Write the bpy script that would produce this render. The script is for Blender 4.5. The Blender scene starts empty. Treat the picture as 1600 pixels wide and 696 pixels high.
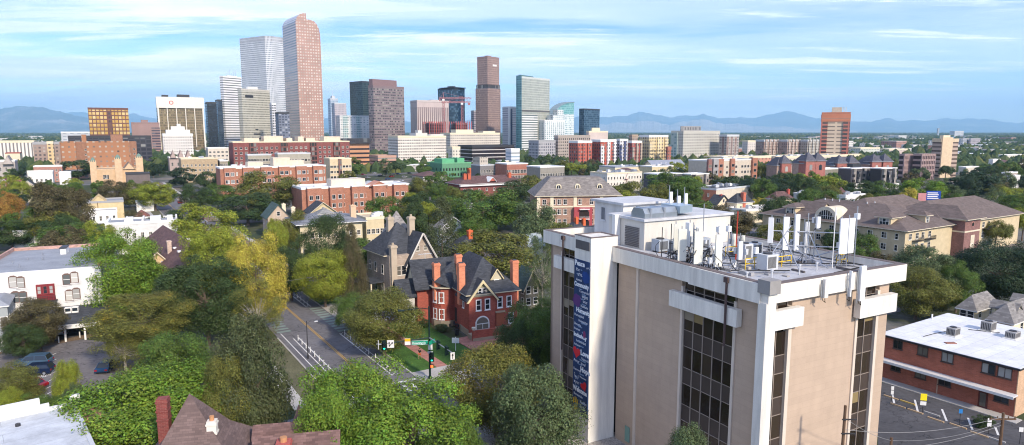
# light, air and exposure
SUNAZ,SUNEL,SUNSTR,SUNANG=146,32,3.0,4.0
SKYSTR,SKYLOW,SKYTINT,CLOUD=.15,(.92,.95,1.04,1),(.31,.53,.98,1),7.2
HAZE,EXPO=4.6e-5,.68
import bpy,math,random
import numpy as np
R=math.radians
sc=bpy.context.scene
COL=sc.collection
random.seed(7)
# ------------------------------------------------------------------ survey camera
CAMF,CAMP,CAMH=1040.0,R(7.8),36.0
CP,SP=math.cos(CAMP),math.sin(CAMP)
def ray(px,py):
 x=(px-800)/CAMF;u=-(py-348)/CAMF
 return x,CP+u*SP,-SP+u*CP
def G(px,py,z=0.0):
 X,Y,Z=ray(px,py);t=(z-CAMH)/Z
 return X*t,Y*t
def AT(px,py,Y):
 X,Yd,Z=ray(px,py);t=Y/Yd
 return X*t,Y,CAMH+Z*t
def PROJ(x,y,z):
 z=z-CAMH
 d=y*CP-z*SP;u=y*SP+z*CP
 return 800+CAMF*x/d,348-CAMF*u/d
def hit(px,py,C,a):
 """distance along plan direction a from C where the sight line through px meets it"""
 X,Y,_=ray(px,py)
 det=X*(-a[1])+Y*a[0]
 return (X*C[1]-Y*C[0])/det if abs(det)>1e-9 else 0
# C + t*a parallel to (X,Y): (Cx+t ax)*Y - (Cy + t ay)*X = 0
def hit(px,py,C,a):
 X,Y,_=ray(px,py)
 den=a[0]*Y-a[1]*X
 return (C[1]*X-C[0]*Y)/den
# ------------------------------------------------------------------ mesh collecting
class MB:
 def __init__(s):s.v=[];s.f=[];s.m=[];s.uv=[]
 def poly(s,pts,mi=0,uv=None):
  b=len(s.v);s.v+=[tuple(p) for p in pts];n=len(pts)
  s.f.append(tuple(range(b,b+n)));s.m.append(mi)
  if uv is None:
   nx=ny=nz=0.0
   for i in range(n):
    p,q=pts[i],pts[(i+1)%n]
    nx+=(p[1]-q[1])*(p[2]+q[2]);ny+=(p[2]-q[2])*(p[0]+q[0]);nz+=(p[0]-q[0])*(p[1]+q[1])
   L=math.sqrt(nx*nx+ny*ny+nz*nz) or 1;nx/=L;ny/=L;nz/=L
   h=math.hypot(nx,ny)
   if h<0.05:uv=[(p[0],p[1]) for p in pts]
   else:
    tx,ty=-ny/h,nx/h
    uv=[(p[0]*tx+p[1]*ty,p[2]/max(h,.3)) for p in pts]
  s.uv+=uv
 def box(s,x0,y0,z0,x1,y1,z1,mi=0,top=None,bottom=True):
  if x1<x0:x0,x1=x1,x0
  if y1<y0:y0,y1=y1,y0
  top=mi if top is None else top
  s.poly([(x0,y0,z0),(x1,y0,z0),(x1,y0,z1),(x0,y0,z1)],mi)
  s.poly([(x1,y0,z0),(x1,y1,z0),(x1,y1,z1),(x1,y0,z1)],mi)
  s.poly([(x1,y1,z0),(x0,y1,z0),(x0,y1,z1),(x1,y1,z1)],mi)
  s.poly([(x0,y1,z0),(x0,y0,z0),(x0,y0,z1),(x0,y1,z1)],mi)
  s.poly([(x0,y0,z1),(x1,y0,z1),(x1,y1,z1),(x0,y1,z1)],top)
  if bottom:s.poly([(x0,y1,z0),(x1,y1,z0),(x1,y0,z0),(x0,y0,z0)],mi)
  return s
 def prism(s,pts,z0,z1,mi=0,top=None,bottom=True):
  n=len(pts);top=mi if top is None else top
  for i in range(n):
   p,q=pts[i],pts[(i+1)%n]
   s.poly([(p[0],p[1],z0),(q[0],q[1],z0),(q[0],q[1],z1),(p[0],p[1],z1)],mi)
  s.poly([(p[0],p[1],z1) for p in pts],top)
  if bottom:s.poly([(p[0],p[1],z0) for p in reversed(pts)],mi)
  return s
 def ring(s,x0,y0,x1,y1,z0,z1,t,mi=0):
  """a parapet: rectangular ring of thickness t inside the rectangle"""
  s.box(x0,y0,z0,x1,y0+t,z1,mi);s.box(x0,y1-t,z0,x1,y1,z1,mi)
  s.box(x0,y0+t,z0,x0+t,y1-t,z1,mi);s.box(x1-t,y0+t,z0,x1,y1-t,z1,mi)
  return s
 def extr(s,prof,y0,y1,mi=0,side=None):
  """profile in (x,z), counter-clockwise seen from -y, extruded y0..y1"""
  side=mi if side is None else side
  n=len(prof)
  s.poly([(p[0],y0,p[1]) for p in prof],mi)
  s.poly([(p[0],y1,p[1]) for p in reversed(prof)],mi)
  for i in range(n):
   p,q=prof[i],prof[(i+1)%n]
   s.poly([(p[0],y0,p[1]),(p[0],y1,p[1]),(q[0],y1,q[1]),(q[0],y0,q[1])],side)
  return s
 def extx(s,prof,x0,x1,mi=0,side=None):
  """profile in (y,z) extruded x0..x1"""
  side=mi if side is None else side
  n=len(prof)
  s.poly([(x0,p[0],p[1]) for p in reversed(prof)],mi)
  s.poly([(x1,p[0],p[1]) for p in prof],mi)
  for i in range(n):
   p,q=prof[i],prof[(i+1)%n]
   s.poly([(x0,p[0],p[1]),(x0,q[0],q[1]),(x1,q[0],q[1]),(x1,p[0],p[1])],side)
  return s
 def tube(s,a,b,r,n=8,mi=0,r2=None,cap=True):
  r2=r if r2 is None else r2
  ax=np.array(a,float);bx=np.array(b,float);d=bx-ax;L=np.linalg.norm(d)
  if L<1e-6:return s
  d/=L;u=np.cross(d,(0,0,1) if abs(d[2])<.9 else (1,0,0));u/=np.linalg.norm(u);w=np.cross(d,u)
  ra=[tuple(ax+r*(math.cos(2*math.pi*i/n)*u+math.sin(2*math.pi*i/n)*w)) for i in range(n)]
  rb=[tuple(bx+r2*(math.cos(2*math.pi*i/n)*u+math.sin(2*math.pi*i/n)*w)) for i in range(n)]
  for i in range(n):
   j=(i+1)%n;s.poly([ra[j],ra[i],rb[i],rb[j]],mi)
  if cap:s.poly(ra,mi);s.poly(rb[::-1],mi)
  return s
 def path(s,pts,r,n=6,mi=0):
  for a,b in zip(pts,pts[1:]):s.tube(a,b,r,n,mi)
  return s
 def hip(s,x0,y0,x1,y1,z,h,ov=0.5,mi=0,eave=None,th=.18,flat=0.0):
  eave=mi if eave is None else eave
  x0-=ov;y0-=ov;x1+=ov;y1+=ov
  s.box(x0,y0,z-th,x1,y1,z,eave)
  z+=.003
  w,d=x1-x0,y1-y0;k=min(w,d)/2*(1-flat)
  a,b,c,e=x0+k,x1-k,y0+k,y1-k
  A=[(x0,y0,z),(x1,y0,z),(x1,y1,z),(x0,y1,z)];T=[(a,c,z+h),(b,c,z+h),(b,e,z+h),(a,e,z+h)]
  if abs(w-d)<.05 and not flat:
   p=((x0+x1)/2,(y0+y1)/2,z+h)
   for i in range(4):s.poly([A[i],A[(i+1)%4],p],mi)
  elif not flat and w>d:
   p=(a,(y0+y1)/2,z+h);q=(b,(y0+y1)/2,z+h)
   s.poly([A[0],A[1],q,p],mi);s.poly([A[1],A[2],q],mi);s.poly([A[2],A[3],p,q],mi);s.poly([A[3],A[0],p],mi)
  elif not flat:
   p=((x0+x1)/2,c,z+h);q=((x0+x1)/2,e,z+h)
   s.poly([A[0],A[1],p],mi);s.poly([A[1],A[2],q,p],mi);s.poly([A[2],A[3],q],mi);s.poly([A[3],A[0],p,q],mi)
  else:
   for i in range(4):s.poly([A[i],A[(i+1)%4],T[(i+1)%4],T[i]],mi)
   s.poly(T,mi)
  return s
 def gable(s,x0,y0,x1,y1,z,h,ov=.5,axis='x',mi=0,wall=1,th=.22,gov=None):
  """ridge along axis; roof slabs plus gable wall triangles (wall index)"""
  gov=ov if gov is None else gov
  if axis=='x':
   ym=(y0+y1)/2;k=h/((y1-y0)/2);e=z-k*ov
   pr=[(y0-ov,e),(y0-ov,e-.001+th*0),(ym,z+h),(y1+ov,e)]
   pr=[(y0-ov,e),(ym,z+h),(y1+ov,e),(y1+ov,e+th),(ym,z+h+th*1.15),(y0-ov,e+th)]
   s.extx([pr[0],pr[1],pr[4],pr[5]],x0-gov,x1+gov,mi);s.extx([pr[1],pr[2],pr[3],pr[4]],x0-gov,x1+gov,mi)
   for xx,o in ((x0,1),(x1,-1)):
    t=[(xx,y0,z),(xx,y1,z),(xx,ym,z+h)];s.poly(t[::-1] if o==1 else t,wall)
  else:
   xm=(x0+x1)/2;k=h/((x1-x0)/2);e=z-k*ov
   pr=[(x0-ov,e),(xm,z+h),(x1+ov,e),(x1+ov,e+th),(xm,z+h+th*1.15),(x0-ov,e+th)]
   s.extr([pr[0],pr[1],pr[4],pr[5]],y0-gov,y1+gov,mi);s.extr([pr[1],pr[2],pr[3],pr[4]],y0-gov,y1+gov,mi)
   for yy,o in ((y0,1),(y1,-1)):
    t=[(x0,yy,z),(x1,yy,z),(xm,yy,z+h)];s.poly(t if o==1 else t[::-1],wall)
  return s
 def mesh(s,name,mats):
  me=bpy.data.meshes.new(name);me.from_pydata(s.v,[],s.f)
  for m in mats:me.materials.append(m)
  me.polygons.foreach_set('material_index',s.m)
  ul=me.uv_layers.new(name='UVMap');ul.data.foreach_set('uv',[c for p in s.uv for c in p])
  me.update();return me
 def build(s,name,mats,parent=None,loc=None,rz=0):
  if not isinstance(mats,(list,tuple)):mats=[mats]
  o=bpy.data.objects.new(name,s.mesh(name,mats));COL.objects.link(o)
  if parent:o.parent=parent
  if loc:o.location=loc
  if rz:o.rotation_euler.z=rz
  return o
def tag(o,label=None,cat=None,group=None,kind=None):
 if label:o['label']=label
 if cat:o['category']=cat
 if group:o['group']=group
 if kind:o['kind']=kind
 return o
def thing(name,label,cat,loc=(0,0,0),rz=0,group=None):
 o=bpy.data.objects.new(name,None);COL.objects.link(o)
 o.empty_display_size=.5;o.location=loc;o.rotation_euler.z=rz
 return tag(o,label,cat,group)
def struct(name,mb,mats):
 return tag(mb.build(name,mats),kind='structure')
def inst(name,me,parent,loc,rz=0,sc_=None):
 o=bpy.data.objects.new(name,me);COL.objects.link(o);o.parent=parent;o.location=loc
 if rz:o.rotation_euler.z=rz
 if sc_:o.scale=sc_
 return o
# ------------------------------------------------------------------ materials
class NT:
 def __init__(s,mat):
  s.t=mat.node_tree;s.n=s.t.nodes;s.l=s.t.links
 def new(s,ty,**kw):
  n=s.n.new(ty)
  for k,v in kw.items():
   if k.startswith('i_'):n.inputs[k[2:].replace('_',' ')].default_value=v
   else:setattr(n,k,v)
  return n
 def link(s,a,b):s.l.new(a,b)
 def math(s,op,a,b=None,c=None):
  n=s.new('ShaderNodeMath',operation=op)
  for i,x in enumerate((a,b,c)):
   if x is None:continue
   if hasattr(x,'is_linked') or hasattr(x,'links'):s.link(x,n.inputs[i])
   else:n.inputs[i].default_value=x
  return n.outputs[0]
 def mix(s,fac,a,b,mode='MIX'):
  n=s.new('ShaderNodeMix',data_type='RGBA',blend_type=mode)
  for sock,x in ((n.inputs[0],fac),(n.inputs[6],a),(n.inputs[7],b)):
   if hasattr(x,'links'):s.link(x,sock)
   else:sock.default_value=x if not isinstance(x,tuple) or len(x)==4 else (*x,1)
  return n.outputs[2]
def c4(c):return (c[0],c[1],c[2],1)
def newmat(name,rough=.8,metal=0,spec=.3):
 m=bpy.data.materials.new(name);m.use_nodes=True
 b=m.node_tree.nodes['Principled BSDF']
 b.inputs['Roughness'].default_value=rough;b.inputs['Metallic'].default_value=metal
 b.inputs['Specular IOR Level'].default_value=spec
 return m,b,NT(m)
_mc={}
def plain(col,rough=.8,metal=0,var=.15,scale=.6,name=None,spec=.3,streak=False,fine=0):
 k=('p',col,rough,metal,var,scale,streak,fine)
 if k in _mc:return _mc[k]
 m,b,t=newmat(name or 'surface',rough,metal,spec)
 tc=t.new('ShaderNodeTexCoord')
 mp=t.new('ShaderNodeMapping');t.link(tc.outputs['Object'],mp.inputs[0])
 if streak:mp.inputs['Scale'].default_value=(1,1,.12)
 n1=t.new('ShaderNodeTexNoise');n1.inputs['Scale'].default_value=scale;n1.inputs['Detail'].default_value=8;n1.inputs['Roughness'].default_value=.65
 t.link(mp.outputs[0],n1.inputs[0])
 r=t.new('ShaderNodeMapRange');r.inputs[1].default_value=.3;r.inputs[2].default_value=.7
 r.inputs[3].default_value=1-var;r.inputs[4].default_value=1+var*.6
 t.link(n1.outputs[0],r.inputs[0])
 mx=t.new('ShaderNodeVectorMath',operation='SCALE');mx.inputs[0].default_value=col;t.link(r.outputs[0],mx.inputs['Scale'])
 out=mx.outputs[0]
 if fine:
  n2=t.new('ShaderNodeTexNoise');n2.inputs['Scale'].default_value=scale*12;n2.inputs['Detail'].default_value=4;t.link(tc.outputs['Object'],n2.inputs[0])
  r2=t.new('ShaderNodeMapRange');r2.inputs[1].default_value=.35;r2.inputs[2].default_value=.65;r2.inputs[3].default_value=1-fine;r2.inputs[4].default_value=1+fine
  t.link(n2.outputs[0],r2.inputs[0])
  m2=t.new('ShaderNodeVectorMath',operation='SCALE');t.link(out,m2.inputs[0]);t.link(r2.outputs[0],m2.inputs['Scale']);out=m2.outputs[0]
 t.link(out,b.inputs['Base Color'])
 _mc[k]=m;return m
def brick(col,mortar=None,sc=1.0,var=.2,rough=.85,bw=.42,bh=.14,name='brick',mot=.22,msz=.012,streak=0):
 k=('b',col,mortar,sc,var,bw,bh,mot,msz)
 if k in _mc:return _mc[k]
 mortar=mortar or tuple(min(1,c*.7+.1) for c in col)
 m,b,t=newmat(name,rough)
 tc=t.new('ShaderNodeTexCoord')
 br=t.new('ShaderNodeTexBrick');t.link(tc.outputs['UV'],br.inputs[0])
 br.inputs['Color1'].default_value=c4(tuple(c*(1-var) for c in col));br.inputs['Color2'].default_value=c4(tuple(min(1,c*(1+var)) for c in col))
 br.inputs['Mortar'].default_value=c4(mortar);br.inputs['Scale'].default_value=1/sc
 br.inputs['Brick Width'].default_value=bw;br.inputs['Row Height'].default_value=bh;br.inputs['Mortar Size'].default_value=msz;br.inputs['Mortar Smooth'].default_value=.3
 n1=t.new('ShaderNodeTexNoise');n1.inputs['Scale'].default_value=.5;n1.inputs['Detail'].default_value=7;n1.inputs['Roughness'].default_value=.7;t.link(tc.outputs['Object'],n1.inputs[0])
 r=t.new('ShaderNodeMapRange');r.inputs[1].default_value=.3;r.inputs[2].default_value=.7;r.inputs[3].default_value=1-mot;r.inputs[4].default_value=1+mot*.7
 t.link(n1.outputs[0],r.inputs[0])
 mx=t.new('ShaderNodeVectorMath',operation='SCALE');t.link(br.outputs[0],mx.inputs[0]);t.link(r.outputs[0],mx.inputs['Scale'])
 out=mx.outputs[0]
 if streak:
  mp=t.new('ShaderNodeMapping');mp.inputs['Scale'].default_value=(1,1,.05);t.link(tc.outputs['Object'],mp.inputs[0])
  n2=t.new('ShaderNodeTexNoise');n2.inputs['Scale'].default_value=1.4;n2.inputs['Detail'].default_value=6;t.link(mp.outputs[0],n2.inputs[0])
  r2=t.new('ShaderNodeMapRange');r2.inputs[1].default_value=.35;r2.inputs[2].default_value=.55;r2.inputs[3].default_value=1-streak;r2.inputs[4].default_value=1;t.link(n2.outputs[0],r2.inputs[0])
  m2=t.new('ShaderNodeVectorMath',operation='SCALE');t.link(out,m2.inputs[0]);t.link(r2.outputs[0],m2.inputs['Scale']);out=m2.outputs[0]
 t.link(out,b.inputs['Base Color'])
 _mc[k]=m;return m
def asphalt(col,name):
 m=plain(col,.9,name=name,var=.2,scale=.14,fine=.12);t=NT(m);b=t.n['Principled BSDF'];src=b.inputs['Base Color'].links[0].from_socket
 tc=t.new('ShaderNodeTexCoord');nz=t.new('ShaderNodeTexNoise');nz.inputs['Scale'].default_value=.8;nz.inputs['Detail'].default_value=4;t.link(tc.outputs['Object'],nz.inputs[0])
 sm=t.new('ShaderNodeVectorMath',operation='SCALE');sm.inputs['Scale'].default_value=3.5;t.link(nz.outputs[1],sm.inputs[0]);ad=t.new('ShaderNodeVectorMath',operation='ADD');t.link(tc.outputs['Object'],ad.inputs[0]);t.link(sm.outputs[0],ad.inputs[1])
 vo=t.new('ShaderNodeTexVoronoi',feature='DISTANCE_TO_EDGE');vo.inputs['Scale'].default_value=.16;t.link(ad.outputs[0],vo.inputs['Vector'])
 cr=t.math('LESS_THAN',vo.outputs['Distance'],.012);v2=t.new('ShaderNodeTexVoronoi');v2.inputs['Scale'].default_value=.09;t.link(tc.outputs['Object'],v2.inputs['Vector']);sx=t.new('ShaderNodeSeparateXYZ');t.link(v2.outputs['Color'],sx.inputs[0])
 k=t.math('MULTIPLY',t.math('SUBTRACT',1.0,t.math('MULTIPLY',cr,.45)),t.math('MULTIPLY_ADD',sx.outputs[0],.22,.87))
 m2=t.new('ShaderNodeVectorMath',operation='SCALE');t.link(src,m2.inputs[0]);t.link(k,m2.inputs['Scale']);t.link(m2.outputs[0],b.inputs['Base Color']);return m
def shingle(col,var=.25,w=.9,h=.28):
 return brick(col,tuple(c*.75 for c in col),1.0,var,.9,w,h,'shingle')
def glass(col=(.02,.025,.03),light=(.35,.33,.28),share=.3,rough=.08,metal=0,name='glass'):
 k=('g',col,light,share,rough,metal)
 if k in _mc:return _mc[k]
 m,b,t=newmat(name,rough,metal,.6)
 oi=t.new('ShaderNodeObjectInfo')
 g=t.new('ShaderNodeNewGeometry')
 a=t.math('ADD',oi.outputs['Random'],g.outputs['Random Per Island']);a=t.math('FRACT',a)
 s=t.math('LESS_THAN',a,share)
 f=t.math('MULTIPLY',s,t.math('ADD',t.math('MULTIPLY',t.math('FRACT',t.math('MULTIPLY',a,17.3)),.6),.4))
 t.link(t.mix(f,c4(col),c4(light)),b.inputs['Base Color'])
 _mc[k]=m;return m
def facade(wall,gl=(.03,.04,.05),bay=3.0,fl=3.5,wf=.6,hf=.55,light=(.3,.3,.28),share=.25,metal=0.0,grough=.12,vo=.5,wall2=None,wrough=.75,base=0,wmetal=0,bstreak=0):
 """wall with a regular grid of glazed openings in metres of the face UV"""
 k=('f',wall,gl,bay,fl,wf,hf,light,share,metal,grough,vo,wall2,base,wmetal)
 if k in _mc:return _mc[k]
 m=bpy.data.materials.new('facade');m.use_nodes=True;t=NT(m)
 b1=t.n['Principled BSDF'];out=t.n['Material Output']
 b1.inputs['Roughness'].default_value=wrough;b1.inputs['Specular IOR Level'].default_value=.3;b1.inputs['Metallic'].default_value=wmetal
 b2=t.new('ShaderNodeBsdfPrincipled');b2.inputs['Roughness'].default_value=grough;b2.inputs['Metallic'].default_value=metal
 tc=t.new('ShaderNodeTexCoord');sp=t.new('ShaderNodeSeparateXYZ');t.link(tc.outputs['UV'],sp.inputs[0])
 u=t.math('DIVIDE',sp.outputs[0],bay);v=t.math('DIVIDE',t.math('ADD',sp.outputs[1],base),fl)
 fu,fv=t.math('FRACT',u),t.math('FRACT',v)
 mu=t.math('LESS_THAN',t.math('ABSOLUTE',t.math('SUBTRACT',fu,.5)),wf/2)
 mv=t.math('LESS_THAN',t.math('ABSOLUTE',t.math('SUBTRACT',fv,vo)),hf/2)
 mask=t.math('MULTIPLY',mu,mv)
 cx=t.new('ShaderNodeCombineXYZ');t.link(t.math('FLOOR',u),cx.inputs[0]);t.link(t.math('FLOOR',v),cx.inputs[1])
 oi=t.new('ShaderNodeObjectInfo');t.link(oi.outputs['Random'],cx.inputs[2])
 wn=t.new('ShaderNodeTexWhiteNoise',noise_dimensions='3D');t.link(cx.outputs[0],wn.inputs['Vector'])
 s=t.math('LESS_THAN',wn.outputs['Value'],share)
 f=t.math('MULTIPLY',s,t.math('ADD',t.math('MULTIPLY',t.math('FRACT',t.math('MULTIPLY',wn.outputs['Value'],31.7)),.7),.3))
 t.link(t.mix(f,c4(gl),c4(light)),b2.inputs['Base Color'])
 n1=t.new('ShaderNodeTexNoise');n1.inputs['Scale'].default_value=.05;n1.inputs['Detail'].default_value=6;t.link(tc.outputs['Object'],n1.inputs[0])
 r=t.new('ShaderNodeMapRange');r.inputs[1].default_value=.3;r.inputs[2].default_value=.7;r.inputs[3].default_value=.86;r.inputs[4].default_value=1.1;t.link(n1.outputs[0],r.inputs[0])
 wcol=c4(wall)
 if wall2:wcol=t.mix(t.math('GREATER_THAN',t.math('FRACT',t.math('MULTIPLY',u,.5)),.5),c4(wall),c4(wall2))
 mx=t.new('ShaderNodeVectorMath',operation='SCALE')
 if isinstance(wcol,tuple):mx.inputs[0].default_value=wcol[:3]
 else:t.link(wcol,mx.inputs[0])
 t.link(r.outputs[0],mx.inputs['Scale']);t.link(mx.outputs[0],b1.inputs['Base Color'])
 ms=t.new('ShaderNodeMixShader');t.link(mask,ms.inputs[0]);t.link(b1.outputs[0],ms.inputs[1]);t.link(b2.outputs[0],ms.inputs[2])
 t.link(ms.outputs[0],out.inputs['Surface'])
 _mc[k]=m;return m
# common materials
M=dict(white=plain((.78,.77,.73),.7,name='white paint',var=.08,streak=True),whiteroof=plain((.72,.73,.74),.6,name='white membrane',var=.14,scale=.3),greyroof=plain((.30,.32,.35),.8,name='grey membrane',var=.2,scale=.25,fine=.06),gravelroof=plain((.38,.37,.35),.95,name='gravel ballast',var=.2,scale=.4,fine=.15),darkroof=plain((.09,.095,.11),.85,name='dark membrane',var=.25,scale=.3),metal=plain((.45,.47,.5),.4,.8,name='galvanised steel',var=.12),dmetal=plain((.05,.05,.055),.5,.3,name='dark metal',var=.1),grey=plain((.35,.35,.35),.7,name='grey paint',var=.1),lgrey=plain((.55,.57,.58),.6,name='pale grey paint',var=.1),yellow=plain((.75,.5,.03),.5,name='yellow paint',var=.08),wood=plain((.13,.08,.05),.9,name='weathered wood',var=.3,scale=3,streak=True),concrete=plain((.42,.40,.37),.9,name='concrete',var=.18,scale=.5,fine=.06),cream=plain((.72,.63,.45),.8,name='cream stucco',var=.1),rubber=plain((.02,.02,.02),.9,name='rubber',var=.1),glassd=glass((.015,.018,.022),(.22,.20,.16),.3),glassl=glass((.03,.04,.05),(.5,.5,.47),.45),)
FOOT=[]
def reg(pts,pad=0):FOOT.append((pts,pad))
# ------------------------------------------------------------------ windows and generic buildings
_wm={}
def win_mesh(w,h,fcol=(.75,.74,.7),gl=None,mull=1,trans=1,fw=.09,depth=.08,sill=True,key=None):
 """a window unit, origin at its bottom centre, facing -y: frame bars proud of the glass"""
 gl=gl or M['glassd'];k=(round(w,2),round(h,2),fcol,gl.name,mull,trans,fw)
 if k in _wm:return _wm[k]
 b=MB();f=w/2
 b.box(-f,-depth,0,-f+fw,0,h);b.box(f-fw,-depth,0,f,0,h)
 b.box(-f+fw,-depth,h-fw,f-fw,0,h);b.box(-f+fw,-depth,0,f-fw,0,fw)
 for i in range(1,mull):x=-f+w*i/mull;b.box(x-fw*.3,-depth*.9,fw,x+fw*.3,0,h-fw)
 for i in range(1,trans):z=h*i/trans;b.box(-f+fw,-depth*.85,z-fw*.3,f-fw,0,z+fw*.3)
 if sill:b.box(-f-.06,-depth-.08,-.1,f+.06,0,-.002)
 for i in range(max(1,mull)):
  for j in range(max(1,trans)):
   xa,xb=-f+w*i/mull,-f+w*(i+1)/mull;za,zb=h*j/trans,h*(j+1)/trans
   b.poly([(xa,-depth*.3,za),(xb,-depth*.3,za),(xb,-depth*.3,zb),(xa,-depth*.3,zb)],1)
 me=b.mesh('window',[plain(fcol,.6,name='window frame',var=.05),gl]);_wm[k]=me;return me
def put(parent,me,face,u,z,W,D,off=.0,name='window'):
 """place a facade unit: face 'B' y=0, 'A' x=0, 'C' x=W, 'D' y=D, at distance u along it"""
 if face=='B':loc,rz=(u,-off,z),0
 elif face=='A':loc,rz=(-off,u,z),-math.pi/2
 elif face=='C':loc,rz=(W+off,u,z),math.pi/2
 else:loc,rz=(u,D+off,z),math.pi
 return inst(name,me,parent,loc,rz)
def grid(parent,me,face,W,D,n,floors,z0,fl,u0=None,u1=None,skip=None,off=0,cap=100,name='window',skipf=None):
 L=W if face in 'BD' else D
 u0=0 if u0 is None else u0;u1=L if u1 is None else u1
 c=0
 for j in range(floors):
  for i in range(n):
   if skip and (i in skip):continue
   if skipf and skipf(i,j):continue
   put(parent,me,face,u0+(u1-u0)*(i+.5)/n,z0+fl*j,W,D,off,name);c+=1
 return c
def frame_of(l,m,r,py,Y=None,th=59,h=None,wA=None,wB=None):
 """place a building: corner m seen at row py, left/right corners at l, r; yaw th; returns origin, rz, W, D, height"""
 if Y is None:
  X_,Y_,Z_=ray(m,py);t=(h-CAMH)/Z_;Y=Y_*t
 x,y,z=AT(m,py,Y)
 t_=R(th);a=(-math.cos(t_),math.sin(t_));b=(math.sin(t_),math.cos(t_))
 if wA and r-l>3:
  for _ in range(8):
   q=PROJ(x+a[0]*wA,y+a[1]*wA,z)[0]
   if q>=l-.3 and _==0:break
   m=m+(l-q)*.9
   if m>l+.42*(r-l):wA*=.8;m=l+.3*(r-l)
   x,y,z=AT(m,py,Y)
 W=wB if wB else hit(r,py,(x,y),b)
 D=wA if wA else hit(l,py,(x,y),a)
 if W<=0 or W>500:W=30
 if D<=0 or D>500:D=30
 rz=R(90-th)
 pts=[(x,y),(x+b[0]*W,y+b[1]*W),(x+b[0]*W+a[0]*D,y+b[1]*W+a[1]*D),(x+a[0]*D,y+a[1]*D)]
 return (x,y,0),rz,W,D,z,pts
LM=[]
SCAT=[]
def bld(name,label,cat,l,m,r,py,Y=None,th=59,h=None,wA=None,wB=None,group=None,z=None,pad=0,nofoot=False):
 loc,rz,W,D,H,pts=frame_of(l,m,r,py,Y,th,h,wA,wB)
 if not nofoot:reg(pts,pad)
 o=thing(name,label,cat,loc,rz,group)
 cx,cy=sum(p[0] for p in pts)/4,sum(p[1] for p in pts)/4;LM.append((label,PROJ(cx,cy,H)[0],cy,H))
 return o,W,D,(z or H)
def rooftop(o,W,D,H,items,mat=None,name='roof_unit'):
 """mechanical boxes given as fractions of the roof (x0,y0,x1,y1,height)"""
 for q in items:
  b=MB();x0,y0,x1,y1,h=q[:5]
  b.box(W*x0,D*y0,H+.01,W*x1,D*y1,H+h)
  b.box(W*x0-.1,D*y0-.1,H+h,W*x1+.1,D*y1+.1,H+h+.15)
  b.build(q[5] if len(q)>5 else name,q[6] if len(q)>6 else (mat or M['lgrey']),o)
def clutter(o,W,D,H,n,seed,mat=None,smin=1.0,smax=3.0):
 rnd=random.Random(seed)
 for i in range(n):
  x,y=rnd.uniform(.1,.85)*W,rnd.uniform(.12,.85)*D;s=rnd.uniform(smin,smax);t=rnd.uniform(.5,1)*s;h=rnd.uniform(.6,1.5)
  b=MB();b.box(x,y,H+.15,x+s,y+t,H+.15+h)
  b.box(x+.1,y+.1,H+.01,x+s-.1,y+t-.1,H+.15)
  b.tube((x+s/2,y+t/2,H+.15+h),(x+s/2,y+t/2,H+.3+h),min(s,t)*.35,10)
  b.build('roof_unit',mat or rnd.choice([M['lgrey'],M['metal'],M['white']]),o)
def tower(name,label,l,m,r,py,Y,th,fmat,cap=None,roof=None,par=1.5,crown=None,units=(),cat='tower',setb=None,wA=None,wB=None,base=None,group=None):
 o,W,D,H=bld(name,label,cat,l,m,r,py,Y,th,wA=wA,wB=wB,group=group)
 b=MB();b.box(0,0,0,W,D,H,0,bottom=False);b.build('wall',[fmat],o)
 rf=roof or M['greyroof'];capm=cap or plain((.4,.4,.4),.7)
 b=MB();b.box(.3,.3,H+.003,W-.3,D-.3,H+.3);b.build('roof',[rf],o)
 b=MB();b.ring(-.15,-.15,W+.15,D+.15,H-1.2 if par else H,H+par,.5);b.build('parapet',[capm],o)
 if units:rooftop(o,W,D,H,units,capm)
 return o,W,D,H
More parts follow.
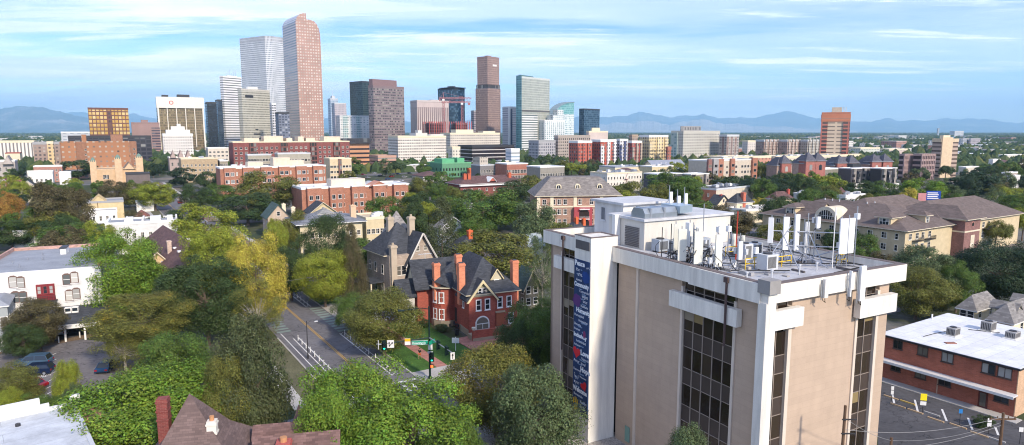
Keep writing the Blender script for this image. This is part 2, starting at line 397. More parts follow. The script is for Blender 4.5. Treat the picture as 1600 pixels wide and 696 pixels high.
# ------------------------------------------------------------------ trees
def leaf_material(name,trans=.20):
 m=bpy.data.materials.new(name);m.use_nodes=True;t=NT(m)
 b=t.n['Principled BSDF'];out=t.n['Material Output'];b.inputs['Roughness'].default_value=.55;b.inputs['Specular IOR Level'].default_value=.25
 oi=t.new('ShaderNodeObjectInfo');g=t.new('ShaderNodeNewGeometry');tc=t.new('ShaderNodeTexCoord')
 n=t.new('ShaderNodeTexNoise');n.inputs['Scale'].default_value=2.2;n.inputs['Detail'].default_value=3;t.link(tc.outputs['Object'],n.inputs[0])
 rnd=g.outputs['Random Per Island']
 am=t.math('ADD',t.math('MULTIPLY',n.outputs[0],1.0),t.math('MULTIPLY',rnd,.45))
 am=t.math('SUBTRACT',t.math('ADD',am,oi.outputs['Alpha']),1.15)
 am=t.math('MULTIPLY',am,5.0);am.node.use_clamp=True
 yel=t.mix(rnd,(.34,.27,.03,1),(.30,.15,.025,1))
 col=t.mix(t.math('MULTIPLY',am,.85),oi.outputs['Color'],yel)
 hsv=t.new('ShaderNodeHueSaturation');t.link(col,hsv.inputs['Color'])
 t.link(t.math('ADD',t.math('MULTIPLY',rnd,.05),t.math('MULTIPLY_ADD',n.outputs[0],.06,.445)),hsv.inputs['Hue'])
 cn=t.new('ShaderNodeTexNoise');cn.inputs['Scale'].default_value=4.5;cn.inputs['Detail'].default_value=2;t.link(tc.outputs['Object'],cn.inputs[0])
 cv=t.new('ShaderNodeMapRange');cv.inputs[1].default_value=.35;cv.inputs[2].default_value=.65;cv.inputs[3].default_value=.74;cv.inputs[4].default_value=1.22;t.link(cn.outputs[0],cv.inputs[0])
 t.link(t.math('MULTIPLY',cv.outputs[0],t.math('ADD',t.math('MULTIPLY',t.math('FRACT',t.math('MULTIPLY',rnd,7.7)),.7),.65)),hsv.inputs['Value'])
 t.link(hsv.outputs[0],b.inputs['Base Color'])
 tr=t.new('ShaderNodeBsdfTranslucent');t.link(hsv.outputs[0],tr.inputs[0])
 ms=t.new('ShaderNodeMixShader');ms.inputs[0].default_value=trans;t.link(b.outputs[0],ms.inputs[1]);t.link(tr.outputs[0],ms.inputs[2])
 t.link(ms.outputs[0],out.inputs['Surface']);return m
LEAF=leaf_material('leaves');BARK=plain((.16,.12,.09),.95,name='bark',var=.3,scale=2.5);PALEBARK=plain((.42,.38,.32),.9,name='pale bark',var=.25,scale=2)
def leaves_mesh(name,P,N,S,mats,asp=.62):
 """one rhombic leaf spray per point"""
 n=len(P);rs=np.random.RandomState(len(P)%1000+3)
 N=N/np.linalg.norm(N,axis=1)[:,None]
 a=rs.normal(size=(n,3));u=np.cross(N,a);u/=np.linalg.norm(u,axis=1)[:,None];w=np.cross(N,u)
 S=S[:,None];V=np.empty((n,4,3))
 V[:,0]=P-u*S;V[:,1]=P-w*S*asp+N*S*.18;V[:,2]=P+u*S;V[:,3]=P+w*S*asp+N*S*.18
 me=bpy.data.meshes.new(name);me.vertices.add(4*n);me.vertices.foreach_set('co',V.reshape(-1).astype(np.float32))
 me.loops.add(4*n);me.loops.foreach_set('vertex_index',np.arange(4*n,dtype=np.int32))
 me.polygons.add(n);me.polygons.foreach_set('loop_start',np.arange(0,4*n,4,dtype=np.int32));me.polygons.foreach_set('loop_total',np.full(n,4,np.int32))
 for m in mats:me.materials.append(m)
 me.update();me.validate();return me
def crown(seed,n,leaf,kind='round',clumps=46,cr=(.17,.38)):
 rs=np.random.RandomState(seed);C=[]
 while len(C)<clumps:
  d=rs.normal(size=3);d/=np.linalg.norm(d)
  rr=rs.uniform(.35,.82)**.7*(1.14 if rs.rand()<.16 else 1)
  if kind=='round':p=d*rr*np.array([.95,.95,1]);p[2]=p[2] if p[2]>-.7 else -.7+rs.uniform(0,.3)
  elif kind=='spread':p=d*rr*np.array([1.02,1.02,.8]);p[2]=abs(p[2])*1.1-.35 if rs.rand()<.75 else p[2]*.6
  elif kind=='oval':p=d*rr*np.array([.8,.8,1.0])
  elif kind=='cone':
   z=rs.uniform(-.95,.95);k=(1-z)/2;a=rs.uniform(0,6.283);q=k**.8*rs.uniform(.55,.9)*.95+.02;p=np.array([q*math.cos(a),q*math.sin(a),z])
  elif kind=='sparse':p=d*rs.uniform(.3,.95)*np.array([.95,.95,1])
  C.append(p)
 C=np.array(C);Rr=cr[0]+(cr[1]-cr[0])*rs.rand(len(C))**1.5
 if kind=='cone':Rr=Rr*(.45+.8*(1-C[:,2])/2)
 if kind=='sparse':Rr*=.7
 wgt=Rr**2;wgt/=wgt.sum();idx=rs.choice(len(C),n,p=wgt)
 d=rs.normal(size=(n,3));out=C[idx]/(np.linalg.norm(C[idx],axis=1)[:,None]+1e-6)
 d=d/np.linalg.norm(d,axis=1)[:,None]+out*.55+np.array([0,0,.3]);d/=np.linalg.norm(d,axis=1)[:,None]
 rad=Rr[idx]*(1-.45*rs.rand(n)**2.2)*(1+.12*rs.normal(size=n))
 P=C[idx]+d*rad[:,None]*np.array([1,1,.95])
 nrm=d+rs.normal(size=(n,3))*.45+np.array([0,0,.22])
 return P,nrm,leaf*rs.uniform(.6,1.35,n),C
def limbs_mesh(name,C,mat,zb,r0=.035,k=14,seed=0):
 """tapered trunk from z=zb (unit crown space) with limbs reaching the clump centres"""
 rs=random.Random(seed);b=MB();fork=(rs.uniform(-.04,.04),rs.uniform(-.04,.04),-.55)
 b.tube((0,0,zb),(0,0,(zb-.55)/2),r0*1.25,9,r2=r0*1.02);b.tube((0,0,(zb-.55)/2),fork,r0*1.02,9,r2=r0*.85)
 top=(fork[0]+rs.uniform(-.06,.06),fork[1]+rs.uniform(-.06,.06),.25)
 b.tube(fork,top,r0*.7,7,r2=r0*.25)
 for c in random.Random(seed+5).sample([tuple(x) for x in C],min(k,len(C))):
  s=rs.uniform(.0,.6);a=tuple(fork[i]+(top[i]-fork[i])*s for i in range(3));mid=tuple(a[i]*.45+c[i]*.55+(0,0,-.06)[i] for i in range(3))
  b.tube(a,mid,r0*.38*(1-.4*s),6,r2=r0*.22);b.tube(mid,c,r0*.22,5,r2=r0*.08)
 return b.mesh(name,[mat])
PROTO={}
def proto(kind,lod,v):
 k=(kind,lod,v)
 if k not in PROTO:
  n,leaf,cl={'near':(50000,.0182,84),'mid':(17000,.029,52),'far':(5200,.050,32)}[lod]
  if kind=='cone':n=int(n*.9);cl=int(cl*1.8);leaf*=.85
  if kind=='sparse':n=int(n*.32);leaf*=.8
  sd=(sum(map(ord,kind))*7+{'near':1,'mid':2,'far':3}[lod]*31+v*101)%9999
  P,N,S,C=crown(sd,n,leaf,kind,cl)
  PROTO[k]=(leaves_mesh('crown',P,N,S,[LEAF],.5 if kind=='cone' else.62),limbs_mesh('trunk',C,PALEBARK if kind=='sparse' else BARK,-2.2,.03 if kind=='cone' else.045,{'near':26,'mid':10,'far':4}[lod]*(3 if kind=='sparse' and lod!='far' else 1),sd))
 return PROTO[k]
NT_=[0]
TREES=[]
def tree_at(x,y,h,rw,rh,kind,col,aut,label,lod=None,group=None,name='deciduous_tree',v=None,zc=None):
 NT_[0]+=1
 lod=lod or ('near' if y<150 else 'mid' if y<340 else 'far')
 v=NT_[0]%{'near':3,'mid':4,'far':4}[lod] if v is None else v
 cm,tm=proto(kind,lod,v)
 rz=(NT_[0]*2.399)%6.283
 o=thing(name,label,'tree',(x,y,0),rz,group)
 zc=h-rh*.98 if zc is None else zc
 c=inst('crown',cm,o,(0,0,zc),0,(rw,rw,rh));c.color=(*col,.0+aut)
 t=inst('trunk',tm,o,(0,0,zc),0,(rw*.9,rw*.9,zc/2.2))
 TREES.append((x,y,rw));return o
GREEN=dict(bright=(.155,.25,.028),lime=(.25,.29,.034),olive=(.155,.165,.036),dark=(.055,.09,.028),deep=(.036,.064,.029),grey=(.105,.145,.06),green=(.10,.165,.030),yellow=(.46,.40,.06),brown=(.115,.10,.045),orange=(.35,.20,.045),pine=(.085,.105,.042))
def T(px,top,w,h,kind,col,aut,label,rhf=.45,Y=None,**kw):
 X_,Y_,Z_=ray(px,top);t=(h-CAMH)/Z_ if Y is None else Y/Y_
 if Y is not None:h=CAMH+Z_*t
 rw=w/2*t/CAMF*1.06
 return tree_at(X_*t,Y_*t,h,rw,h*rhf,kind,GREEN[col],aut,label,**kw)
# ------------------------------------------------------------------ downtown towers
pl=lambda c,**k:plain(c,**k)
# brown block, gold sun reflection painted into the glass colour, dark middle strip
o,W,D,H=tower('office_tower','brown framed office block whose windows glow gold, leftmost of the tall towers',137,137,200,170,900,59,facade((.16,.07,.055),(.56,.33,.08),4.3,5.2,.76,.70,(.75,.55,.24),.5,.6,.3),pl((.16,.07,.055)),wA=34,cat='tower')
b=MB();b.box(W*.47,-.5,0,W*.58,-.01,H-2);b.build('central_strip',[facade((.13,.06,.05),(.05,.03,.03),3.2,5.2,.6,.5,(.3,.15,.05),.3)],o)
# mauve slab with a banded end
o,W,D,H=tower('office_block','mauve concrete office slab with banded right end behind the brown brick block',205,205,249,193,980,60,facade((.33,.22,.20),(.10,.08,.09),60,3.8,.0,.5),pl((.3,.2,.18)),wA=26,units=[(.35,.3,.6,.7,5)])
b=MB();b.box(W*.7,-.6,0,W+.2,-.02,H-6);b.build('banded_bay',[facade((.30,.20,.18),(.07,.06,.08),30,3.9,1,.5,(.2,.2,.22),.2)],o)
# white framed tower with bronze glass and fins
o,W,D,H=tower('office_tower','white framed tower with bronze glass and tall white fins beside the gold block',243,243,317,153,1020,60,facade((.20,.15,.09),(.13,.10,.055),2.2,3.9,.86,.62,(.3,.24,.13),.35,.3),pl((.75,.70,.62)),wA=38,units=[(.12,.3,.26,.6,5,'antenna_box',M['dmetal']),(.45,.3,.72,.6,6,'penthouse',M['dmetal'])])
b=MB();b.box(-1,-2.5,H-15,W+1,-.02,H+1.5);b.build('top_band',[pl((.75,.70,.60))],o)
for k in range(6):
 b=MB();w=2.0 if k in (0,5) else 1.1;x=(W-w)*k/5
 b.extx([(-2.2,12),(-.02,12),(-.02,H-15),(-2.2,H-15)],x,x+w)
 if k in (0,5):b.extx([(-7,0),(-.02,0),(-.02,40),(-2.2,40)],x,x+w)
 b.build('fin',[pl((.75,.70,.60))],o)
b=MB()
for i in range(20):
 a,c=2*math.pi*i/20,2*math.pi*(i+1)/20;x0,z0=W*.3,H-7
 b.poly([(x0+3*math.cos(a),-2.6,z0+3*math.sin(a)),(x0+3*math.cos(c),-2.6,z0+3*math.sin(c)),(x0+2*math.cos(c),-2.6,z0+2*math.sin(c)),(x0+2*math.cos(a),-2.6,z0+2*math.sin(a))][::-1])
b.build('ring_logo',[pl((.5,.06,.05))],o)
# stepped white hotel in front
o,W,D,H=tower('office_block','white stepped block with small square windows in front of the bronze glass tower',253,253,301,211,800,60,facade((.72,.68,.62),(.10,.09,.09),2.6,3.4,.5,.42,(.3,.28,.25),.3),M['white'],wA=20)
b=MB();b.box(W*.12,2,H,W*.92,16,H+6);b.box(W*.3,3,H+6,W*.75,14,H+10);b.box(W*.5,4,H+10,W*.62,12,H+13);b.build('stepped_top',[M['white']],o)
# two dark glass slabs
tower('office_tower','black glass slab tower between the bronze tower and the white banded tower',320,320,338,161,1080,60,facade((.012,.018,.03),(.006,.01,.018),3,4,.9,.8,(.02,.03,.045),.3,.0,.2),M['dmetal'],wA=30)
tower('office_tower','narrow dark blue glass tower beside the black glass slab',336,336,347,157,1120,60,facade((.03,.05,.09),(.02,.035,.06),3,4,.85,.7,(.06,.09,.13),.4,.2,.15),M['dmetal'],wA=30)
# white banded tower
o,W,D,H=tower('office_tower','white tower with thin dark horizontal window bands and roof aerials',343,348,377,120,1150,30,facade((.78,.78,.77),(.16,.16,.17),40,4.0,1,.42,(.3,.3,.3),.2),M['white'],units=[(.3,.3,.8,.7,3)])
for k in range(6):b=MB();b.tube((W*(.25+.1*k),D*.4,H),(W*(.25+.1*k),D*.4,H+7+3*(k%3)),.25,5);b.build('aerial',[M['metal']],o)
# beige glass block
o,W,D,H=tower('office_tower','pale beige glass block with notched dark windows in front of the tallest grey tower',371,377,421,140,1040,32,facade((.50,.49,.42),(.30,.29,.24),2.4,3.6,.9,.5,(.45,.43,.35),.5,.3,.2),pl((.55,.53,.47)))
b=MB();b.box(W*.25,D*.2,H,W*.6,D*.6,H+5);b.build('penthouse',[M['white']],o)
b=MB()
for k in range(4):b.box(W*(.42-.07*k),-.35,H-62-7*k,W*(.52+.07*k),-.02,H-60-7*k)
b.box(W*.12,-.35,H-12,W*.4,-.02,H-8);b.build('dark_bays',[M['dmetal']],o)
# tallest grey gridded tower with chamfered side
loc,rz,W,D,H,pts=frame_of(374,418,444,56,1330,32)
rp=thing('office_tower','tall pale grey gridded tower with chamfered corner behind the pink curved-top tower','tower',loc,rz)
fg=facade((.62,.63,.64),(.20,.23,.26),2.6,3.9,.62,.55,(.35,.38,.40),.4,.2)
ch=9;P=[(ch,0),(W,0),(W,D),(0,D),(0,ch)]
b=MB();b.prism(P,0,H,0,1);b.build('wall',[fg,M['greyroof']],rp)
b=MB();b.prism([(x*1.0+(.2 if x>W/2 else -.2),y+(.2 if y>D/2 else -.2)) for x,y in P],H-9,H+.5,0);b.build('louvred_crown',[facade((.55,.56,.58),(.15,.16,.18),2.6,12,.35,.9)],rp)
b=MB();b.box(W*.5,D*.3,H+.5,W*.9,D*.8,H+3.5);b.build('penthouse',[M['lgrey']],rp)
# dark mesh block at its foot
tower('office_block','small white block with black square windows at the foot of the grey gridded tower',421,421,431,163,1000,59,facade((.6,.6,.6),(.03,.03,.04),3,3.8,.7,.5),M['white'],wA=16)
tower('office_block','dark grey block with pale balconies left of the pink tower base',430,431,452,177,930,59,facade((.16,.18,.23),(.06,.07,.10),4,3.6,.7,.6,(.4,.42,.45),.35),M['dmetal'],wA=20)
# pink curved-top tower
X0,Y0,Z0=AT(462,26,1040);th=R(22);av=(-math.cos(th),math.sin(th));bv=(math.sin(th),math.cos(th))
th_=68
loc,rz,W,D,H,pts=frame_of(441,462,500,40,1040,th_-14)
wf=thing('office_tower','tall pink granite tower with a stepped curved glass crown','tower',loc,rz)
k=1040/CAMF*1.0
Z=lambda py:AT(462,py,1040)[2]
prof=[(0,0),(W,0),(W,Z(62)),(W*.985,Z(50)),(W*.95,Z(42)),(W*.88,Z(36)),(W*.77,Z(31)),(W*.62,Z(29)),(W*.44,Z(28.5)),(W*.43,Z(19)),(W*.3,Z(19.5)),(W*.17,Z(22)),(W*.06,Z(27)),(0,Z(33))]
fw=facade((.40,.235,.185),(.45,.40,.33),4.0,4.4,.5,.48,(.85,.78,.66),.7,.2,.2)
fwl=facade((.50,.40,.36),(.40,.42,.42),40,3.9,1,.5,(.6,.58,.52),.5,.4,.2)
b=MB();n=len(prof)
b.poly([(p[0],0,p[1]) for p in prof],0);b.poly([(p[0],D,p[1]) for p in reversed(prof)],0)
for i in range(1,n):
 p,q=prof[i],prof[(i+1)%n];mi=0 if i==1 else (1 if i==n-1 else 2)
 b.poly([(p[0],0,p[1]),(p[0],D,p[1]),(q[0],D,q[1]),(q[0],0,q[1])],mi)
b.build('wall',[fw,fwl,facade((.45,.40,.38),(.35,.40,.44),3.1,3.9,.8,.7,(.5,.55,.55),.5,.5,.15)],wf)
# small ones between
def spire_tower(lab,l,r,py,Y,f,top=0):
 o,W,D,H=tower('office_tower',lab,l,l,r,py,Y,60,f,M['lgrey'],wA=24)
 if top:b=MB();b.box(W*.3,6,H,W*.7,18,H+8);b.tube((W*.5,12,H+8),(W*.5,12,H+8+top),.5,6,r2=.1);b.build('spire',[M['lgrey']],o)
 return o,W,D,H
spire_tower('pale blue grey tower with a thin spire behind the stepped pale block',512,528,155,1600,facade((.45,.52,.60),(.2,.3,.4),3,4,.7,.6,(.4,.45,.5),.4),14)
spire_tower('stepped pale mauve block right of the thin spired tower',518,541,162,1450,facade((.50,.45,.47),(.25,.26,.3),3,4,.5,.5))
o,W,D,H=tower('office_tower','black green glass tower behind the striped brown tower',546,566,577,128,1300,42,facade((.04,.06,.065),(.02,.035,.04),3,4,.8,.7,(.05,.08,.09),.4,.3),M['dmetal'])
o,W,D,H=tower('apartment_tower','pale grey gridded apartment block with greenish balconies below the black green tower',524,525,577,182,1000,59,facade((.66,.66,.64),(.28,.33,.33),5,3.4,.55,.5,(.55,.6,.58),.6,0,.5),M['lgrey'],wA=22)
b=MB();b.box(W*.1,-1.2,8,W*.25,-.02,H+1.2);b.box(W*.55,-1.2,8,W*.68,-.02,H+1.2);b.build('balcony_stack',[facade((.5,.58,.57),(.2,.3,.3),3,3.4,.8,.6)],o)
# brown banded tower
o,W,D,H=tower('office_tower','broad mauve brown tower with glinting horizontal window rows',575,583,631,135,940,42,facade((.22,.17,.17),(.09,.08,.085),3.0,3.7,.84,.50,(.36,.33,.28),.5,.15),pl((.22,.16,.16)))
b=MB();b.box(W*.0,D*.1,H,W*.78,D*.8,H+10);b.build('upper_storeys',[pl((.23,.15,.15),name='brown granite')],o)
# vertical fins block
o,W,D,H=tower('office_block','pinkish block with closely spaced vertical white fins',641,641,701,158,1120,60,facade((.52,.43,.40),(.16,.11,.11),3.6,80,.52,.9,(.2,.13,.13),.3),pl((.55,.48,.45)),wA=30,units=[(.5,.3,.8,.7,3)])
# dark glass tower with brow roof
o,W,D,H=tower('office_tower','dark glass tower with a flat brow roof behind the red construction crane',684,710,726,139,1280,40,facade((.03,.045,.06),(.04,.07,.10),3,4,.92,.85,(.16,.24,.3),.4,.5,.06),M['dmetal'])
b=MB();b.prism([(-2,-2),(W+2,-2),(W+2,D*.9),(-2,D*.9)],H+2,H+3.2);b.box(W*.2,D*.2,H,W*.8,D*.7,H+2);b.box(W*.3,D*.3,H+3.2,W*.6,D*.6,H+6);b.build('brow_roof',[M['dmetal']],o)
# tall brown tower
o,W,D,H=tower('office_tower','slender tall brown tower with a dark belt two thirds up',743,762,782,138,1210,40,facade((.30,.21,.18),(.12,.08,.07),2.6,3.8,.5,.62,(.3,.22,.18),.2),pl((.30,.21,.18)),par=0)
o2=o;zt=AT(762,90,1210)[2]
b=MB();b.box(1.0,.8,H,W-.8,D-1,H+7);b.build('dark_belt',[facade((.08,.06,.06),(.03,.03,.03),3,7,.6,.8)],o)
b=MB();b.box(1.6,1.6,H+7,W-1.6,D-3,zt);b.build('upper_shaft',[facade((.32,.22,.19),(.16,.11,.09),2.6,3.8,.42,.6,(.3,.22,.18),.15)],o)
b=MB();b.ring(1.5,1.5,W-1.5,D-2.9,zt,zt+2.5,.5);b.box(W*.35,D*.35,zt,W*.6,D*.6,zt+5);b.build('parapet',[pl((.28,.19,.17))],o)
b=MB();b.box(W*.45,1.35,zt-14,W*.75,1.59,zt-11);b.build('name_sign',[pl((.8,.78,.75))],o)
# grey white striped pair
o,W,D,H=tower('office_tower','light grey tower with one dark vertical glass stripe left of the tall cream tower',785,787,809,168,1150,58,facade((.50,.49,.50),(.25,.25,.28),30,3.8,1,.4,(.4,.4,.42),.3),M['lgrey'],wA=24)
b=MB();b.box(W*.22,-.5,0,W*.42,-.02,H-3);b.build('glass_stripe',[pl((.03,.05,.10),rough=.15)],o)
b=MB();b.box(-.3,-1,0,W*.2,-.02,H+1.5);b.build('white_pier',[M['white']],o)
tower('office_block','low mauve block with dark bands behind the light grey striped tower',736,736,748,174,1400,60,facade((.30,.25,.27),(.12,.1,.12),30,4,1,.45),M['grey'],wA=20)
# cream glass tower with teal side
o,W,D,H=tower('apartment_tower','tall cream glass tower with a dark teal side and white balcony bands below',807,815,859,121,1060,40,facade((.50,.50,.42),(.42,.43,.36),3,3.7,.9,.86,(.5,.5,.42),.5,.4,.25),pl((.55,.58,.55)))
b=MB();b.box(-1.0,-.3,0,-.02,D,H+3);b.build('teal_side',[facade((.10,.22,.25),(.05,.13,.16),3,3.7,.8,.8,(.12,.25,.28),.4,.4)],o)
b=MB();b.box(.5,-.8,0,W*.55,-.02,H*.52);b.build('balcony_bands',[facade((.72,.72,.68),(.12,.14,.14),30,3.7,1,.5,(.3,.32,.3),.3)],o)
b=MB();b.extr([(0,H),(W*.45,H),(W*.42,H+3),(0,H+4)],1,D*.6);b.build('stepped_crown',[pl((.10,.2,.22))],o)
b=MB();b.box(0,-.5,H*.56,W,-.02,H*.565+2);b.build('belt',[pl((.12,.12,.12))],o)
# curved top condo
loc,rz,W,D,H,pts=frame_of(857,866,897,178,1180,40)
o=thing('apartment_tower','white and green glass tower with a sweeping curved roof','tower',loc,rz);zt=AT(866,158,1180)[2]
b=MB();b.box(0,0,0,W,D,H,bottom=False);b.build('wall',[facade((.66,.70,.70),(.18,.30,.30),4,3.4,.6,.6,(.5,.6,.58),.4)],o)
cur=[(W*(1-math.cos(a))*1.0,H-4+(zt-H+4)*math.sin(a)) for a in [math.pi/2*i/10 for i in range(11)]]
b=MB();b.extr([(0,H-4)]+[(W,H-4)]+[(c[0],c[1]) for c in reversed(cur[1:])],.5,D-.5,0);b.build('curved_glass',[facade((.25,.48,.46),(.15,.38,.37),3,3.4,.9,.85,(.3,.5,.48),.5,.3)],o)
b=MB()
for p,q in zip(cur,cur[1:]):b.poly([(p[0]-.5,-1,p[1]+.4),(q[0],-1,q[1]+.4),(q[0],D+1,q[1]+.4),(p[0]-.5,D+1,p[1]+.4)]);b.poly([(p[0]-.5,-1,p[1]-.9),(q[0],-1,q[1]-.9),(q[0],-1,q[1]+.4),(p[0]-.5,-1,p[1]+.4)])
b.build('curved_roof',[pl((.25,.33,.36))],o)
o,W,D,H=tower('apartment_tower','stepped white balcony tower in front of the curved roof tower',840,842,882,189,1080,58,facade((.66,.68,.68),(.2,.28,.28),4,3.3,.6,.6,(.45,.52,.5),.4),M['white'],wA=20)
b=MB();b.box(W*.45,2,H,W,18,H+9);b.box(W*.7,3,H+9,W,16,H+18);b.build('upper_steps',[facade((.68,.70,.70),(.22,.3,.3),4,3.3,.6,.6,(.5,.56,.55),.4)],o)
# dark blue glass cube
o,W,D,H=tower('office_tower','dark blue glass block standing apart right of the skyline',905,913,937,171,1350,42,facade((.06,.10,.14),(.04,.08,.12),3,4,.9,.85,(.14,.22,.28),.4,.5,.06),M['dmetal'])
# ------------------------------------------------------------------ construction site: frame and two red cranes
def frame_block(label,l,r,py,Y,fl=4.2,nb=9,col=(.45,.10,.09)):
 o,W,D,H=bld('unfinished_building',label,'construction site',l,l,r,py,Y,60,wA=24)
 z=0;b=MB()
 while z<H:b.box(0,0,z,W,D,z+.5);z+=fl
 b.build('floor_slabs',[pl((.40,.33,.32),name='raw concrete')],o)
 for j in range(2):
  for i in range(nb):b=MB();x=W*i/(nb-1);y=j*(D-1);b.box(x-.5,y,0,x+.5,y+1,H);b.build('column',[pl(col,name='red primer')],o)
 b=MB();b.box(3,8,0,W-3,20,H-2);b.build('core',[pl((.16,.08,.08),name='dark interior')],o)
frame_block('unfinished red steel frame building in front of the pink fin block',661,700,190,960)
frame_block('lower unfinished red frame building right of the crane mast',702,737,190,980,nb=8)
def crane(label,px,top,jl,jr,Y,base_y=0):
 x,y,zt=AT(px,top,Y);o=thing('tower_crane',label,'crane',(x,y,0),0)
 s=Y/CAMF;red=pl((.38,.16,.16),name='red crane paint')
 b=MB();w=1.2
 for dx in (-w,w):
  for dy in (-w,w):b.tube((dx,dy,0),(dx,dy,zt),.2,5)
 z=0
 while z<zt-4:b.tube((-w,-w,z),(w,-w,z+4),.2,4);b.tube((w,w,z),(-w,w,z+4),.2,4);b.tube((w,-w,z),(w,w,z+4),.2,4);z+=4
 b.build('mast',[red],o)
 b=MB();L,Rr=(jl-px)*s,(jr-px)*s
 b.tube((L,0,zt),(Rr,0,zt),.25,5);b.tube((L,1.2,zt),(Rr,1.2,zt),.25,5);b.tube((L*.95,.6,zt+2.2),(Rr*.95,.6,zt+2.2),.22,5)
 n=22
 for i in range(n):xa=L+(Rr-L)*i/n;xb=L+(Rr-L)*(i+1)/n;b.tube((xa,.6,zt+2.2),((xa+xb)/2,0,zt),.22,4);b.tube(((xa+xb)/2,0,zt),(xb,.6,zt+2.2),.22,4)
 b.build('jib',[red],o)
 b=MB();b.tube((0,.6,zt),(0,.6,zt+9),.5,5,r2=.2);b.tube((0,.6,zt+9),(L*.7,.6,zt+2),.12,4);b.tube((0,.6,zt+9),(Rr*.7,.6,zt+2),.12,4);b.build('apex',[red],o)
 b=MB();q=L if abs(L)<abs(Rr) else Rr;b.box(q*.95,-1,zt-3,q*.7,2,zt);b.build('counterweight',[red],o)
 b=MB();b.box(-1.5,-3,zt-2.5,1.5,-1,zt);b.build('cab',[M['white']],o)
crane('red tower crane in front of the dark brow roofed tower',693,155,686,736,930)
crane('smaller red tower crane with short jib at the right end of the red frame',722,161,690,735,900)
# ------------------------------------------------------------------ mid distance blocks
def mid(name,label,l,m,r,py,Y,th,f,cap=None,roof=None,units=(),cat='building',seed=None,nclut=0,wA=None,par=1.0,group=None,csz=(2,5)):
 o,W,D,H=tower(name,label,l,m,r,py,Y,th,f,cap,roof,par,units=units,wA=wA,group=group)
 if nclut:clutter(o,W,D,H,nclut,seed or int(l),None,*csz)
 return o,W,D,H
o,W,D,H=mid('office_block','wide cream block of many window rows with a raised centre, right of the brown tower',606,608,697,214,720,59,facade((.68,.63,.55),(.22,.20,.18),2.6,3.1,.8,.42,(.4,.38,.33),.3),M['cream'],wA=30)
b=MB();b.box(W*.38,2,H,W*.62,20,H+4);b.box(W*.44,4,H+4,W*.52,12,H+7);b.box(W*.7,3,H,W*.97,16,H+2.5);b.build('raised_centre',[pl((.66,.61,.54))],o)
b=MB()
for i in range(16):b.tube((W*(.64+.02*i),.4,H),(W*(.64+.02*i),.4,H+3),.3,5)
b.build('roof_posts',[M['white']],o)
o,W,D,H=mid('office_block','long cream block with ribbon windows behind the dark banded block',688,690,781,209,860,59,facade((.62,.56,.47),(.30,.27,.24),3,3.2,.8,.42,(.4,.37,.3),.3),M['cream'],wA=30,units=[(.15,.2,.5,.7,5),(.7,.2,.95,.7,3)])
mid('apartment_block','small cream block squeezed between the wide cream block and the dark banded block',700,700,719,231,640,59,facade((.62,.58,.48),(.2,.19,.17),3,3.1,.45,.5),M['cream'],wA=15)
o,W,D,H=mid('office_block','dark office block with thin white horizontal bands',716,717,803,229,650,59,facade((.55,.52,.50),(.03,.025,.028),50,3.6,1,.78,(.05,.04,.04),.3),M['dmetal'],wA=30,roof=M['gravelroof'])
o,W,D,H=mid('office_block','small white and pale blue stepped block at the right end of the dark banded block',790,791,812,234,640,58,facade((.66,.68,.70),(.3,.38,.45),40,3.4,1,.4),M['white'],wA=20)
# peach terraces
o,W,D,H=mid('office_block','orange and peach terraced office block with dark open storeys',507,510,577,225,640,59,facade((.52,.27,.15),(.03,.025,.03),50,4.2,1,.42,(.06,.05,.05),.3),pl((.5,.27,.15)),wA=34)
b=MB();b.box(-2,-2,H,W+1,30,H+5);b.build('dark_top_storey',[facade((.05,.05,.055),(.03,.03,.04),4,5,.9,.8,(.12,.13,.14),.3)],o)
mid('parking_deck','low peach terraced deck at the foot of the brown tower',577,578,619,245,620,59,facade((.50,.30,.22),(.05,.04,.04),40,3.2,1,.4),pl((.5,.3,.22)),wA=24,cat='building')
# grey apartment, tan punched block, cream boxes
mid('apartment_block','grey block with dark ribbon windows below the cream glass tower',826,828,868,221,760,58,facade((.40,.39,.40),(.12,.12,.14),3,3.3,.6,.55,(.3,.3,.3),.3),M['grey'],wA=26)
mid('office_block','tan block with deep punched windows right of the grey block',866,872,922,213,780,50,facade((.40,.34,.29),(.06,.05,.05),3.4,3.6,.55,.5,(.2,.18,.15),.2),pl((.38,.33,.28)))
mid('office_block','plain cream pink box rising behind the red and white apartments',916,920,950,206,900,55,facade((.60,.50,.44),(.3,.25,.22),30,3.6,0,.4),M['cream'],units=[(.2,.2,.6,.7,5)])
mid('office_block','grey pink block with window bands beside the plain cream box',948,949,967,219,900,57,facade((.45,.40,.39),(.2,.18,.18),30,3.3,1,.4),M['grey'],wA=20)
# red and white apartments
def redwhite(label,l,r,py,Y,c1,c2,nb=6,cat='apartment_block'):
 o,W,D,H=mid(cat,label,l,l+1,r,py,Y,59,facade(c1,(.08,.07,.07),3.2,3.1,.5,.55,(.35,.33,.3),.35),M['white'],wA=22)
 for k in range(nb):
  if k%2:continue
  b=MB();b.box(W*k/nb,-1.3,3,W*(k+.9)/nb,-.02,H-(1 if k%3 else 5));b.build('bay',[facade(c2,(.10,.10,.11),2.8,3.1,.5,.55,(.4,.4,.38),.3)],o)
 return o,W,D,H
redwhite('red and white apartment block with white framed bays, left one of the pair',889,925,222,620,(.45,.12,.08),(.46,.13,.09))
redwhite('red brick apartments behind a white bay front, centre of the coloured row',924,963,220,630,(.42,.10,.07),(.72,.70,.68),5)
redwhite('white and navy apartment block beside the red brick apartments',961,981,219,640,(.68,.68,.70),(.08,.10,.2),4)
redwhite('dark red and tan apartment block left of the yellow one',978,1003,222,640,(.35,.09,.08),(.42,.33,.25),5)
o,W,D,H=redwhite('yellow cream apartment block with dark balconies',999,1044,213,650,(.66,.53,.30),(.68,.55,.32),5)
